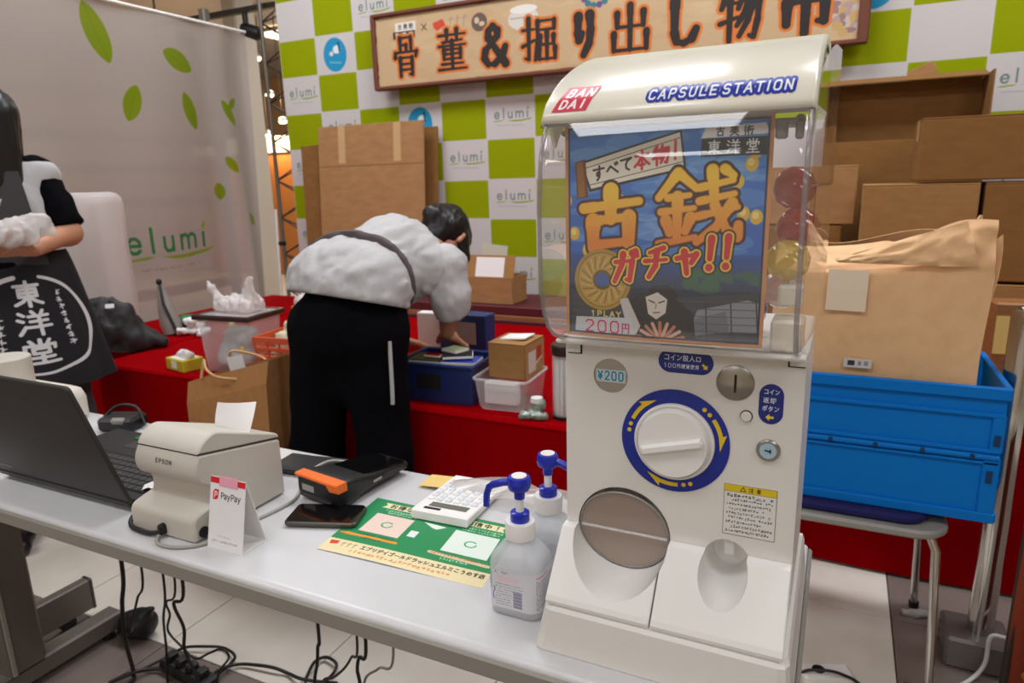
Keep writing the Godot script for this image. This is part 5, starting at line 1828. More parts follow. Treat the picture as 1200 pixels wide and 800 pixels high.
func build_flyer_and_calculator() -> void:
	var im := paper(640, 440, hex("1f8a52"))
	var r := RandomNumberGenerator.new()
	r.seed = 8
	im.fill_rect(Rect2i(0, 350, 640, 90), hex("ecdcae"))
	# headline ribbon
	poly(im, [60, 24, 600, 24, 588, 44, 600, 66, 60, 66, 76, 44], hex("e9e2b4"))
	write(im, "お得な", 92, 28, 32, 32, 38, 5, hex("3a2a1e"))
	smallprint(im, 216, 34, 200, 22, hex("3a2a1e"), r)
	write(im, "配信中!", 430, 28, 34, 32, 40, 5, hex("3a2a1e"))
	smallprint(im, 90, 76, 170, 13, hex("cfe6cc"), r)
	smallprint(im, 110, 94, 130, 11, hex("cfe6cc"), r)
	smallprint(im, 420, 76, 180, 13, hex("cfe6cc"), r)
	smallprint(im, 440, 94, 150, 11, hex("cfe6cc"), r)
	# the two code panels are left blank, with their round green mark
	for c in [[70, 116, 170, 150, "ecd2c4"], [420, 116, 180, 160, "dfeadf"]]:
		im.fill_rect(Rect2i(c[0], c[1], c[2], c[3]), hex(c[4]))
		for q in 14:
			var a0 := q * TAU / 16
			line(im, c[0] + c[2] / 2 + cos(a0) * 22, c[1] + c[3] / 2 + sin(a0) * 20, c[0] + c[2] / 2 + cos(a0 + 0.4) * 22, c[1] + c[3] / 2 + sin(a0 + 0.4) * 20, 6, hex("2c9a62"))
	# speech tag and the two caption strips
	poly(im, [280, 110, 380, 116, 350, 146, 330, 142], hex("dfe9da"))
	im.fill_rect(Rect2i(262, 190, 34, 46), hex("e4eae6"))
	oval(im, 52, 300, 44, 10, hex("e07a34"))
	line(im, 40, 300, 250, 300, 16, hex("e49a30"))
	smallprint(im, 78, 278, 150, 13, hex("2c4030"), r)
	smallprint(im, 110, 306, 90, 12, hex("30503a"), r)
	line(im, 390, 300, 616, 312, 18, hex("dcc8a0"))
	smallprint(im, 392, 292, 220, 13, hex("c8503c"), r)
	smallprint(im, 440, 318, 110, 12, hex("cfe0c8"), r)
	# the shop line
	poly(im, [14, 366, 50, 362, 52, 384, 22, 392], hex("d8482c"))
	for q in 3:
		line(im, 66 + q * 24, 372, 82 + q * 24, 370, 3, hex("8a7454"))
		line(im, 74 + q * 24, 364, 72 + q * 24, 392, 3, hex("8a7454"))
	write(im, "エブリデイゴールドラッシュエルミこうのす店", 148, 364, 20, 24, 23, 4, hex("3a3026"))
	smallprint(im, 120, 402, 400, 18, hex("d88a50"), r)
	var t := thing("flyer", "green and cream coupon flyer lying flat under the calculator", "flyer", Vector3(-0.618, 0.70, -0.9))
	# corners measured on the table top
	var a := Vector3(-0.785, 0, -0.998)
	var b := Vector3(-0.478, 0, -0.998)
	var c := Vector3(-0.766, 0, -0.800)
	var d := Vector3(-0.452, 0, -0.808)
	put("sheet", sheet(8, 6, func(u: float, v: float) -> Vector3: return a.lerp(b, u).lerp(c.lerp(d, u), v) + Vector3(0.618, 0.0016 + 0.0012 * sin(u * 5.0) * v, 0.9), 0.0006), [printed(im, 0.35), M.paper_white], t)
	# calculator
	t = thing("calculator", "white desk calculator with a dark display standing on the green flyer", "calculator", Vector3(-0.622, 0.7035, -1.045), 0.04)
	var st := mb()
	var prof := PackedVector2Array([Vector2(-0.09, 0.0), Vector2(-0.09, 0.006), Vector2(-0.087, 0.008), Vector2(0.082, 0.0165), Vector2(0.088, 0.014), Vector2(0.09, 0.0)])
	# the display end is the high one, nearest the counter edge
	prism(st, prof, 0.118, Transform3D(Basis(Vector3(0, 0, 1), Vector3.UP, Vector3(-1, 0, 0)), Vector3(0.059, 0, 0)), 0.002)
	obj("case", st, M.paper_white, t)
	var slope := Basis(Vector3.RIGHT, -0.05)
	st = mb()
	box(st, Vector3(0.004, 0.0145, 0.056), Vector3(0.078, 0.003, 0.019), 0.0006, slope)
	obj("display", st, mat("lcd", hex("6d7066"), 0.25), t)
	st = mb()
	box(st, Vector3(-0.022, 0.0154, 0.0735), Vector3(0.034, 0.003, 0.0085), 0.0006, slope)
	obj("solar_cell", st, M.gloss_black, t)
	var key := mb()
	box(key, Vector3.ZERO, Vector3(0.0135, 0.005, 0.0115), 0.0015, slope)
	var km := fin(key)
	mat("key_grey", hex("dfe2e6"), 0.5)
	for j in 7:
		for i in 6:
			put("key", km, M.key_grey if (i + j) % 3 else M.paper_white, t, Vector3(-0.045 + i * 0.018, 0.0142 - (j * 0.0163 - 0.005) * 0.05, 0.034 - j * 0.0163))
	t = thing("sticky_note", "yellow paper note lying at the far end of the calculator", "note", Vector3(-0.700, 0.7025, -1.10), 0.05)
	put("sheet", sheet(6, 3, func(u: float, v: float) -> Vector3: return Vector3((u - 0.5) * 0.075, 0.003 + 0.004 * u, (v - 0.5) * 0.055), 0.0006), [M.note_yellow, M.note_yellow], t)

func bottle(called: String, label: String, at: Vector3, turn: float, way: int, doodle: bool) -> void:
	var t := thing(called, label, "bottle", at, turn)
	var st := mb()
	var rings := []
	for k in [[0.0, 0.036, 0.029], [0.004, 0.0395, 0.0325], [0.02, 0.040, 0.033], [0.075, 0.040, 0.033], [0.086, 0.038, 0.031], [0.097, 0.030, 0.026], [0.104, 0.022, 0.0205], [0.110, 0.0185, 0.0185], [0.118, 0.018, 0.018]]:
		var r := PackedVector3Array()
		for p in rrect(k[1] * 2, k[2] * 2, minf(0.018, k[2] * 0.98), 5):
			r.append(Vector3(p.x, k[0], -p.y))
		rings.append(r)
	loft(st, rings, true, true, true)
	obj("body", st, M.milky, t)
	st = mb()
	rings = []
	for k in [[0.0025, 0.036, 0.029], [0.055, 0.0375, 0.0305]]:
		var r := PackedVector3Array()
		for p in rrect(k[1] * 2, k[2] * 2, 0.016, 5):
			r.append(Vector3(p.x, k[0], -p.y))
		rings.append(r)
	loft(st, rings, true, true, true)
	obj("liquid", st, clear("gel", Color(0.86, 0.88, 0.9), 0.35, 0.1), t)
	st = mb()
	lathe(st, [[0.0, 0.112], [0.021, 0.112], [0.0215, 0.115], [0.0215, 0.134], [0.0205, 0.1365], [0.0, 0.1365]], 28)
	obj("screw_cap", st, M.paper_white, t)
	st = mb()
	lathe(st, [[0.0, 0.1365], [0.0135, 0.1365], [0.0138, 0.139], [0.0135, 0.149], [0.011, 0.1505], [0.0, 0.1505]], 24)
	obj("collar", st, M.pump_blue, t)
	st = mb()
	cyl(st, Vector3(0, 0.150, 0), Vector3(0, 0.176, 0), 0.0058)
	obj("stem", st, M.paper_white, t)
	st = mb()
	lathe(st, [[0.0, 0.170], [0.0075, 0.170], [0.0078, 0.18], [0.0145, 0.184], [0.0165, 0.189], [0.0165, 0.198], [0.0145, 0.2025], [0.0, 0.2035]], 28)
	var n := [Vector3(way * 0.010, 0.193, 0.0), Vector3(way * 0.024, 0.190, 0.001), Vector3(way * 0.040, 0.184, 0.002), Vector3(way * 0.0465, 0.179, 0.002), Vector3(way * 0.050, 0.168, 0.003), Vector3(way * 0.0515, 0.150, 0.003)]
	tube(st, n, 0.0058, 12, 0.0046)
	var head := obj("pump_head", st, M.pump_blue, t)
	st = mb()
	lathe(st, [[0.0, 0.2032], [0.0108, 0.2032], [0.0105, 0.2042], [0.0, 0.2044]], 24)
	obj("button", st, M.paper_white, head)
	# printed label wrapped round the front and the side
	var im := paper(512, 256, hex("d9d9de"))
	var r2 := RandomNumberGenerator.new()
	r2.seed = 15
	smallprint(im, 20, 12, 100, 15, hex("8c8a92"), r2)
	im.fill_rect(Rect2i(40, 44, 140, 34), hex("e4ccd2"))
	for i in 9:
		smallprint(im, 20, 92 + i * 17, 110 if i > 2 else 190, 8, hex("7a7884"), r2)
	for i in 16:
		im.fill_rect(Rect2i(142, 130 + i * 7, 60, 3 + i % 3), hex("4a4478"))
	for i in 15:
		smallprint(im, 270, 50 + i * 13, 220, 8, hex("6c6a78"), r2)
	im.fill_rect(Rect2i(270, 22, 110, 10), hex("d88a9c"))
	if doodle:
		for q in 7:
			var a := q * 0.9
			line(im, 8 + sin(a) * 5, 120 + q * 12, 12 + sin(a + 1.4) * 8, 132 + q * 12, 4, hex("3a3aa8"))
	var f := func(u: float, v: float) -> Vector3:
		var p: Vector2
		if u < 0.45:
			p = Vector2(lerpf(-0.030, 0.022, u / 0.45), 0.0333)
		elif u < 0.6:
			var a := lerpf(PI / 2, 0.0, (u - 0.45) / 0.15)
			p = Vector2(0.022 + cos(a) * 0.0183, 0.015 + sin(a) * 0.0183)
		else:
			p = Vector2(0.0403, lerpf(0.015, -0.022, (u - 0.6) / 0.4))
		return Vector3(p.x, lerpf(0.074, 0.014, v), p.y)
	put("label", sheet(40, 2, f), printed(im, 0.4), t)
	if doodle:
		# the purple pen doodle on the corner
		im = paper(96, 160, Color(0.2, 0.2, 0.62, 0))
		for q in 5:
			oval(im, 40 + sin(q * 2.0) * 14, 34 + q * 24, 13, 12, hex("3c3ca6"))
			oval(im, 40 + sin(q * 2.0) * 14, 34 + q * 24, 8, 7, Color(0.86, 0.86, 0.88))
			line(im, 40, 30 + q * 24, 70, 16 + q * 26, 5, hex("3c3ca6"))
		put("doodle", sheet(1, 1, func(u: float, v: float) -> Vector3: return Vector3(lerpf(-0.0405, -0.0305, u), lerpf(0.066, 0.034, v), lerpf(0.022, 0.0336, u))), printed(im, 0.5, true), t)

# ---------------------------------------------------------------- red display tables
func cloth_table(label: String, x0: float, x1: float, z0: float, z1: float, y: float, folds: float) -> void:
	var t := thing("display_table", label, "table", Vector3((x0 + x1) / 2, 0, (z0 + z1) / 2))
	var o := -t.position
	var st := mb()
	box(st, Vector3((x0 + x1) / 2, y - 0.012, (z0 + z1) / 2), Vector3(x1 - x0, 0.024, z1 - z0), 0.009)
	obj("cloth_top", st, M.red_cloth, t, o)
	var drop := func(a: Vector3, b: Vector3, out: Vector3) -> ArrayMesh:
		var L := a.distance_to(b)
		return sheet(maxi(8, int(L * 26)), 10, func(u: float, v: float) -> Vector3:
			var w := sin(u * L * 13.0 + sin(u * L * 5.0) * 1.4) * 0.5 + 0.5
			return a.lerp(b, u) + Vector3(0, -v * (y - 0.016), 0) + out * (0.002 + v * (0.008 + folds * w)), 0.003)
	var e := 0.006
	put("cloth_front", drop.call(Vector3(x0 + e, y - 0.006, z1 - e), Vector3(x1 - e, y - 0.006, z1 - e), Vector3.BACK), [M.red_cloth, M.red_cloth], t, o)
	put("cloth_side", drop.call(Vector3(x0 + e, y - 0.006, z0 + e), Vector3(x0 + e, y - 0.006, z1 - e), Vector3.LEFT), [M.red_cloth, M.red_cloth], t, o)
	put("cloth_side", drop.call(Vector3(x1 - e, y - 0.006, z1 - e), Vector3(x1 - e, y - 0.006, z0 + e), Vector3.RIGHT), [M.red_cloth, M.red_cloth], t, o)
	for px in [x0 + 0.06, x1 - 0.06]:
		for pz in [z0 + 0.06, z1 - 0.06]:
			st = mb()
			cyl(st, Vector3(px, 0, pz), Vector3(px, y - 0.03, pz), 0.014)
			obj("leg", st, M.steel, t, o)

func build_display_tables() -> void:
	cloth_table("long display table under a red cloth, wares in boxes on it", -2.80, -0.46, -3.04, -1.75, 0.60, 0.010)
	cloth_table("short red cloth table along the leaf banner with a wrap roll on it", -3.44, -2.83, -3.42, -1.96, 0.60, 0.010)
	cloth_table("red cloth table behind the stool with cardboard boxes piled on it", -0.30, 1.50, -3.46, -2.36, 0.62, 0.012)
	var t := thing("wall_ledge", "dark red and brown stepped ledge along the foot of the checked backdrop", "ledge", Vector3(-1.6, 0, -3.28))
	for k in [[-3.28, 0.34, 0.68, 0.40, "maroon"], [-3.10, 0.3175, 0.635, 0.045, "wood"], [-3.069, 0.307, 0.614, 0.016, "maroon"]]:
		if not M.has("maroon"):
			mat("maroon", hex("56121a"), 0.6)
		var st := mb()
		box(st, Vector3(0, k[1], k[0] + 3.28), Vector3(2.3, k[2], k[3]), 0.004)
		obj("step", st, M[k[4]], t)

# ---------------------------------------------------------------- cardboard
func carton(called: String, label: String, base: Vector3, s: Vector3, turn: float, m: Material, group := "", tape := true) -> Node3D:
	var t := thing(called, label, "box", base, turn, group)
	var st := mb()
	box(st, Vector3(0, s.y / 2 - 0.002, 0), Vector3(s.x, s.y - 0.004, s.z), 0.004)
	obj("body", st, m, t)
	for k in [-1, 1]:
		st = mb()
		box(st, Vector3(0, s.y - 0.002, k * (s.z / 4 + 0.0005)), Vector3(s.x - 0.001, 0.005, s.z / 2 - 0.002), 0.001, Basis(Vector3.RIGHT, k * 0.006))
		obj("flap", st, m, t)
	if tape:
		st = mb()
		box(st, Vector3(0, s.y + 0.001, 0), Vector3(s.x, 0.0015, 0.05))
		for k in [-1, 1]:
			box(st, Vector3(k * (s.x / 2 + 0.0006), s.y - 0.035, 0), Vector3(0.001, 0.07, 0.05))
		obj("tape", st, M.tape, t)
	return t

func lump(called: String, label: String, category: String, at: Vector3, bones: Array, cell: float, m: Material, part: String, blend := 0.03, crease := 0.0, cs := 20.0, planes := [], turn := 0.0) -> Node3D:
	var t := thing(called, label, category, at, turn)
	var st := mb()
	nets(st, bones, cell, blend, planes, 0.0, crease, cs)
	obj(part, st, m, t)
	return t

func build_display_things() -> void:
	var st := mb()
	# --- along the banner
	var t := thing("wrap_roll", "tall roll of translucent white bubble wrap standing before the leaf banner", "wrap roll", Vector3(-3.245, 0.60, -2.10))
	lathe(st, [[0.0, 0.0], [0.155, 0.0], [0.165, 0.01], [0.168, 0.2], [0.162, 0.45], [0.167, 0.64], [0.160, 0.675], [0.145, 0.695], [0.12, 0.703], [0.06, 0.70]], 40)
	obj("roll", st, M.wrap, t)
	st = mb()
	cyl(st, Vector3(0, 0.002, 0), Vector3(0, 0.70, 0), 0.05)
	obj("core", st, M.card_pale, t)
	put("loose_end", sheet(14, 10, func(u: float, v: float) -> Vector3: return Vector3(cos(0.4 - u * 1.5) * (0.172 + 0.05 * u), 0.68 - v * 0.66, -sin(0.4 - u * 1.5) * (0.172 + 0.05 * u)) + Vector3(0, 0, 0.01 * sin(v * 8.0) * u)), M.wrap, t)
	t = lump("black_bag", "slumped dark grey cloth bag with a white tag on the red table", "bag", Vector3(-2.92, 0.60, -1.93),
		[[Vector3(-0.17, 0.05, 0), 0.05, Vector3(0.11, 0.045, 0), 0.045], [Vector3(-0.15, 0.15, 0), 0.06, Vector3(0.05, 0.17, 0.01), 0.05], [Vector3(-0.05, 0.1, 0), 0.09, Vector3(0.06, 0.08, 0), 0.07], [Vector3(-0.16, 0.21, 0), 0.022, Vector3(0.01, 0.235, 0), 0.018], [Vector3(0.08, 0.04, 0), 0.05, Vector3(0.20, 0.03, 0.0), 0.026]], 0.011, M.bag_black, "body", 0.05, 0.016, 14.0, [[Vector3(0, -1, 0), 0.0]], 0.75)
	st = mb()
	box(st, Vector3(0.015, 0.215, 0.055), Vector3(0.035, 0.02, 0.004), 0.001, Basis(Vector3.RIGHT, -0.5))
	obj("tag", st, M.paper_white, t)
	t = thing("folded_parasol", "grey folded parasol with a black tip leaning beside the wrap roll", "parasol", Vector3(-2.98, 0.60, -2.28))
	st = mb()
	lathe(st, [[0.0, 0.0], [0.045, 0.004], [0.05, 0.06], [0.035, 0.16], [0.014, 0.25], [0.0, 0.255]], 18, Transform3D(Basis(Vector3.BACK, 0.22), Vector3.ZERO))
	obj("canopy", st, M.grey_plastic, t)
	st = mb()
	tube(st, [Vector3(0.05, 0.02, 0.02), Vector3(0.0, 0.16, 0.035), Vector3(-0.045, 0.25, 0.005)], 0.007, 8)
	obj("strap", st, M.black, t)
	st = mb()
	ball(st, Vector3(-0.056, 0.262, 0.0), Vector3(0.014, 0.018, 0.014), 12)
	obj("tip", st, M.black, t)
	rng.seed = 12
	var bones := []
	for i in 22:
		var p := Vector3(rng.randf_range(-0.07, 0.08), rng.randf_range(0.012, 0.03), rng.randf_range(-0.04, 0.05))
		if i < 9:
			p = Vector3(rng.randf_range(-0.05, 0.03), rng.randf_range(0.03, 0.085), rng.randf_range(-0.03, 0.02))
		bones.append([p, 0.016, p + Vector3(rng.randf_range(-0.02, 0.02), 0.005, rng.randf_range(-0.02, 0.02)), 0.013])
	lump("crumpled_tissue", "crumpled white tissue paper lying on the red cloth", "tissue", Vector3(-2.86, 0.60, -2.31), bones, 0.006, M.paper_white, "paper", 0.006, 0.006, 40.0, [[Vector3(0, -1, 0), 0.0]])
	t = thing("green_roll", "small dark green roll lying behind the crumpled tissue", "roll", Vector3(-3.06, 0.60, -2.46), 0.5)
	st = mb()
	cyl(st, Vector3(-0.05, 0.032, 0), Vector3(0.06, 0.032, 0), 0.032, 0.032, 22)
	obj("body", st, M.leaf_green, t)
	st = mb()
	cyl(st, Vector3(0.06, 0.032, 0), Vector3(0.063, 0.032, 0), 0.02, 0.02, 18)
	obj("core", st, M.paper_white, t)
	t = thing("lime_ball", "tiny lime green ball on the red cloth beside the green roll", "ball", Vector3(-2.82, 0.60, -2.50))
	st = mb()
	ball(st, Vector3(0, 0.016, 0), Vector3(0.016, 0.016, 0.016), 14)
	obj("ball", st, M.lime_note, t)
	# --- tissue box, storage box, carrier bag
	t = thing("tissue_box", "small yellow and white tissue box at the edge of the red table", "tissue box", Vector3(-2.35, 0.60, -1.83), -0.2)
	st = mb()
	box(st, Vector3(0, 0.024, 0), Vector3(0.13, 0.048, 0.09), 0.003)
	obj("carton", st, mat("carton_yellow", hex("c8b428"), 0.6), t)
	st = mb()
	box(st, Vector3(0.0, 0.026, 0.0455), Vector3(0.04, 0.03, 0.001))
	box(st, Vector3(0, 0.0486, 0), Vector3(0.10, 0.001, 0.07))
	obj("label", st, M.paper_white, t)
	st = mb()
	nets(st, [[Vector3(-0.03, 0.052, 0), 0.016, Vector3(0.035, 0.06, 0), 0.018], [Vector3(0.0, 0.06, 0), 0.02, Vector3(0.02, 0.075, 0.005), 0.008]], 0.006, 0.01, [], 0.0, 0.008, 40.0)
	obj("tissue", st, M.paper_white, t)
	t = thing("storage_box", "translucent plastic storage box with a dark brown lid rim, packing inside", "storage box", Vector3(-2.13, 0.60, -1.93), 0.1)
	st = mb()
	var rings := []
	for k in [[0.0, 0.108, 0.085], [0.01, 0.114, 0.09], [0.215, 0.126, 0.10]]:
		var r := PackedVector3Array()
		for p in rrect(k[1] * 2, k[2] * 2, 0.02, 4):
			r.append(Vector3(p.x, k[0], -p.y))
		rings.append(r)
	loft(st, rings, true, false, true)
	obj("tub", st, M.clear_plastic, t)
	mat("lid_brown", hex("35201e"), 0.35)
	for k in [[Vector3(0, 0.22, 0.102), Vector3(0.272, 0.020, 0.02)], [Vector3(0, 0.22, -0.102), Vector3(0.272, 0.020, 0.02)], [Vector3(-0.128, 0.22, 0), Vector3(0.02, 0.020, 0.19)], [Vector3(0.128, 0.22, 0), Vector3(0.02, 0.020, 0.19)]]:
		st = mb()
		box(st, k[0], k[1], 0.004)
		obj("lid_rim", st, M.lid_brown, t)
	st = mb()
	box(st, Vector3(0, 0.226, 0), Vector3(0.24, 0.003, 0.188), 0.001)
	obj("lid_panel", st, M.clear_plastic, t)
	st = mb()
	nets(st, [[Vector3(-0.06, 0.06, 0.0), 0.045, Vector3(0.06, 0.07, -0.01), 0.05], [Vector3(-0.05, 0.12, -0.02), 0.045, Vector3(0.05, 0.13, 0.02), 0.045], [Vector3(-0.04, 0.05, 0.04), 0.035, Vector3(0.05, 0.05, 0.04), 0.035]], 0.012, 0.02, [[Vector3(0, -1, 0), -0.012]], 0.0, 0.014, 22.0)
	obj("packing", st, M.cloth_white, t)
	st = mb()
	box(st, Vector3(0.085, 0.10, 0.0985), Vector3(0.02, 0.03, 0.001))
	obj("label", st, M.note_yellow, t)
	t = thing("carrier_bag", "white plastic carrier bag with upright handles on the storage box", "plastic bag", Vector3(-2.13, 0.831, -1.93), 0.1)
	st = mb()
	nets(st, [[Vector3(-0.08, 0.02, 0), 0.03, Vector3(0.06, 0.02, 0.02), 0.032], [Vector3(-0.04, 0.03, -0.03), 0.03, Vector3(0.07, 0.03, -0.03), 0.03], [Vector3(-0.085, 0.03, 0), 0.026, Vector3(-0.12, 0.085, 0), 0.012, Vector3(0, 0, 1), 1.8], [Vector3(-0.12, 0.085, 0), 0.012, Vector3(-0.14, 0.105, 0), 0.010], [Vector3(0.055, 0.04, 0), 0.036, Vector3(0.075, 0.125, 0), 0.013, Vector3(0, 0, 1), 1.8]], 0.006, 0.02, [[Vector3(0, -1, 0), 0.0]], 0.0, 0.014, 36.0)
	obj("body", st, M.wrap, t)
	# --- pile of clear bags and the rolled poster, orange basket
	t = thing("stock_carton", "plain cardboard box under the pile of clear bags", "box", Vector3(-1.88, 0.60, -2.26))
	st = mb()
	box(st, Vector3(0, 0.11, 0), Vector3(0.34, 0.22, 0.26), 0.004)
	obj("body", st, M.card, t)
	t = lump("clear_bags", "pile of crumpled clear plastic bags on the stock carton", "plastic bag", Vector3(-1.88, 0.821, -2.24), [[Vector3(-0.12, 0.03, 0), 0.035, Vector3(0.1, 0.035, 0.02), 0.04], [Vector3(-0.05, 0.05, 0.04), 0.035, Vector3(0.14, 0.05, -0.03), 0.03], [Vector3(-0.13, 0.02, 0.09), 0.025, Vector3(0.05, 0.03, 0.1), 0.03]], 0.010, M.wrap, "bags", 0.03, 0.02, 30.0, [[Vector3(0, -1, 0), 0.0]])
	t = thing("rolled_poster", "white rolled poster with yellow and red bands on the clear bags", "poster roll", Vector3(-1.84, 0.915, -2.22), -0.25)
	st = mb()
	cyl(st, Vector3(-0.16, 0.012, 0), Vector3(0.16, 0.012, 0), 0.014)
	obj("roll", st, M.paper_white, t)
	for k in [[0.03, "yellow"], [0.085, "red_cloth"]]:
		st = mb()
		cyl(st, Vector3(k[0] - 0.015, 0.012, 0), Vector3(k[0] + 0.015, 0.012, 0), 0.0148)
		obj("band", st, M[k[1]], t)
	t = thing("shop_basket", "orange plastic basket with slatted sides holding small packs", "basket", Vector3(-1.86, 0.60, -1.94), 0.1)
	for j in 5:
		st = mb()
		var y := 0.012 + j * 0.034
		var g := 0.004 * j
		for k in [[Vector3(0, y, 0.08 + g), Vector3(0.20 + g * 2, 0.016, 0.006)], [Vector3(0, y, -0.08 - g), Vector3(0.20 + g * 2, 0.016, 0.006)], [Vector3(-0.10 - g, y, 0), Vector3(0.006, 0.016, 0.16 + g * 2)], [Vector3(0.10 + g, y, 0), Vector3(0.006, 0.016, 0.16 + g * 2)]]:
			box(st, k[0], k[1] + (Vector3(0, 0.008, 0) if j == 4 else Vector3.ZERO), 0.002)
		obj("slat", st, M.basket_orange, t)
	for sx in [-1, 1]:
		for sz in [-1, 1]:
			st = mb()
			tube(st, [Vector3(sx * 0.10, 0.0, sz * 0.08), Vector3(sx * 0.116, 0.155, sz * 0.096)], 0.006, 6)
			obj("corner_rib", st, M.basket_orange, t)
	for sx in [-0.05, 0.0, 0.05]:
		st = mb()
		tube(st, [Vector3(sx, 0.0, 0.081), Vector3(sx * 1.1, 0.15, 0.097)], 0.004, 6)
		obj("rib", st, M.basket_orange, t)
	st = mb()
	box(st, Vector3(0, 0.003, 0), Vector3(0.2, 0.005, 0.16), 0.001)
	obj("floor_plate", st, M.basket_orange, t)
	t = lump("plastic_packs", "pale crumpled plastic packs heaped in the orange basket", "packs", Vector3(-1.86, 0.606, -1.94), [[Vector3(-0.06, 0.06, 0), 0.045, Vector3(0.06, 0.06, 0), 0.045], [Vector3(-0.05, 0.12, 0), 0.04, Vector3(0.05, 0.13, 0.01), 0.045], [Vector3(-0.02, 0.17, -0.02), 0.03, Vector3(0.05, 0.18, 0.02), 0.03]], 0.010, mat("pack_cream", hex("d8ceb0"), 0.5), "packs", 0.02, 0.016, 34.0, [], 0.1)
	# --- paper carrier on a carton before the table
	carton("low_carton", "cardboard box on the floor under the brown paper carrier", Vector3(-1.79, 0.0, -1.61), Vector3(0.34, 0.28, 0.2), 0.06, M.card)
	t = thing("paper_carrier", "brown paper shopping bag with twine handles and a white slip", "paper bag", Vector3(-1.79, 0.287, -1.61), 0.06)
	st = mb()
	rings = []
	for k in [[0.0, 0.165, 0.085], [0.02, 0.168, 0.088], [0.2, 0.172, 0.095], [0.36, 0.176, 0.088], [0.43, 0.178, 0.07]]:
		var r := PackedVector3Array()
		var P := [[1, -1], [1, -0.35], [0.97, 0.0], [1, 0.35], [1, 1], [0.4, 1.04], [-0.3, 0.98], [-1, 1], [-1, 0.35], [-0.96, 0.0], [-1, -0.35], [-1, -1], [-0.3, -1.03], [0.4, -0.98]]
		for p in P:
			r.append(Vector3(p[0] * k[1], k[0] + (0.05 * p[0] if k[0] > 0.3 else 0.0), p[1] * k[2]))
		r.reverse()
		rings.append(r)
	loft(st, rings, true, false, false)
	obj("bag", st, M.kraft_bag, t)
	for z in [0.075, -0.075]:
		st = mb()
		tube(st, spline([Vector3(-0.11, 0.40, z), Vector3(-0.105, 0.46, z * 0.8), Vector3(-0.05, 0.445, z * 1.4), Vector3(0.0, 0.425, z * 1.5), Vector3(0.05, 0.41, z)]), 0.0045, 8)
		obj("handle", st, mat("twine", hex("c8a070"), 0.8), t)
	st = mb()
	box(st, Vector3(-0.02, 0.415, 0.0), Vector3(0.07, 0.10, 0.002), 0.0, Basis(Vector3.BACK, 0.2))
	obj("slip", st, M.paper_white, t)
	# --- middle of the table
	t = thing("blue_bin", "dark blue plastic bin full of booklets where the bending person reaches in", "bin", Vector3(-1.17, 0.60, -1.92), 0.05)
	st = mb()
	for k in [[Vector3(0, 0.065, 0.10), Vector3(0.27, 0.13, 0.006)], [Vector3(0, 0.065, -0.10), Vector3(0.27, 0.13, 0.006)], [Vector3(-0.135, 0.065, 0), Vector3(0.006, 0.13, 0.20)], [Vector3(0.135, 0.065, 0), Vector3(0.006, 0.13, 0.20)], [Vector3(0, 0.003, 0), Vector3(0.27, 0.006, 0.2)]]:
		box(st, k[0], k[1], 0.002)
	for k in [[Vector3(0, 0.126, 0.104), Vector3(0.285, 0.012, 0.012)], [Vector3(0, 0.126, -0.104), Vector3(0.285, 0.012, 0.012)], [Vector3(-0.139, 0.126, 0), Vector3(0.012, 0.012, 0.2)], [Vector3(0.139, 0.126, 0), Vector3(0.012, 0.012, 0.2)]]:
		box(st, k[0], k[1], 0.003)
	obj("bin", st, M.bin_blue, t)
	st = mb()
	box(st, Vector3(-0.02, 0.07, 0.1035), Vector3(0.09, 0.05, 0.001))
	obj("label", st, M.black_matte, t)
	for k in [[Vector3(0.07, 0.13, 0.03), Vector3(0.12, 0.012, 0.09), "tint_blue", 0.2, "blue booklet lying on top of the dark blue bin"], [Vector3(0.05, 0.145, 0.02), Vector3(0.1, 0.010, 0.08), "black_matte", 0.5, "dark booklet on top of the blue one in the bin"], [Vector3(0.03, 0.157, 0.0), Vector3(0.07, 0.01, 0.06), "pale_green", -0.3, "pale green patterned packet on the dark booklet"], [Vector3(-0.05, 0.115, 0.03), Vector3(0.12, 0.04, 0.09), "olive", 0.1, "olive green booklet at the person's hand"], [Vector3(-0.03, 0.142, 0.04), Vector3(0.06, 0.008, 0.03), "red_cloth", 0.0, "small red card beside the person's hand"]]:
		if not M.has("pale_green"):
			mat("pale_green", hex("a8b890"), 0.5)
			mat("olive", hex("4c4a20"), 0.6)
		var bk := thing("booklet", k[4], "booklet", Vector3(-1.17, 0.60, -1.92) + k[0], k[3])
		st = mb()
		box(st, Vector3.ZERO, k[1], 0.002)
		obj("cover", st, M[k[2]], bk)
		st = mb()
		box(st, Vector3(0.002, 0, 0.002), k[1] * Vector3(0.99, 0.7, 1.0), 0.0)
		obj("pages", st, M.paper_white, bk)
	t = thing("blue_file_box", "upright navy blue file box with a pale label sheet", "file box", Vector3(-1.295, 0.60, -2.28), -0.1)
	st = mb()
	box(st, Vector3(0, 0.105, 0), Vector3(0.22, 0.21, 0.07), 0.004)
	obj("case", st, M.case_blue, t)
	st = mb()
	box(st, Vector3(0.015, 0.135, 0.0355), Vector3(0.10, 0.085, 0.001))
	obj("label", st, M.cable_grey, t)
	st = mb()
	box(st, Vector3(-0.04, 0.212, 0.0), Vector3(0.08, 0.012, 0.04), 0.002)
	obj("papers", st, M.note_yellow, t)
	t = thing("white_paper_bag", "narrow white paper bag standing beside the navy file box", "paper bag", Vector3(-1.465, 0.60, -2.29), 0.1)
	st = mb()
	box(st, Vector3(0, 0.10, 0), Vector3(0.10, 0.20, 0.05), 0.003)
	obj("bag", st, M.paper_white, t)
	t = thing("open_tub", "clear plastic tub holding a small cardboard box and white papers", "tub", Vector3(-0.925, 0.60, -1.90), 0.06)
	st = mb()
	rings = []
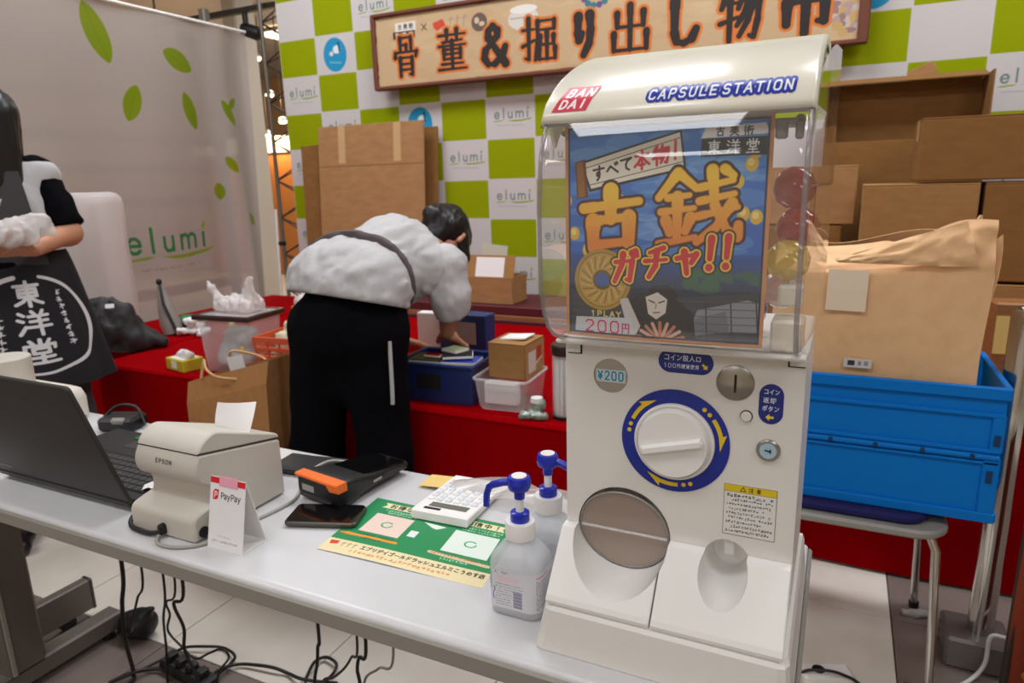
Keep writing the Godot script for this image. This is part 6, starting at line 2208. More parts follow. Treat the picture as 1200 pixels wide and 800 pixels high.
	for k in [[0.002, 0.075, 0.085], [0.012, 0.080, 0.09], [0.10, 0.090, 0.10]]:
		var r := PackedVector3Array()
		for p in rrect(k[1] * 2, k[2] * 2, 0.02, 4):
			r.append(Vector3(p.x, k[0], -p.y))
		rings.append(r)
	loft(st, rings, true, false, true)
	obj("tub", st, M.clear_plastic, t)
	st = mb()
	var rim := []
	for p in rrect(0.184, 0.204, 0.022, 4):
		rim.append(Vector3(p.x, 0.102, -p.y))
	rim.append(rim[0])
	tube(st, rim, 0.005, 6)
	obj("rim", st, M.clear_plastic, t)
	t = thing("paper_stack", "stack of white papers standing in the clear tub", "papers", Vector3(-0.935, 0.614, -1.855), 0.06)
	st = mb()
	box(st, Vector3(0, 0.035, 0), Vector3(0.11, 0.07, 0.04), 0.003)
	obj("sheets", st, M.paper_white, t)
	t = carton("small_carton", "small cardboard box with red and white printing, standing in the clear tub", Vector3(-0.925, 0.69, -1.945), Vector3(0.13, 0.115, 0.15), 0.0, M.card_pale, "", false)
	var im := paper(128, 128, hex("b08a5c"))
	im.fill_rect(Rect2i(20, 30, 50, 80), hex("d8d0c4"))
	im.fill_rect(Rect2i(76, 22, 34, 60), hex("b8442c"))
	line(im, 24, 100, 110, 70, 8, hex("e0d8cc"))
	var pf := put("printed_side", slab(0.148, 0.11, 0.0), printed(im, 0.7), t, Vector3(0.066, 0.055, 0))
	pf.rotation.y = PI / 2
	st = mb()
	box(st, Vector3(0.0, 0.12, -0.01), Vector3(0.09, 0.004, 0.08), 0.0, Basis(Vector3.BACK, 0.08))
	obj("top_sheet", st, M.paper_white, t)
	t = thing("foil_packet", "small silvery green foil packet at the edge of the red table", "packet", Vector3(-0.80, 0.60, -1.785), 0.3)
	st = mb()
	nets(st, [[Vector3(-0.03, 0.012, 0), 0.014, Vector3(0.035, 0.012, 0.01), 0.013], [Vector3(0, 0.016, -0.015), 0.018, Vector3(0.02, 0.04, -0.015), 0.02]], 0.005, 0.01, [[Vector3(0, -1, 0), 0.0]], 0.0, 0.006, 60.0)
	obj("foil", st, mat("foil", hex("9aa89c"), 0.3, 0.4), t)
	st = mb()
	cyl(st, Vector3(0.012, 0.05, -0.015), Vector3(0.012, 0.064, -0.015), 0.02, 0.018)
	obj("cap", st, M.paper_white, t)
	t = thing("canister", "tall clear ribbed canister with a dark brown lid", "canister", Vector3(-0.715, 0.60, -1.84))
	st = mb()
	lathe(st, [[0.0, 0.008], [0.036, 0.008], [0.038, 0.02], [0.038, 0.195], [0.036, 0.2]], 28)
	obj("jar", st, M.clear_plastic, t)
	for k in 12:
		var a := k * TAU / 12
		st = mb()
		cyl(st, Vector3(cos(a) * 0.026, 0.012, sin(a) * 0.026), Vector3(cos(a) * 0.026, 0.185, sin(a) * 0.026), 0.006, 0.006, 8)
		obj("straw", st, M.paper_white, t)
	st = mb()
	lathe(st, [[0.0, 0.198], [0.041, 0.198], [0.042, 0.203], [0.042, 0.226], [0.039, 0.23], [0.0, 0.23]], 28)
	obj("lid", st, M.lid_brown, t)
	st = mb()
	lathe(st, [[0.0, 0.0], [0.04, 0.0], [0.04, 0.009], [0.0, 0.009]], 28)
	obj("foot", st, M.black, t)
	# --- against the backdrop
	for k in [[Vector3(-2.55, 0.684, -3.36), 0.76, 0.97, 0.0, "card", "large flattened cardboard sheet with tape strips leaning on the backdrop"], [Vector3(-2.68, 0.684, -3.40), 0.80, 0.88, 0.03, "card_dark", "darker flattened cardboard sheet behind the taped one"], [Vector3(-2.50, 0.684, -3.43), 0.74, 0.94, -0.01, "card_dark", "flattened cardboard sheet right against the checked backdrop"]]:
		t = thing("flat_carton", k[5], "cardboard", k[0])
		t.rotation = Vector3(-0.07, 0, k[3])
		st = mb()
		box(st, Vector3(0, k[2] / 2, 0), Vector3(k[1], k[2], 0.012), 0.002)
		obj("board", st, M[k[4]], t)
		if k[4] == "card":
			for q in [-0.20, 0.20]:
				st = mb()
				box(st, Vector3(q, k[2] - 0.11, 0.0065), Vector3(0.05, 0.22, 0.001))
				obj("tape", st, M.tape, t)
			st = mb()
			box(st, Vector3(0, k[2] - 0.235, 0.0062), Vector3(k[1], 0.004, 0.001))
			obj("fold_line", st, M.card_dark, t)
	t = thing("labelled_carton", "small open cardboard box with a white sheet on its hanging flap", "box", Vector3(-1.64, 0.682, -3.22))
	st = mb()
	for k in [[Vector3(0, 0.07, 0.09), Vector3(0.27, 0.14, 0.005)], [Vector3(0, 0.07, -0.09), Vector3(0.27, 0.14, 0.005)], [Vector3(-0.135, 0.07, 0), Vector3(0.005, 0.14, 0.18)], [Vector3(0.135, 0.07, 0), Vector3(0.005, 0.14, 0.18)], [Vector3(0, 0.003, 0), Vector3(0.27, 0.006, 0.18)]]:
		box(st, k[0], k[1], 0.001)
	obj("body", st, M.card, t)
	st = mb()
	box(st, Vector3(0.0, 0.175, 0.065), Vector3(0.28, 0.15, 0.004), 0.001, Basis(Vector3.RIGHT, -0.28))
	var fl := obj("flap", st, M.card_pale, t)
	st = mb()
	box(st, Vector3(0.0, 0.177, 0.0685), Vector3(0.165, 0.125, 0.001), 0.0, Basis(Vector3.RIGHT, -0.28))
	obj("notice", st, M.paper_white, fl)
	st = mb()
	box(st, Vector3(-0.165, 0.16, 0.0), Vector3(0.004, 0.13, 0.17), 0.001, Basis(Vector3.BACK, 0.5))
	obj("flap", st, M.card_dark, t)
	st = mb()
	box(st, Vector3(-0.02, 0.24, -0.03), Vector3(0.15, 0.11, 0.003), 0.0, Basis(Vector3.BACK, -0.1))
	obj("loose_sheet", st, mat("sheet_cream", hex("d8d0bc"), 0.8), t)

# ---------------------------------------------------------------- the storage corner behind the machine
func build_storage_corner() -> void:
	var z := -2.75
	carton("lower_carton", "cardboard box at the bottom of the pile on the red table", Vector3(0.22, 0.62, -2.90), Vector3(0.42, 0.31, 0.34), 0.0, M.card)
	carton("lower_carton", "pale cardboard box at the bottom beside the pile, half hidden", Vector3(0.72, 0.62, -2.92), Vector3(0.5, 0.30, 0.36), 0.0, M.card_pale)
	carton("middle_carton", "wide cardboard box in the middle of the pile, lid slightly raised", Vector3(0.232, 0.93, -2.90), Vector3(0.347, 0.325, 0.30), 0.0, M.card_pale)
	carton("middle_carton", "cardboard box standing beside the middle one with a dark gap between", Vector3(0.66, 0.93, -2.90), Vector3(0.48, 0.325, 0.30), 0.0, M.card_dark)
	carton("upper_carton", "long cardboard box lying on top of the two middle boxes", Vector3(0.52, 1.265, -2.90), Vector3(0.60, 0.205, 0.28), 0.0, M.card_dark)
	carton("inner_carton", "small cardboard box deeper in the pile beside the wide one", Vector3(-0.115, 1.11, -3.0), Vector3(0.31, 0.215, 0.24), 0.0, M.card)
	carton("support_carton", "cardboard box carrying the small inner one beside the pile", Vector3(-0.155, 0.62, -3.0), Vector3(0.31, 0.485, 0.26), 0.0, M.card_dark)
	var t := thing("open_carton", "tall open cardboard box with a dark inside standing behind the pile", "box", Vector3(0.19, 0.62, -3.30))
	var st := mb()
	for k in [[Vector3(0, 0.52, -0.10), Vector3(0.56, 1.04, 0.006)], [Vector3(-0.28, 0.52, 0), Vector3(0.006, 1.04, 0.2)], [Vector3(0.28, 0.52, 0), Vector3(0.006, 1.04, 0.2)], [Vector3(0, 0.4, 0.10), Vector3(0.56, 0.8, 0.006)], [Vector3(0, 0.004, 0), Vector3(0.56, 0.008, 0.2)]]:
		box(st, k[0], k[1], 0.001)
	obj("body", st, M.card_dark, t)
	st = mb()
	box(st, Vector3(0, 1.045, -0.045), Vector3(0.56, 0.005, 0.11), 0.001, Basis(Vector3.RIGHT, 0.25))
	obj("flap", st, M.card_dark, t)
	st = mb()
	box(st, Vector3(0.06, 1.07, -0.1), Vector3(0.10, 0.05, 0.005), 0.001, Basis(Vector3.BACK, 0.4))
	obj("torn_tab", st, M.card, t)
	# small things at the right of the crate
	t = thing("paper_parcel", "small wrapped parcel with a cream label in the shelf gap", "parcel", Vector3(0.50, 0.62, -2.55), 0.1)
	st = mb()
	box(st, Vector3(0, 0.14, 0), Vector3(0.12, 0.28, 0.1), 0.006)
	obj("wrapping", st, M.wood, t)
	st = mb()
	box(st, Vector3(-0.03, 0.18, 0.0512), Vector3(0.05, 0.12, 0.001))
	obj("label", st, M.note_yellow, t)
	# chair with cushion
	t = thing("stool", "chrome legged stool with a grey seat and a navy cushion under the crate", "stool", Vector3(0.06, 0, -1.97))
	st = mb()
	prism(st, rrect(0.46, 0.44, 0.08, 8), 0.022, Transform3D(Basis(Vector3.RIGHT, -PI / 2), Vector3(0.0, 0.437, 0.0)), 0.006)
	obj("seat", st, M.seat_grey, t)
	st = mb()
	prism(st, rrect(0.42, 0.40, 0.07, 8), 0.026, Transform3D(Basis(Vector3.RIGHT, -PI / 2), Vector3(-0.02, 0.459, 0.0)), 0.008)
	obj("cushion", st, M.seat_blue, t)
	for sx in [-1, 1]:
		for sz in [-1, 1]:
			st = mb()
			tube(st, [Vector3(sx * 0.19, 0.434, sz * 0.17), Vector3(sx * 0.205, 0.40, sz * 0.185), Vector3(sx * 0.225, 0.0, sz * 0.215)], 0.0105, 12)
			var leg := obj("leg", st, M.chrome, t)
			st = mb()
			cyl(st, Vector3(sx * 0.225, 0.0, sz * 0.215), Vector3(sx * 0.2245, 0.02, sz * 0.2145), 0.014)
			obj("glide", st, M.black, leg)
	st = mb()
	for sx in [-1, 1]:
		tube(st, [Vector3(sx * 0.19, 0.43, 0.17), Vector3(sx * 0.19, 0.43, -0.17)], 0.009, 10)
	tube(st, [Vector3(-0.19, 0.43, 0.17), Vector3(0.19, 0.43, 0.17)], 0.009, 10)
	obj("frame", st, M.chrome, t)
	# blue folding crate
	t = thing("folding_crate", "bright blue plastic folding crate standing on the stool", "crate", Vector3(0.109, 0.487, -1.985))
	var w := 0.53
	var d := 0.366
	var h := 0.33
	for s in [1, -1]:
		st = mb()
		box(st, Vector3(0, h / 2, s * (d / 2 - 0.006)), Vector3(w - 0.01, h - 0.01, 0.006))
		var wl := obj("wall", st, M.crate_blue, t)
		var zf: float = s * (d / 2 - 0.001)
		# raised ribs, rims and the hinge line halfway up
		for k in [[0.0, 0.316, w, 0.028, 0.016], [0.0, 0.264, w - 0.01, 0.010, 0.012], [0.0, 0.012, w, 0.024, 0.014], [0.0, 0.177, w - 0.012, 0.010, 0.011], [0.0, 0.148, w - 0.012, 0.008, 0.010], [w / 2 - 0.02, 0.09, 0.034, 0.14, 0.010], [-w / 2 + 0.02, 0.09, 0.034, 0.14, 0.010], [w / 2 - 0.016, 0.22, 0.026, 0.09, 0.010], [-w / 2 + 0.016, 0.22, 0.026, 0.09, 0.010]]:
			st = mb()
			box(st, Vector3(k[0], k[1], zf), Vector3(k[2], k[3], k[4]), 0.002)
			obj("rib", st, M.crate_blue, wl)
		st = mb()
		cyl(st, Vector3(-w / 2 + 0.008, 0.163, zf + s * 0.003), Vector3(w / 2 - 0.008, 0.163, zf + s * 0.003), 0.0075, 0.0075, 14)
		obj("hinge_bar", st, M.crate_blue, wl)
		if not M.has("crate_dark"):
			mat("crate_dark", hex("0a3560"), 0.5)
		for q in 5:
			st = mb()
			box(st, Vector3(-w / 2 + 0.07 + q * 0.1, 0.163, zf + s * 0.006), Vector3(0.010, 0.012, 0.012), 0.002)
			obj("hinge_gap", st, M.crate_dark, wl)
		for q in [[0.035, 0.314, 0.05, 0.018], [0.022, 0.115, 0.012, 0.03], [0.016, 0.205, 0.012, 0.026]]:
			st = mb()
			box(st, Vector3(w / 2 - q[0], q[1], zf + s * 0.0062), Vector3(q[2], q[3], 0.003))
			obj("catch", st, M.crate_dark, wl)
	for s in [1, -1]:
		st = mb()
		box(st, Vector3(s * (w / 2 - 0.006), h / 2, 0), Vector3(0.006, h - 0.01, d - 0.02))
		box(st, Vector3(s * (w / 2 - 0.004), 0.316, 0), Vector3(0.014, 0.028, d), 0.002)
		box(st, Vector3(s * (w / 2 - 0.004), 0.012, 0), Vector3(0.014, 0.024, d), 0.002)
		obj("end_wall", st, M.crate_blue, t)
	st = mb()
	box(st, Vector3(0, 0.004, 0), Vector3(w - 0.01, 0.008, d - 0.01))
	obj("floor_plate", st, M.crate_blue, t)
	# big kraft bag standing in it, folded top
	t = thing("kraft_sack", "large kraft paper sack with a crumpled folded top standing in the blue crate", "paper bag", Vector3(0.09, 0.497, -1.985))
	var nz := FastNoiseLite.new()
	nz.seed = 4
	nz.frequency = 4.0
	nz.fractal_type = FastNoiseLite.FRACTAL_RIDGED
	nz.fractal_octaves = 1
	# front: flat below a crease, above it the mouth leans back in crumpled folds and stands up at one end
	put("front_face", sheet(46, 44, func(u: float, v: float) -> Vector3:
		var x := lerpf(-0.235, 0.225, u)
		var crease := 0.575 + 0.012 * sin(x * 11.0)
		var ridge := 0.628 + 0.055 * smoothstep(0.02, 0.17, x) + 0.010 * nz.get_noise_2d(x * 1.0, 3.0)
		if v < 0.3:
			var k := v / 0.3
			var y := lerpf(ridge, crease, k)
			var back := 0.085 * (1.0 - k) * (1.0 - 0.75 * smoothstep(0.05, 0.2, x))
			return Vector3(x, y, 0.150 - back + 0.016 * nz.get_noise_2d(x * 1.2, y * 3.0) * sin(k * PI))
		var q := (v - 0.3) / 0.7
		var yy := crease * (1.0 - q)
		return Vector3(x + 0.004 * sin(yy * 14.0), yy, 0.150 + 0.008 * nz.get_noise_2d(x * 0.6, yy * 0.5) * sin(q * PI) - 0.008 * absf(u - 0.5) - 0.01 * q), 0.0015), [M.kraft, M.kraft], t)
	put("end_face", sheet(12, 20, func(u: float, v: float) -> Vector3:
		var zz := lerpf(0.137, -0.12, u)
		var y: float = lerpf(0.66 - 0.03 * sin(u * 5.0), 0.0, v)
		return Vector3(0.225 + 0.014 * sin(y * 13.0) - 0.03 * smoothstep(0.5, 0.66, y) * sin(u * PI), y, zz), 0.0015), [M.kraft, M.kraft], t)
	put("end_face", sheet(12, 20, func(u: float, v: float) -> Vector3:
		var zz := lerpf(-0.12, 0.137, u)
		var y: float = lerpf(0.60, 0.0, v)
		return Vector3(-0.235 - 0.01 * sin(y * 13.0), y, zz), 0.0015), [M.kraft, M.kraft], t)
	put("back_face", sheet(24, 20, func(u: float, v: float) -> Vector3:
		var x := lerpf(0.225, -0.235, u)
		var y: float = lerpf(0.64 + 0.02 * sin(x * 15.0), 0.0, v)
		return Vector3(x, y, -0.122 + 0.09 * smoothstep(0.52, 0.66, y) + 0.01 * sin(x * 22.0) * smoothstep(0.4, 0.6, y)), 0.0015), [M.kraft, M.kraft], t)
	# a stiff triangular fold lying over the mouth
	put("folded_flap", sheet(16, 10, func(u: float, v: float) -> Vector3:
		var a := Vector3(-0.10, 0.600, 0.150).lerp(Vector3(0.165, 0.690, 0.142), u)
		var b := Vector3(-0.09, 0.592, 0.158).lerp(Vector3(0.195, 0.588, 0.160), u)
		return a.lerp(b, v) + Vector3(0, 0, 0.010 * sin(v * PI) + 0.006 * nz.get_noise_2d(u * 0.8, v * 0.6)), 0.0015), [M.kraft, M.kraft], t)
	st = mb()
	box(st, Vector3(-0.067, 0.525, 0.160), Vector3(0.088, 0.10, 0.0012), 0.0, Basis(Vector3.BACK, -0.02))
	obj("blank_label", st, mat("label_buff", hex("f2dfc6"), 0.7), t)
	var im := paper(96, 36, hex("d8d4cc"))
	im.fill_rect(Rect2i(14, 8, 24, 20), hex("3a3634"))
	im.fill_rect(Rect2i(50, 10, 10, 16), hex("8c8886"))
	im.fill_rect(Rect2i(70, 8, 14, 18), hex("9c9896"))
	put("code_label", slab(0.062, 0.023, 0.0005), [printed(im, 0.6), M.paper_white], t, Vector3(-0.03, 0.345, 0.156))
	# chrome post on its weight, rust and gold cloth, dropped glove
	t = thing("chrome_post", "thick chrome stanchion post behind the blue crate", "post", Vector3(0.418, 0, -1.99))
	st = mb()
	lathe(st, [[0.0, 0.09], [0.031, 0.09], [0.030, 0.3], [0.032, 0.42], [0.0305, 0.6], [0.0305, 0.962], [0.027, 0.968], [0.024, 0.962], [0.024, 0.93], [0.0, 0.93]], 28)
	obj("tube", st, M.chrome, t)
	st = mb()
	box(st, Vector3(-0.01, 0.045, 0.0), Vector3(0.15, 0.09, 0.14), 0.008)
	obj("weight", st, mat("weight_grey", hex("6c6663"), 0.25), t)
	st = mb()
	box(st, Vector3(0.045, 0.9, 0.02), Vector3(0.03, 0.012, 0.02), 0.003)
	obj("hook", st, M.chrome, t)
	t = thing("brocade_cloth", "rust coloured hanging cloth with a gold woven border", "cloth", Vector3(0.50, 0, -1.80), -0.5)
	put("cloth", sheet(14, 20, func(u: float, v: float) -> Vector3: return Vector3((u - 0.2) * 0.3, 0.60 - v * 0.585, 0.012 * sin(u * 24.0 + v * 3.0)), 0.003), [M.rust_cloth, M.rust_cloth], t)
	put("gold_border", sheet(6, 20, func(u: float, v: float) -> Vector3: return Vector3(-0.022 + u * 0.05 + 0.006 * sin(v * 40.0), 0.34 - v * 0.32, 0.014 + 0.012 * sin((0.13 + u * 0.16) * 24.0 + 1.2)), 0.002), [M.gold_cloth, M.gold_cloth], t)
	st = mb()
	cyl(st, Vector3(-0.07, 0.605, 0), Vector3(0.25, 0.605, 0), 0.009)
	for x in [-0.06, 0.24]:
		cyl(st, Vector3(x, 0.0, 0), Vector3(x, 0.605, 0), 0.009)
	obj("stand", st, M.truss_dark, t)
	t = thing("dropped_glove", "small grey cloth lying on the dark floor behind the stool", "cloth", Vector3(0.285, 0.0, -2.14), 0.3)
	st = mb()
	nets(st, [[Vector3(-0.03, 0.008, 0), 0.01, Vector3(0.03, 0.008, 0.005), 0.012], [Vector3(0.0, 0.008, 0.01), 0.012, Vector3(0.02, 0.01, 0.0), 0.012]], 0.005, 0.01, [[Vector3(0, -1, 0), 0.0]], 0.0, 0.004, 60.0)
	obj("cloth", st, M.cable_grey, t)
	t = thing("white_cable", "white electric cable snaking round the foot of the chrome post", "cable", Vector3(0.4, 0, -1.85))
	var o := -t.position
	st = mb()
	tube(st, spline([Vector3(0.24, 0.006, -1.74), Vector3(0.32, 0.006, -1.80), Vector3(0.39, 0.006, -1.88), Vector3(0.42, 0.05, -1.90), Vector3(0.425, 0.12, -1.91), Vector3(0.45, 0.13, -1.91), Vector3(0.50, 0.125, -1.90)]), 0.0055, 8)
	obj("sheath", st, M.cable_white, t, o)
	st = mb()
	tube(st, spline([Vector3(0.30, 0.006, -1.72), Vector3(0.36, 0.006, -1.83), Vector3(0.42, 0.006, -1.86), Vector3(0.47, 0.006, -1.82), Vector3(0.55, 0.006, -1.80)]), 0.0055, 8)
	obj("sheath", st, M.cable_white, t, o)
	t = thing("power_strip", "white power strip with a dark socket on the floor by the table end", "power strip", Vector3(0.05, 0.0, -1.74), 0.4)
	st = mb()
	box(st, Vector3(0, 0.016, 0), Vector3(0.13, 0.032, 0.055), 0.008)
	obj("case", st, M.paper_white, t)
	st = mb()
	cyl(st, Vector3(-0.02, 0.03, 0), Vector3(-0.02, 0.0335, 0), 0.016)
	obj("socket", st, M.black, t)
	st = mb()
	tube(st, spline([Vector3(-0.065, 0.02, 0), Vector3(-0.05, 0.045, 0.02), Vector3(0.0, 0.05, 0.03), Vector3(0.05, 0.03, 0.03), Vector3(0.1, 0.006, 0.04), Vector3(0.2, 0.006, 0.02)]), 0.004, 8)
	obj("lead", st, M.cable_black, t)

# ---------------------------------------------------------------- people
func hand_bones(wrist: Vector3, dir: Vector3, palm_n: Vector3, side: Vector3, curl: float, s := 1.0) -> Array:
	# dir: from wrist to knuckles, palm_n: out of the palm, side: towards the thumb
	var b := []
	var k := wrist + dir * 0.085 * s
	b.append([wrist, 0.021 * s, wrist + dir * 0.03 * s, 0.022 * s])
	for i in 4:
		var off := side * ((1.5 - i) * 0.019 * s)
		b.append([wrist + dir * 0.02 * s + off * 0.6, 0.014 * s, k + off, 0.0105 * s])
	for i in 4:
		var p := k + side * ((1.5 - i) * 0.019 * s)
		var L: float = [0.042, 0.046, 0.043, 0.034][i] * s
		var d := (dir + side * (0.06 * (1.5 - i))).normalized()
		for q in 3:
			var n := (d + palm_n * curl * (0.7 + 0.25 * q)).normalized()
			var e := p + n * L * (1.0 - 0.26 * q)
			b.append([p, (0.0098 - 0.0009 * q) * s, e, (0.0092 - 0.001 * q) * s])
			p = e
			d = n
	var tp := wrist + dir * 0.022 * s + side * 0.022 * s
	var td := (dir * 0.65 + side * 0.75 + palm_n * 0.35).normalized()
	for q in 3:
		var L: float = [0.036, 0.032, 0.026][q] * s
		b.append([tp, (0.0125 - 0.0012 * q) * s, tp + td * L, (0.0115 - 0.0012 * q) * s])
		tp += td * L
		td = (td + dir * 0.3 + palm_n * curl * 0.35).normalized()
	return b

func head_bones(c: Vector3, up: Vector3, face: Vector3) -> Array:
	# c: middle of the skull, face: where the nose points
	var side := up.cross(face).normalized()
	return [[c + up * 0.025 - face * 0.018, 0.076, c + up * 0.02 + face * 0.012, 0.074], [c - up * 0.04 + face * 0.02, 0.06, c - up * 0.085 + face * 0.045, 0.034],
		[c - up * 0.005 + face * 0.075, 0.009, c - up * 0.032 + face * 0.098, 0.012], [c - up * 0.064 + face * 0.078, 0.010, c - up * 0.068 + face * 0.08, 0.010],
		[c + up * 0.008 + side * 0.03 + face * 0.068, 0.010, c + up * 0.008 + side * 0.02 + face * 0.07, 0.010], [c + up * 0.008 - side * 0.03 + face * 0.068, 0.010, c + up * 0.008 - side * 0.02 + face * 0.07, 0.010],
		[c + side * 0.076 + up * 0.008, 0.010, c + side * 0.078 - up * 0.03, 0.008], [c - side * 0.076 + up * 0.008, 0.010, c - side * 0.078 - up * 0.03, 0.008]]

func build_people() -> void:
	build_bending_person()
	build_apron_person()

func build_bending_person() -> void:
	var t := thing("person", "person in white shirt and black trousers bending over the red table", "person", Vector3(-1.36, 0, -1.6))
	var o := -t.position
	var hipL := Vector3(-1.415, 0.88, -1.60)
	var hipR := Vector3(-1.245, 0.88, -1.63)
	var waist := Vector3(-1.345, 1.0, -1.67)
	var chest := Vector3(-1.345, 1.05, -1.90)
	var neck := Vector3(-1.335, 1.065, -2.06)
	var head := Vector3(-1.315, 1.105, -2.185)
	var shL := Vector3(-1.52, 1.03, -1.98)
	var shR := Vector3(-1.18, 1.03, -1.95)
	var elL := Vector3(-1.56, 0.86, -2.02)
	var elR := Vector3(-1.155, 0.90, -1.93)
	var wrR := Vector3(-1.195, 0.80, -1.965)
	var wrL := Vector3(-1.48, 0.72, -2.1)
	var kneeL := Vector3(-1.475, 0.47, -1.58)
	var kneeR := Vector3(-1.235, 0.47, -1.62)
	var ankL := Vector3(-1.49, 0.09, -1.56)
	var ankR := Vector3(-1.23, 0.09, -1.60)
	# body: one skin from head to feet
	var st := mb()
	var up := Vector3(0.05, 0.42, -0.9).normalized()
	var face := Vector3(0.12, -0.9, -0.42).normalized()
	face = (face - up * face.dot(up)).normalized()
	nets(st, [[hipL, 0.09, hipR, 0.09], [(hipL + hipR) / 2, 0.11, waist, 0.10], [waist, 0.10, chest, 0.11], [chest, 0.11, neck, 0.06], [shL, 0.05, shR, 0.05], [neck, 0.05, head - up * 0.06, 0.045], [shL, 0.045, elL, 0.036], [shR, 0.045, elR, 0.036], [elL, 0.034, wrL, 0.024], [elR, 0.036, wrR, 0.025], [hipL, 0.085, kneeL, 0.055], [hipR, 0.085, kneeR, 0.055], [kneeL, 0.052, ankL, 0.034], [kneeR, 0.052, ankR, 0.034]], 0.014, 0.04)
	nets(st, head_bones(head, up, face), 0.005, 0.018)
	nets(st, hand_bones(wrR, Vector3(0.1, -0.55, -0.75).normalized(), Vector3(-0.6, -0.6, 0.4).normalized(), Vector3(-0.75, 0.25, -0.2).normalized(), 0.55), 0.0035, 0.006)
	nets(st, hand_bones(wrL, Vector3(0.3, -0.5, -0.7).normalized(), Vector3(0.6, -0.6, 0.3).normalized(), Vector3(0.7, 0.35, 0.1).normalized(), 0.5), 0.0035, 0.006)
	obj("body", st, M.skin, t, o)
	# trousers: wide straight legs
	st = mb()
	nets(st, [[hipL, 0.092, hipR, 0.094], [waist + Vector3(-0.04, -0.03, 0.02), 0.10, waist + Vector3(0.05, -0.03, 0.01), 0.105], [(hipL + hipR) / 2, 0.13, waist, 0.118], [hipL, 0.098, kneeL, 0.080], [hipR, 0.098, kneeR, 0.080], [kneeL, 0.080, ankL, 0.09], [kneeR, 0.080, ankR, 0.09], [(hipL + hipR) / 2 + Vector3(0, -0.06, 0), 0.10, (hipL + hipR) / 2 + Vector3(0, -0.16, 0), 0.08]], 0.012, 0.04, [[Vector3(0, -1, 0), -0.05]], 0.0, 0.010, 8.0)
	var tr := obj("trousers", st, M.cloth_black, t, o)
	for q in [[hipR + Vector3(0.088, -0.02, 0.05), hipR + Vector3(0.09, -0.16, 0.055), kneeR + Vector3(0.078, 0.2, 0.045)], [kneeR + Vector3(0.078, 0.02, 0.045), kneeR + Vector3(0.082, -0.16, 0.04), ankR + Vector3(0.085, 0.0, 0.04)]]:
		st = mb()
		tube(st, q, 0.006, 6)
		obj("side_stripe", st, M.cloth_white, tr)
	# shirt: blouson hanging from the back, open hem over the waist
	st = mb()
	var shirt := [[waist + Vector3(-0.07, 0.02, 0.02), 0.115, waist + Vector3(0.08, 0.02, 0.0), 0.115], [waist, 0.145, chest, 0.15], [chest, 0.145, neck + Vector3(0, -0.01, 0.03), 0.085], [shL + Vector3(0.03, 0, 0.04), 0.085, shR + Vector3(-0.03, 0, 0.04), 0.085]]
	var tail := [[waist + Vector3(-0.05, 0.02, 0.05), 0.11, waist + Vector3(0.10, 0.005, 0.04), 0.115], [waist + Vector3(-0.085, -0.03, 0.075), 0.07, waist + Vector3(0.12, -0.05, 0.06), 0.075], [waist + Vector3(-0.02, -0.02, 0.075), 0.10, waist + Vector3(0.05, -0.03, 0.07), 0.10]]
	# folds run along the back, gathered by the sash
	crease_axes = Vector3(1.2, 0.8, 0.32)
	crease_sharp = true
	nets(st, shirt + tail, 0.010, 0.05, [[Vector3(-0.07, -0.9615, 0.275), -1.388 + 0.07 * 1.34 + 0.012]], 0.0, 0.009, 13.0)
	for q in [[shR, elR, 0.082], [shL, elL, 0.08]]:
		var low: Vector3 = q[1] + Vector3(0, -0.035, -0.01)
		nets(st, [[q[0] + Vector3(0, 0.0, 0.01), q[2], q[1] + Vector3(0, 0.03, 0), 0.066], [q[1] + Vector3(0, 0.03, 0), 0.066, low, 0.056]], 0.010, 0.03, [[(low - q[1]).normalized(), (low - q[1]).normalized().dot(low)]], 0.0, 0.007, 13.0)
	crease_sharp = false
	var sh := obj("shirt", st, M.cloth_white, t, o)
	st = mb()
	var ax := (chest - waist).normalized()
	nets(st, shirt.slice(0, 3), 0.010, 0.05, [[ax, ax.dot(waist + ax * 0.045)], [-ax, -ax.dot(waist + ax * 0.018)]], 0.017, 0.004, 13.0)
	obj("sash", st, M.sash, sh)
	crease_axes = Vector3(1.6, 0.3, 0.5)
	# hair: cap over the skull, small bun and fringe hanging down
	st = mb()
	var side := up.cross(face).normalized()
	nets(st, [[head + up * 0.03 - face * 0.03, 0.084, head + up * 0.03 + face * 0.01, 0.078], [head - up * 0.02 - face * 0.045, 0.066, head - up * 0.05 - face * 0.04, 0.05], [head + up * 0.005 - face * 0.095, 0.034, head - up * 0.02 - face * 0.11, 0.032], [head + up * 0.06 + face * 0.03, 0.05, head + up * 0.05 + face * 0.075, 0.03], [head + side * 0.06 + face * 0.02, 0.026, head + side * 0.072 + face * 0.075 - up * 0.03, 0.018], [head - side * 0.06 + face * 0.02, 0.026, head - side * 0.072 + face * 0.075 - up * 0.03, 0.018]], 0.007, 0.03, [], 0.0, 0.006, 40.0)
	obj("hair", st, M.hair, t, o)
	crease_axes = Vector3(1, 0.55, 1)
	for a in [ankL, ankR]:
		st = mb()
		nets(st, [[a + Vector3(0, -0.055, 0.02), 0.034, a + Vector3(0, -0.062, -0.13), 0.03], [a + Vector3(0, -0.03, 0.02), 0.04, a + Vector3(0, -0.04, -0.04), 0.035]], 0.009, 0.03, [[Vector3(0, -1, 0), 0.0]])
		obj("shoe", st, M.black, t, o)

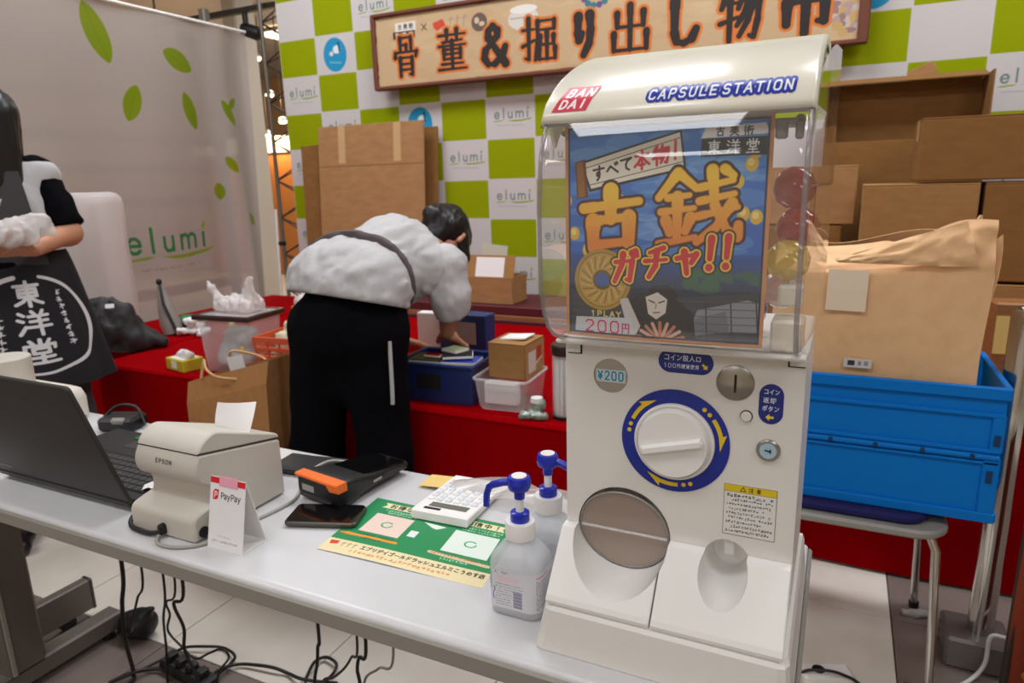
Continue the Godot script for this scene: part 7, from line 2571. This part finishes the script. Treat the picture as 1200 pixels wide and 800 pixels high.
func build_apron_person() -> void:
	var turn := 1.08
	var t := thing("person", "staff member with long black hair in a black apron holding a plastic wrapped parcel", "person", Vector3(-2.719, 0, -1.436), turn)
	t.scale = Vector3.ONE * 1.03
	# local axes: x to the picture's right, z towards the viewer
	var hipL := Vector3(-0.10, 0.86, 0)
	var hipR := Vector3(0.10, 0.86, 0)
	var waist := Vector3(0, 1.02, 0)
	var chest := Vector3(0, 1.24, -0.01)
	var neck := Vector3(0, 1.37, -0.02)
	var head := Vector3(0.0, 1.515, 0.02)
	var shL := Vector3(-0.135, 1.325, -0.02)
	var shR := Vector3(0.135, 1.325, -0.02)
	var elR := Vector3(0.20, 1.125, 0.04)
	var elL := Vector3(-0.20, 1.125, 0.04)
	var wrR := Vector3(0.085, 1.085, 0.215)
	var wrL := Vector3(-0.085, 1.085, 0.215)
	# the head is bowed and turned away to the side
	var hu := Vector3(-0.28, 0.95, 0.10).normalized()
	var hf := Vector3(-0.86, -0.36, 0.40)
	hf = (hf - hu * hf.dot(hu)).normalized()
	var hs := hu.cross(hf).normalized()
	var st := mb()
	nets(st, [[hipL, 0.09, hipR, 0.09], [Vector3(0, 0.9, 0), 0.12, waist, 0.10], [waist, 0.105, chest, 0.12], [chest, 0.11, neck, 0.055], [shL, 0.05, shR, 0.05], [neck, 0.05, head - Vector3(0, 0.06, 0), 0.048], [shL, 0.048, elL, 0.04], [shR, 0.048, elR, 0.04], [elL, 0.039, wrL, 0.026], [elR, 0.039, wrR, 0.026], [hipL, 0.085, Vector3(-0.1, 0.46, 0.01), 0.055], [hipR, 0.085, Vector3(0.1, 0.46, 0.01), 0.055], [Vector3(-0.1, 0.46, 0.01), 0.052, Vector3(-0.1, 0.08, -0.02), 0.035], [Vector3(0.1, 0.46, 0.01), 0.052, Vector3(0.1, 0.08, -0.02), 0.035]], 0.014, 0.04)
	nets(st, head_bones(head, hu, hf), 0.005, 0.018)
	nets(st, hand_bones(wrR, Vector3(-0.8, 0.05, 0.5).normalized(), Vector3(0.2, 0.9, -0.2).normalized(), Vector3(0.35, 0.35, 0.8).normalized(), 0.45), 0.0035, 0.006)
	nets(st, hand_bones(wrL, Vector3(0.8, 0.05, 0.5).normalized(), Vector3(-0.2, 0.9, -0.2).normalized(), Vector3(-0.35, 0.35, 0.8).normalized(), 0.45), 0.0035, 0.006)
	obj("body", st, M.skin, t)
	for s in [-1, 1]:
		st = mb()
		ball(st, head + hs * (s * 0.031) + hf * 0.083, Vector3(0.010, 0.007, 0.010), 12)
		obj("eye", st, M.black, t)
	st = mb()
	ball(st, head - hu * 0.068 + hf * 0.084, Vector3(0.012, 0.006, 0.012), 12)
	obj("lips", st, M.lips, t)
	# shirt: white body, dark short sleeves
	var torso := [[Vector3(-0.06, 0.92, 0), 0.125, Vector3(0.06, 0.92, 0), 0.125], [Vector3(0, 0.95, 0), 0.14, chest, 0.14], [chest, 0.135, neck + Vector3(0, -0.02, 0), 0.068], [shL, 0.066, shR, 0.066], [shL, 0.066, chest + Vector3(-0.1, -0.05, 0), 0.09], [shR, 0.066, chest + Vector3(0.1, -0.05, 0), 0.09]]
	st = mb()
	nets(st, torso, 0.012, 0.04, [[Vector3(0, -1, 0), -0.80], [Vector3(0, 1, 0), 1.375]], 0.0, 0.008, 12.0)
	var sh := obj("shirt", st, M.cloth_white, t)
	for s in [[shL, elL], [shR, elR]]:
		st = mb()
		nets(st, [[s[0], 0.072, s[1], 0.064]], 0.011, 0.02, [[(s[1] - s[0]).normalized(), (s[1] - s[0]).normalized().dot(s[1]) - 0.015]], 0.0, 0.01, 14.0)
		obj("sleeve", st, M.cloth_black, sh)
	# bib and apron skirt
	put("bib", sheet(12, 14, func(u: float, v: float) -> Vector3:
		var w := lerpf(0.085, 0.125, v)
		var x := (u - 0.5) * 2.0 * w
		return Vector3(x, lerpf(1.34, 1.02, v), 0.150 + 0.010 * sin(v * PI) - x * x * 2.0 - 0.03 * (1.0 - v)), 0.004), [M.cloth_grey, M.cloth_grey], t)
	var im := paper(640, 640, hex("131118"))
	var white := hex("d6d4d6")
	for k in 76:
		# ring, open at the top
		var a0 := -PI / 2 + 0.26 + k * (TAU - 0.44) / 76.0
		line(im, 300 + cos(a0) * 226, 330 + sin(a0) * 226, 300 + cos(a0 + 0.085) * 226, 330 + sin(a0 + 0.085) * 226, 15 + 6 * sin(k * 0.1), white)
	glyph(im, "東", 246, 128, 108, 112, 15, white)
	glyph(im, "洋", 244, 262, 112, 112, 14, white)
	glyph(im, "堂", 242, 396, 116, 112, 14, white)
	var r := RandomNumberGenerator.new()
	r.seed = 21
	for c in [[398, 180, 8], [180, 240, 6]]:
		for i in c[2]:
			var y: float = c[1] + i * 34
			for q in 4:
				line(im, c[0] + r.randf() * 10, y + r.randf() * 22, c[0] + 12 + r.randf() * 14, y + r.randf() * 22, 4, white)
			line(im, c[0] + 13, y, c[0] + 13, y + 24, 4, white)
	var am := printed(im, 0.85)
	put("apron", sheet(40, 26, func(u: float, v: float) -> Vector3:
		var a := (u - 0.38) * 2.5 * lerpf(0.92, 1.0, v)
		var rr := lerpf(0.168, 0.255, pow(v, 0.8)) + 0.008 * sin(u * 30.0) * v
		return Vector3(sin(a) * rr * 1.12, lerpf(1.07, 0.60, v), cos(a) * rr * 0.86 - 0.005), 0.004), [am, M.cloth_black], t)
	st = mb()
	nets(st, [torso[0], torso[1]], 0.011, 0.04, [[Vector3(0, -1, 0), -1.015], [Vector3(0, 1, 0), 1.05]], 0.014)
	obj("apron_band", st, M.cloth_black, t)
	st = mb()
	nets(st, [[hipL, 0.115, hipR, 0.115], [hipL, 0.11, Vector3(-0.1, 0.46, 0.01), 0.085], [hipR, 0.11, Vector3(0.1, 0.46, 0.01), 0.085], [Vector3(-0.1, 0.46, 0.01), 0.085, Vector3(-0.1, 0.08, -0.02), 0.07], [Vector3(0.1, 0.46, 0.01), 0.085, Vector3(0.1, 0.08, -0.02), 0.07]], 0.013, 0.04, [[Vector3(0, -1, 0), -0.05]], 0.0, 0.01, 9.0)
	obj("trousers", st, M.cloth_grey, t)
	st = mb()
	crease_axes = Vector3(1.8, 0.12, 1.8)
	nets(st, [[head + hu * 0.03 - hf * 0.025, 0.09, head + hu * 0.03, 0.088], [head + hs * 0.07 + hf * 0.02, 0.036, head + hs * 0.085 - Vector3(0, 0.20, 0) + hf * 0.035, 0.034], [head - hs * 0.075 - hf * 0.01, 0.03, head - hs * 0.09 - Vector3(0, 0.2, 0), 0.03], [head + hs * 0.06 - hf * 0.05, 0.05, head + hs * 0.06 - hf * 0.03 - Vector3(0, 0.22, 0), 0.045], [head - hf * 0.07, 0.06, head - hf * 0.06 - Vector3(0, 0.22, 0), 0.055], [head + hu * 0.065 + hf * 0.05 + hs * 0.05, 0.032, head + hu * 0.065 + hf * 0.05 - hs * 0.05, 0.032], [head + hs * 0.07 + hf * 0.05 + hu * 0.03, 0.03, head + hs * 0.085 + hf * 0.06 - Vector3(0, 0.14, 0), 0.028]], 0.008, 0.03, [], 0.0, 0.006, 30.0)
	obj("hair", st, M.hair, t)
	crease_axes = Vector3(1, 0.55, 1)
	for s in [-1, 1]:
		st = mb()
		nets(st, [[Vector3(s * 0.1, 0.035, -0.04), 0.036, Vector3(s * 0.11, 0.03, 0.14), 0.03], [Vector3(s * 0.1, 0.06, -0.02), 0.042, Vector3(s * 0.1, 0.05, 0.04), 0.036]], 0.009, 0.03, [[Vector3(0, -1, 0), 0.0]])
		obj("shoe", st, M.black, t)
	# the parcel in the hands
	var p := t.transform * Vector3(0.01, 1.115, 0.30)
	var pc := thing("wrapped_parcel", "white parcel wrapped in crinkled clear plastic held by the staff member", "parcel", p, turn)
	st = mb()
	nets(st, [[Vector3(-0.10, 0.02, 0), 0.042, Vector3(0.06, 0.03, 0), 0.042], [Vector3(0.03, 0.04, 0), 0.04, Vector3(0.11, 0.06, -0.02), 0.028], [Vector3(0.10, 0.06, -0.02), 0.025, Vector3(0.13, 0.03, -0.01), 0.015]], 0.008, 0.02, [], 0.0, 0.014, 30.0)
	obj("plastic", st, M.wrap, pc)
	st = mb()
	box(st, Vector3(-0.02, 0.025, 0), Vector3(0.15, 0.045, 0.045), 0.008)
	obj("content", st, M.paper_white, pc)

# ---------------------------------------------------------------- cables hanging under the table and lying on the floor
func build_floor_cables() -> void:
	var runs := [
		["thick black mains cable hanging from the table beside the round adapter", "cable_black", 0.0055, [Vector3(-1.633, 0.664, -1.000), Vector3(-1.633, 0.346, -1.000), Vector3(-1.661, 0.228, -1.000), Vector3(-1.674, 0.117, -1.000), Vector3(-1.664, 0.029, -1.000), Vector3(-1.666, 0.008, -1.000), Vector3(-1.651, 0.008, -0.990), Vector3(-1.636, 0.010, -0.950), Vector3(-1.586, 0.008, -0.880)]],
		["thin dark cable hanging down to the round black adapter", "cable_black", 0.0032, [Vector3(-1.574, 0.664, -1.012), Vector3(-1.574, 0.334, -1.012), Vector3(-1.611, 0.252, -1.012), Vector3(-1.650, 0.172, -1.012), Vector3(-1.665, 0.136, -1.012), Vector3(-1.790, 0.075, -1.115)]],
		["straight thin cable hanging behind the table front", "cable_black", 0.0032, [Vector3(-1.510, 0.664, -1.024), Vector3(-1.510, 0.321, -1.024), Vector3(-1.536, 0.203, -1.024), Vector3(-1.544, 0.111, -1.024), Vector3(-1.561, 0.008, -1.024), Vector3(-1.546, 0.008, -1.014), Vector3(-1.531, 0.010, -0.974), Vector3(-1.481, 0.008, -0.904)]],
		["wavy thin cable beside the straight one", "cable_black", 0.003, [Vector3(-1.485, 0.664, -1.036), Vector3(-1.485, 0.312, -1.036), Vector3(-1.531, 0.248, -1.036), Vector3(-1.525, 0.212, -1.036), Vector3(-1.543, 0.158, -1.036), Vector3(-1.495, 0.122, -1.036), Vector3(-1.450, 0.101, -1.036), Vector3(-1.394, 0.135, -1.036), Vector3(-1.343, 0.163, -1.036), Vector3(-1.322, 0.145, -1.036), Vector3(-1.361, 0.095, -1.036), Vector3(-1.391, 0.038, -1.036), Vector3(-1.421, 0.008, -0.996)]],
		["black cable with an s shaped bend hanging from the table", "cable_black", 0.0042, [Vector3(-1.405, 0.664, -1.000), Vector3(-1.405, 0.341, -1.000), Vector3(-1.450, 0.288, -1.000), Vector3(-1.426, 0.224, -1.000), Vector3(-1.436, 0.161, -1.000), Vector3(-1.413, 0.105, -1.000), Vector3(-1.404, 0.070, -1.000), Vector3(-1.389, 0.031, -0.990), Vector3(-1.374, 0.010, -0.950), Vector3(-1.324, 0.008, -0.880)]],
		["black cable looping out over the floor in a wide bow", "cable_black", 0.004, [Vector3(-1.697, 0.008, -0.956), Vector3(-1.655, 0.019, -1.003), Vector3(-1.644, 0.011, -1.077), Vector3(-1.626, 0.014, -1.131), Vector3(-1.571, 0.017, -1.157), Vector3(-1.525, 0.009, -1.182), Vector3(-1.455, 0.020, -1.160), Vector3(-1.453, 0.009, -1.141), Vector3(-1.441, 0.016, -1.090), Vector3(-1.432, 0.015, -1.059)]],
		["black cable lying in a long curve towards the round loop", "cable_black", 0.0045, [Vector3(-1.465, 0.008, -1.065), Vector3(-1.448, 0.019, -1.108), Vector3(-1.426, 0.011, -1.147), Vector3(-1.377, 0.014, -1.161), Vector3(-1.319, 0.017, -1.170), Vector3(-1.274, 0.009, -1.176), Vector3(-1.218, 0.020, -1.164), Vector3(-1.179, 0.009, -1.184), Vector3(-1.120, 0.016, -1.194)]],
		["thin cable hanging straight into the round loop", "cable_black", 0.004, [Vector3(-1.012, 0.664, -1.036), Vector3(-1.012, 0.314, -1.036), Vector3(-1.019, 0.269, -1.036), Vector3(-1.026, 0.222, -1.036), Vector3(-1.040, 0.163, -1.036), Vector3(-1.025, 0.074, -1.026), Vector3(-1.010, 0.010, -0.986), Vector3(-0.960, 0.008, -0.916)]],
		["cable bent into a round loop above the floor", "cable_black", 0.0045, [Vector3(-1.206, 0.008, -1.167), Vector3(-1.212, 0.019, -1.185), Vector3(-1.237, 0.011, -1.240), Vector3(-1.218, 0.014, -1.265), Vector3(-1.172, 0.017, -1.253), Vector3(-1.161, 0.009, -1.229), Vector3(-1.150, 0.020, -1.179)]],
		["grey cable sagging from the table under the flyer", "dark_steel", 0.003, [Vector3(-0.881, 0.664, -1.012), Vector3(-0.881, 0.337, -1.012), Vector3(-0.901, 0.294, -1.012), Vector3(-0.926, 0.256, -1.012), Vector3(-0.960, 0.222, -1.012), Vector3(-0.993, 0.198, -1.012), Vector3(-1.023, 0.079, -1.012), Vector3(-1.053, 0.008, -0.972)]],
		["black cable hanging in a bow under the flyer", "cable_black", 0.004, [Vector3(-0.868, 0.664, -1.024), Vector3(-0.868, 0.325, -1.024), Vector3(-0.890, 0.288, -1.024), Vector3(-0.898, 0.253, -1.024), Vector3(-0.894, 0.221, -1.024), Vector3(-0.879, 0.100, -1.014), Vector3(-0.864, 0.010, -0.974), Vector3(-0.814, 0.008, -0.904)]],
		["pale grey cable slanting down under the calculator", "grey_plastic", 0.003, [Vector3(-0.805, 0.664, -1.036), Vector3(-0.805, 0.315, -1.036), Vector3(-0.848, 0.265, -1.036), Vector3(-0.892, 0.213, -1.036), Vector3(-0.877, 0.096, -1.026), Vector3(-0.862, 0.010, -0.986), Vector3(-0.812, 0.008, -0.916)]],
		["thick cable arching over the socket block", "cable_black", 0.0055, [Vector3(-1.699, 0.008, -0.952), Vector3(-1.663, 0.019, -0.996), Vector3(-1.630, 0.011, -1.038), Vector3(-1.569, 0.014, -1.055), Vector3(-1.502, 0.017, -1.066), Vector3(-1.432, 0.009, -1.078)]],
	]
	for k in runs:
		var t := thing("hanging_cable", k[0], "cable", k[3][0])
		var st := mb()
		tube(st, spline(k[3], 7), k[2], 8)
		obj("sheath", st, M[k[1]], t, -t.position)
	var a := thing("plug_adapter", "round black mains adapter lying on the floor among the cables", "adapter", Vector3(-1.81, 0.0, -1.125), 0.4)
	var st := mb()
	nets(st, [[Vector3(-0.012, 0.044, 0), 0.044, Vector3(0.012, 0.046, 0), 0.045], [Vector3(0.025, 0.08, 0), 0.015, Vector3(0.05, 0.095, 0), 0.009]], 0.007, 0.02, [[Vector3(0, -1, 0), 0.0]], 0.0, 0.004, 30.0)
	obj("body", st, M.black, a)
	var tap := thing("extension_block", "black multi socket block on the floor where the cables meet", "socket block", Vector3(-1.52, 0.0, -1.06), -0.1)
	st = mb()
	box(st, Vector3(0, 0.018, 0), Vector3(0.2, 0.036, 0.05), 0.006)
	obj("case", st, M.black, tap)
	for q in 4:
		st = mb()
		box(st, Vector3(-0.07 + q * 0.045, 0.045, 0), Vector3(0.025, 0.022, 0.03), 0.004)
		obj("plug", st, M.cable_black, tap)
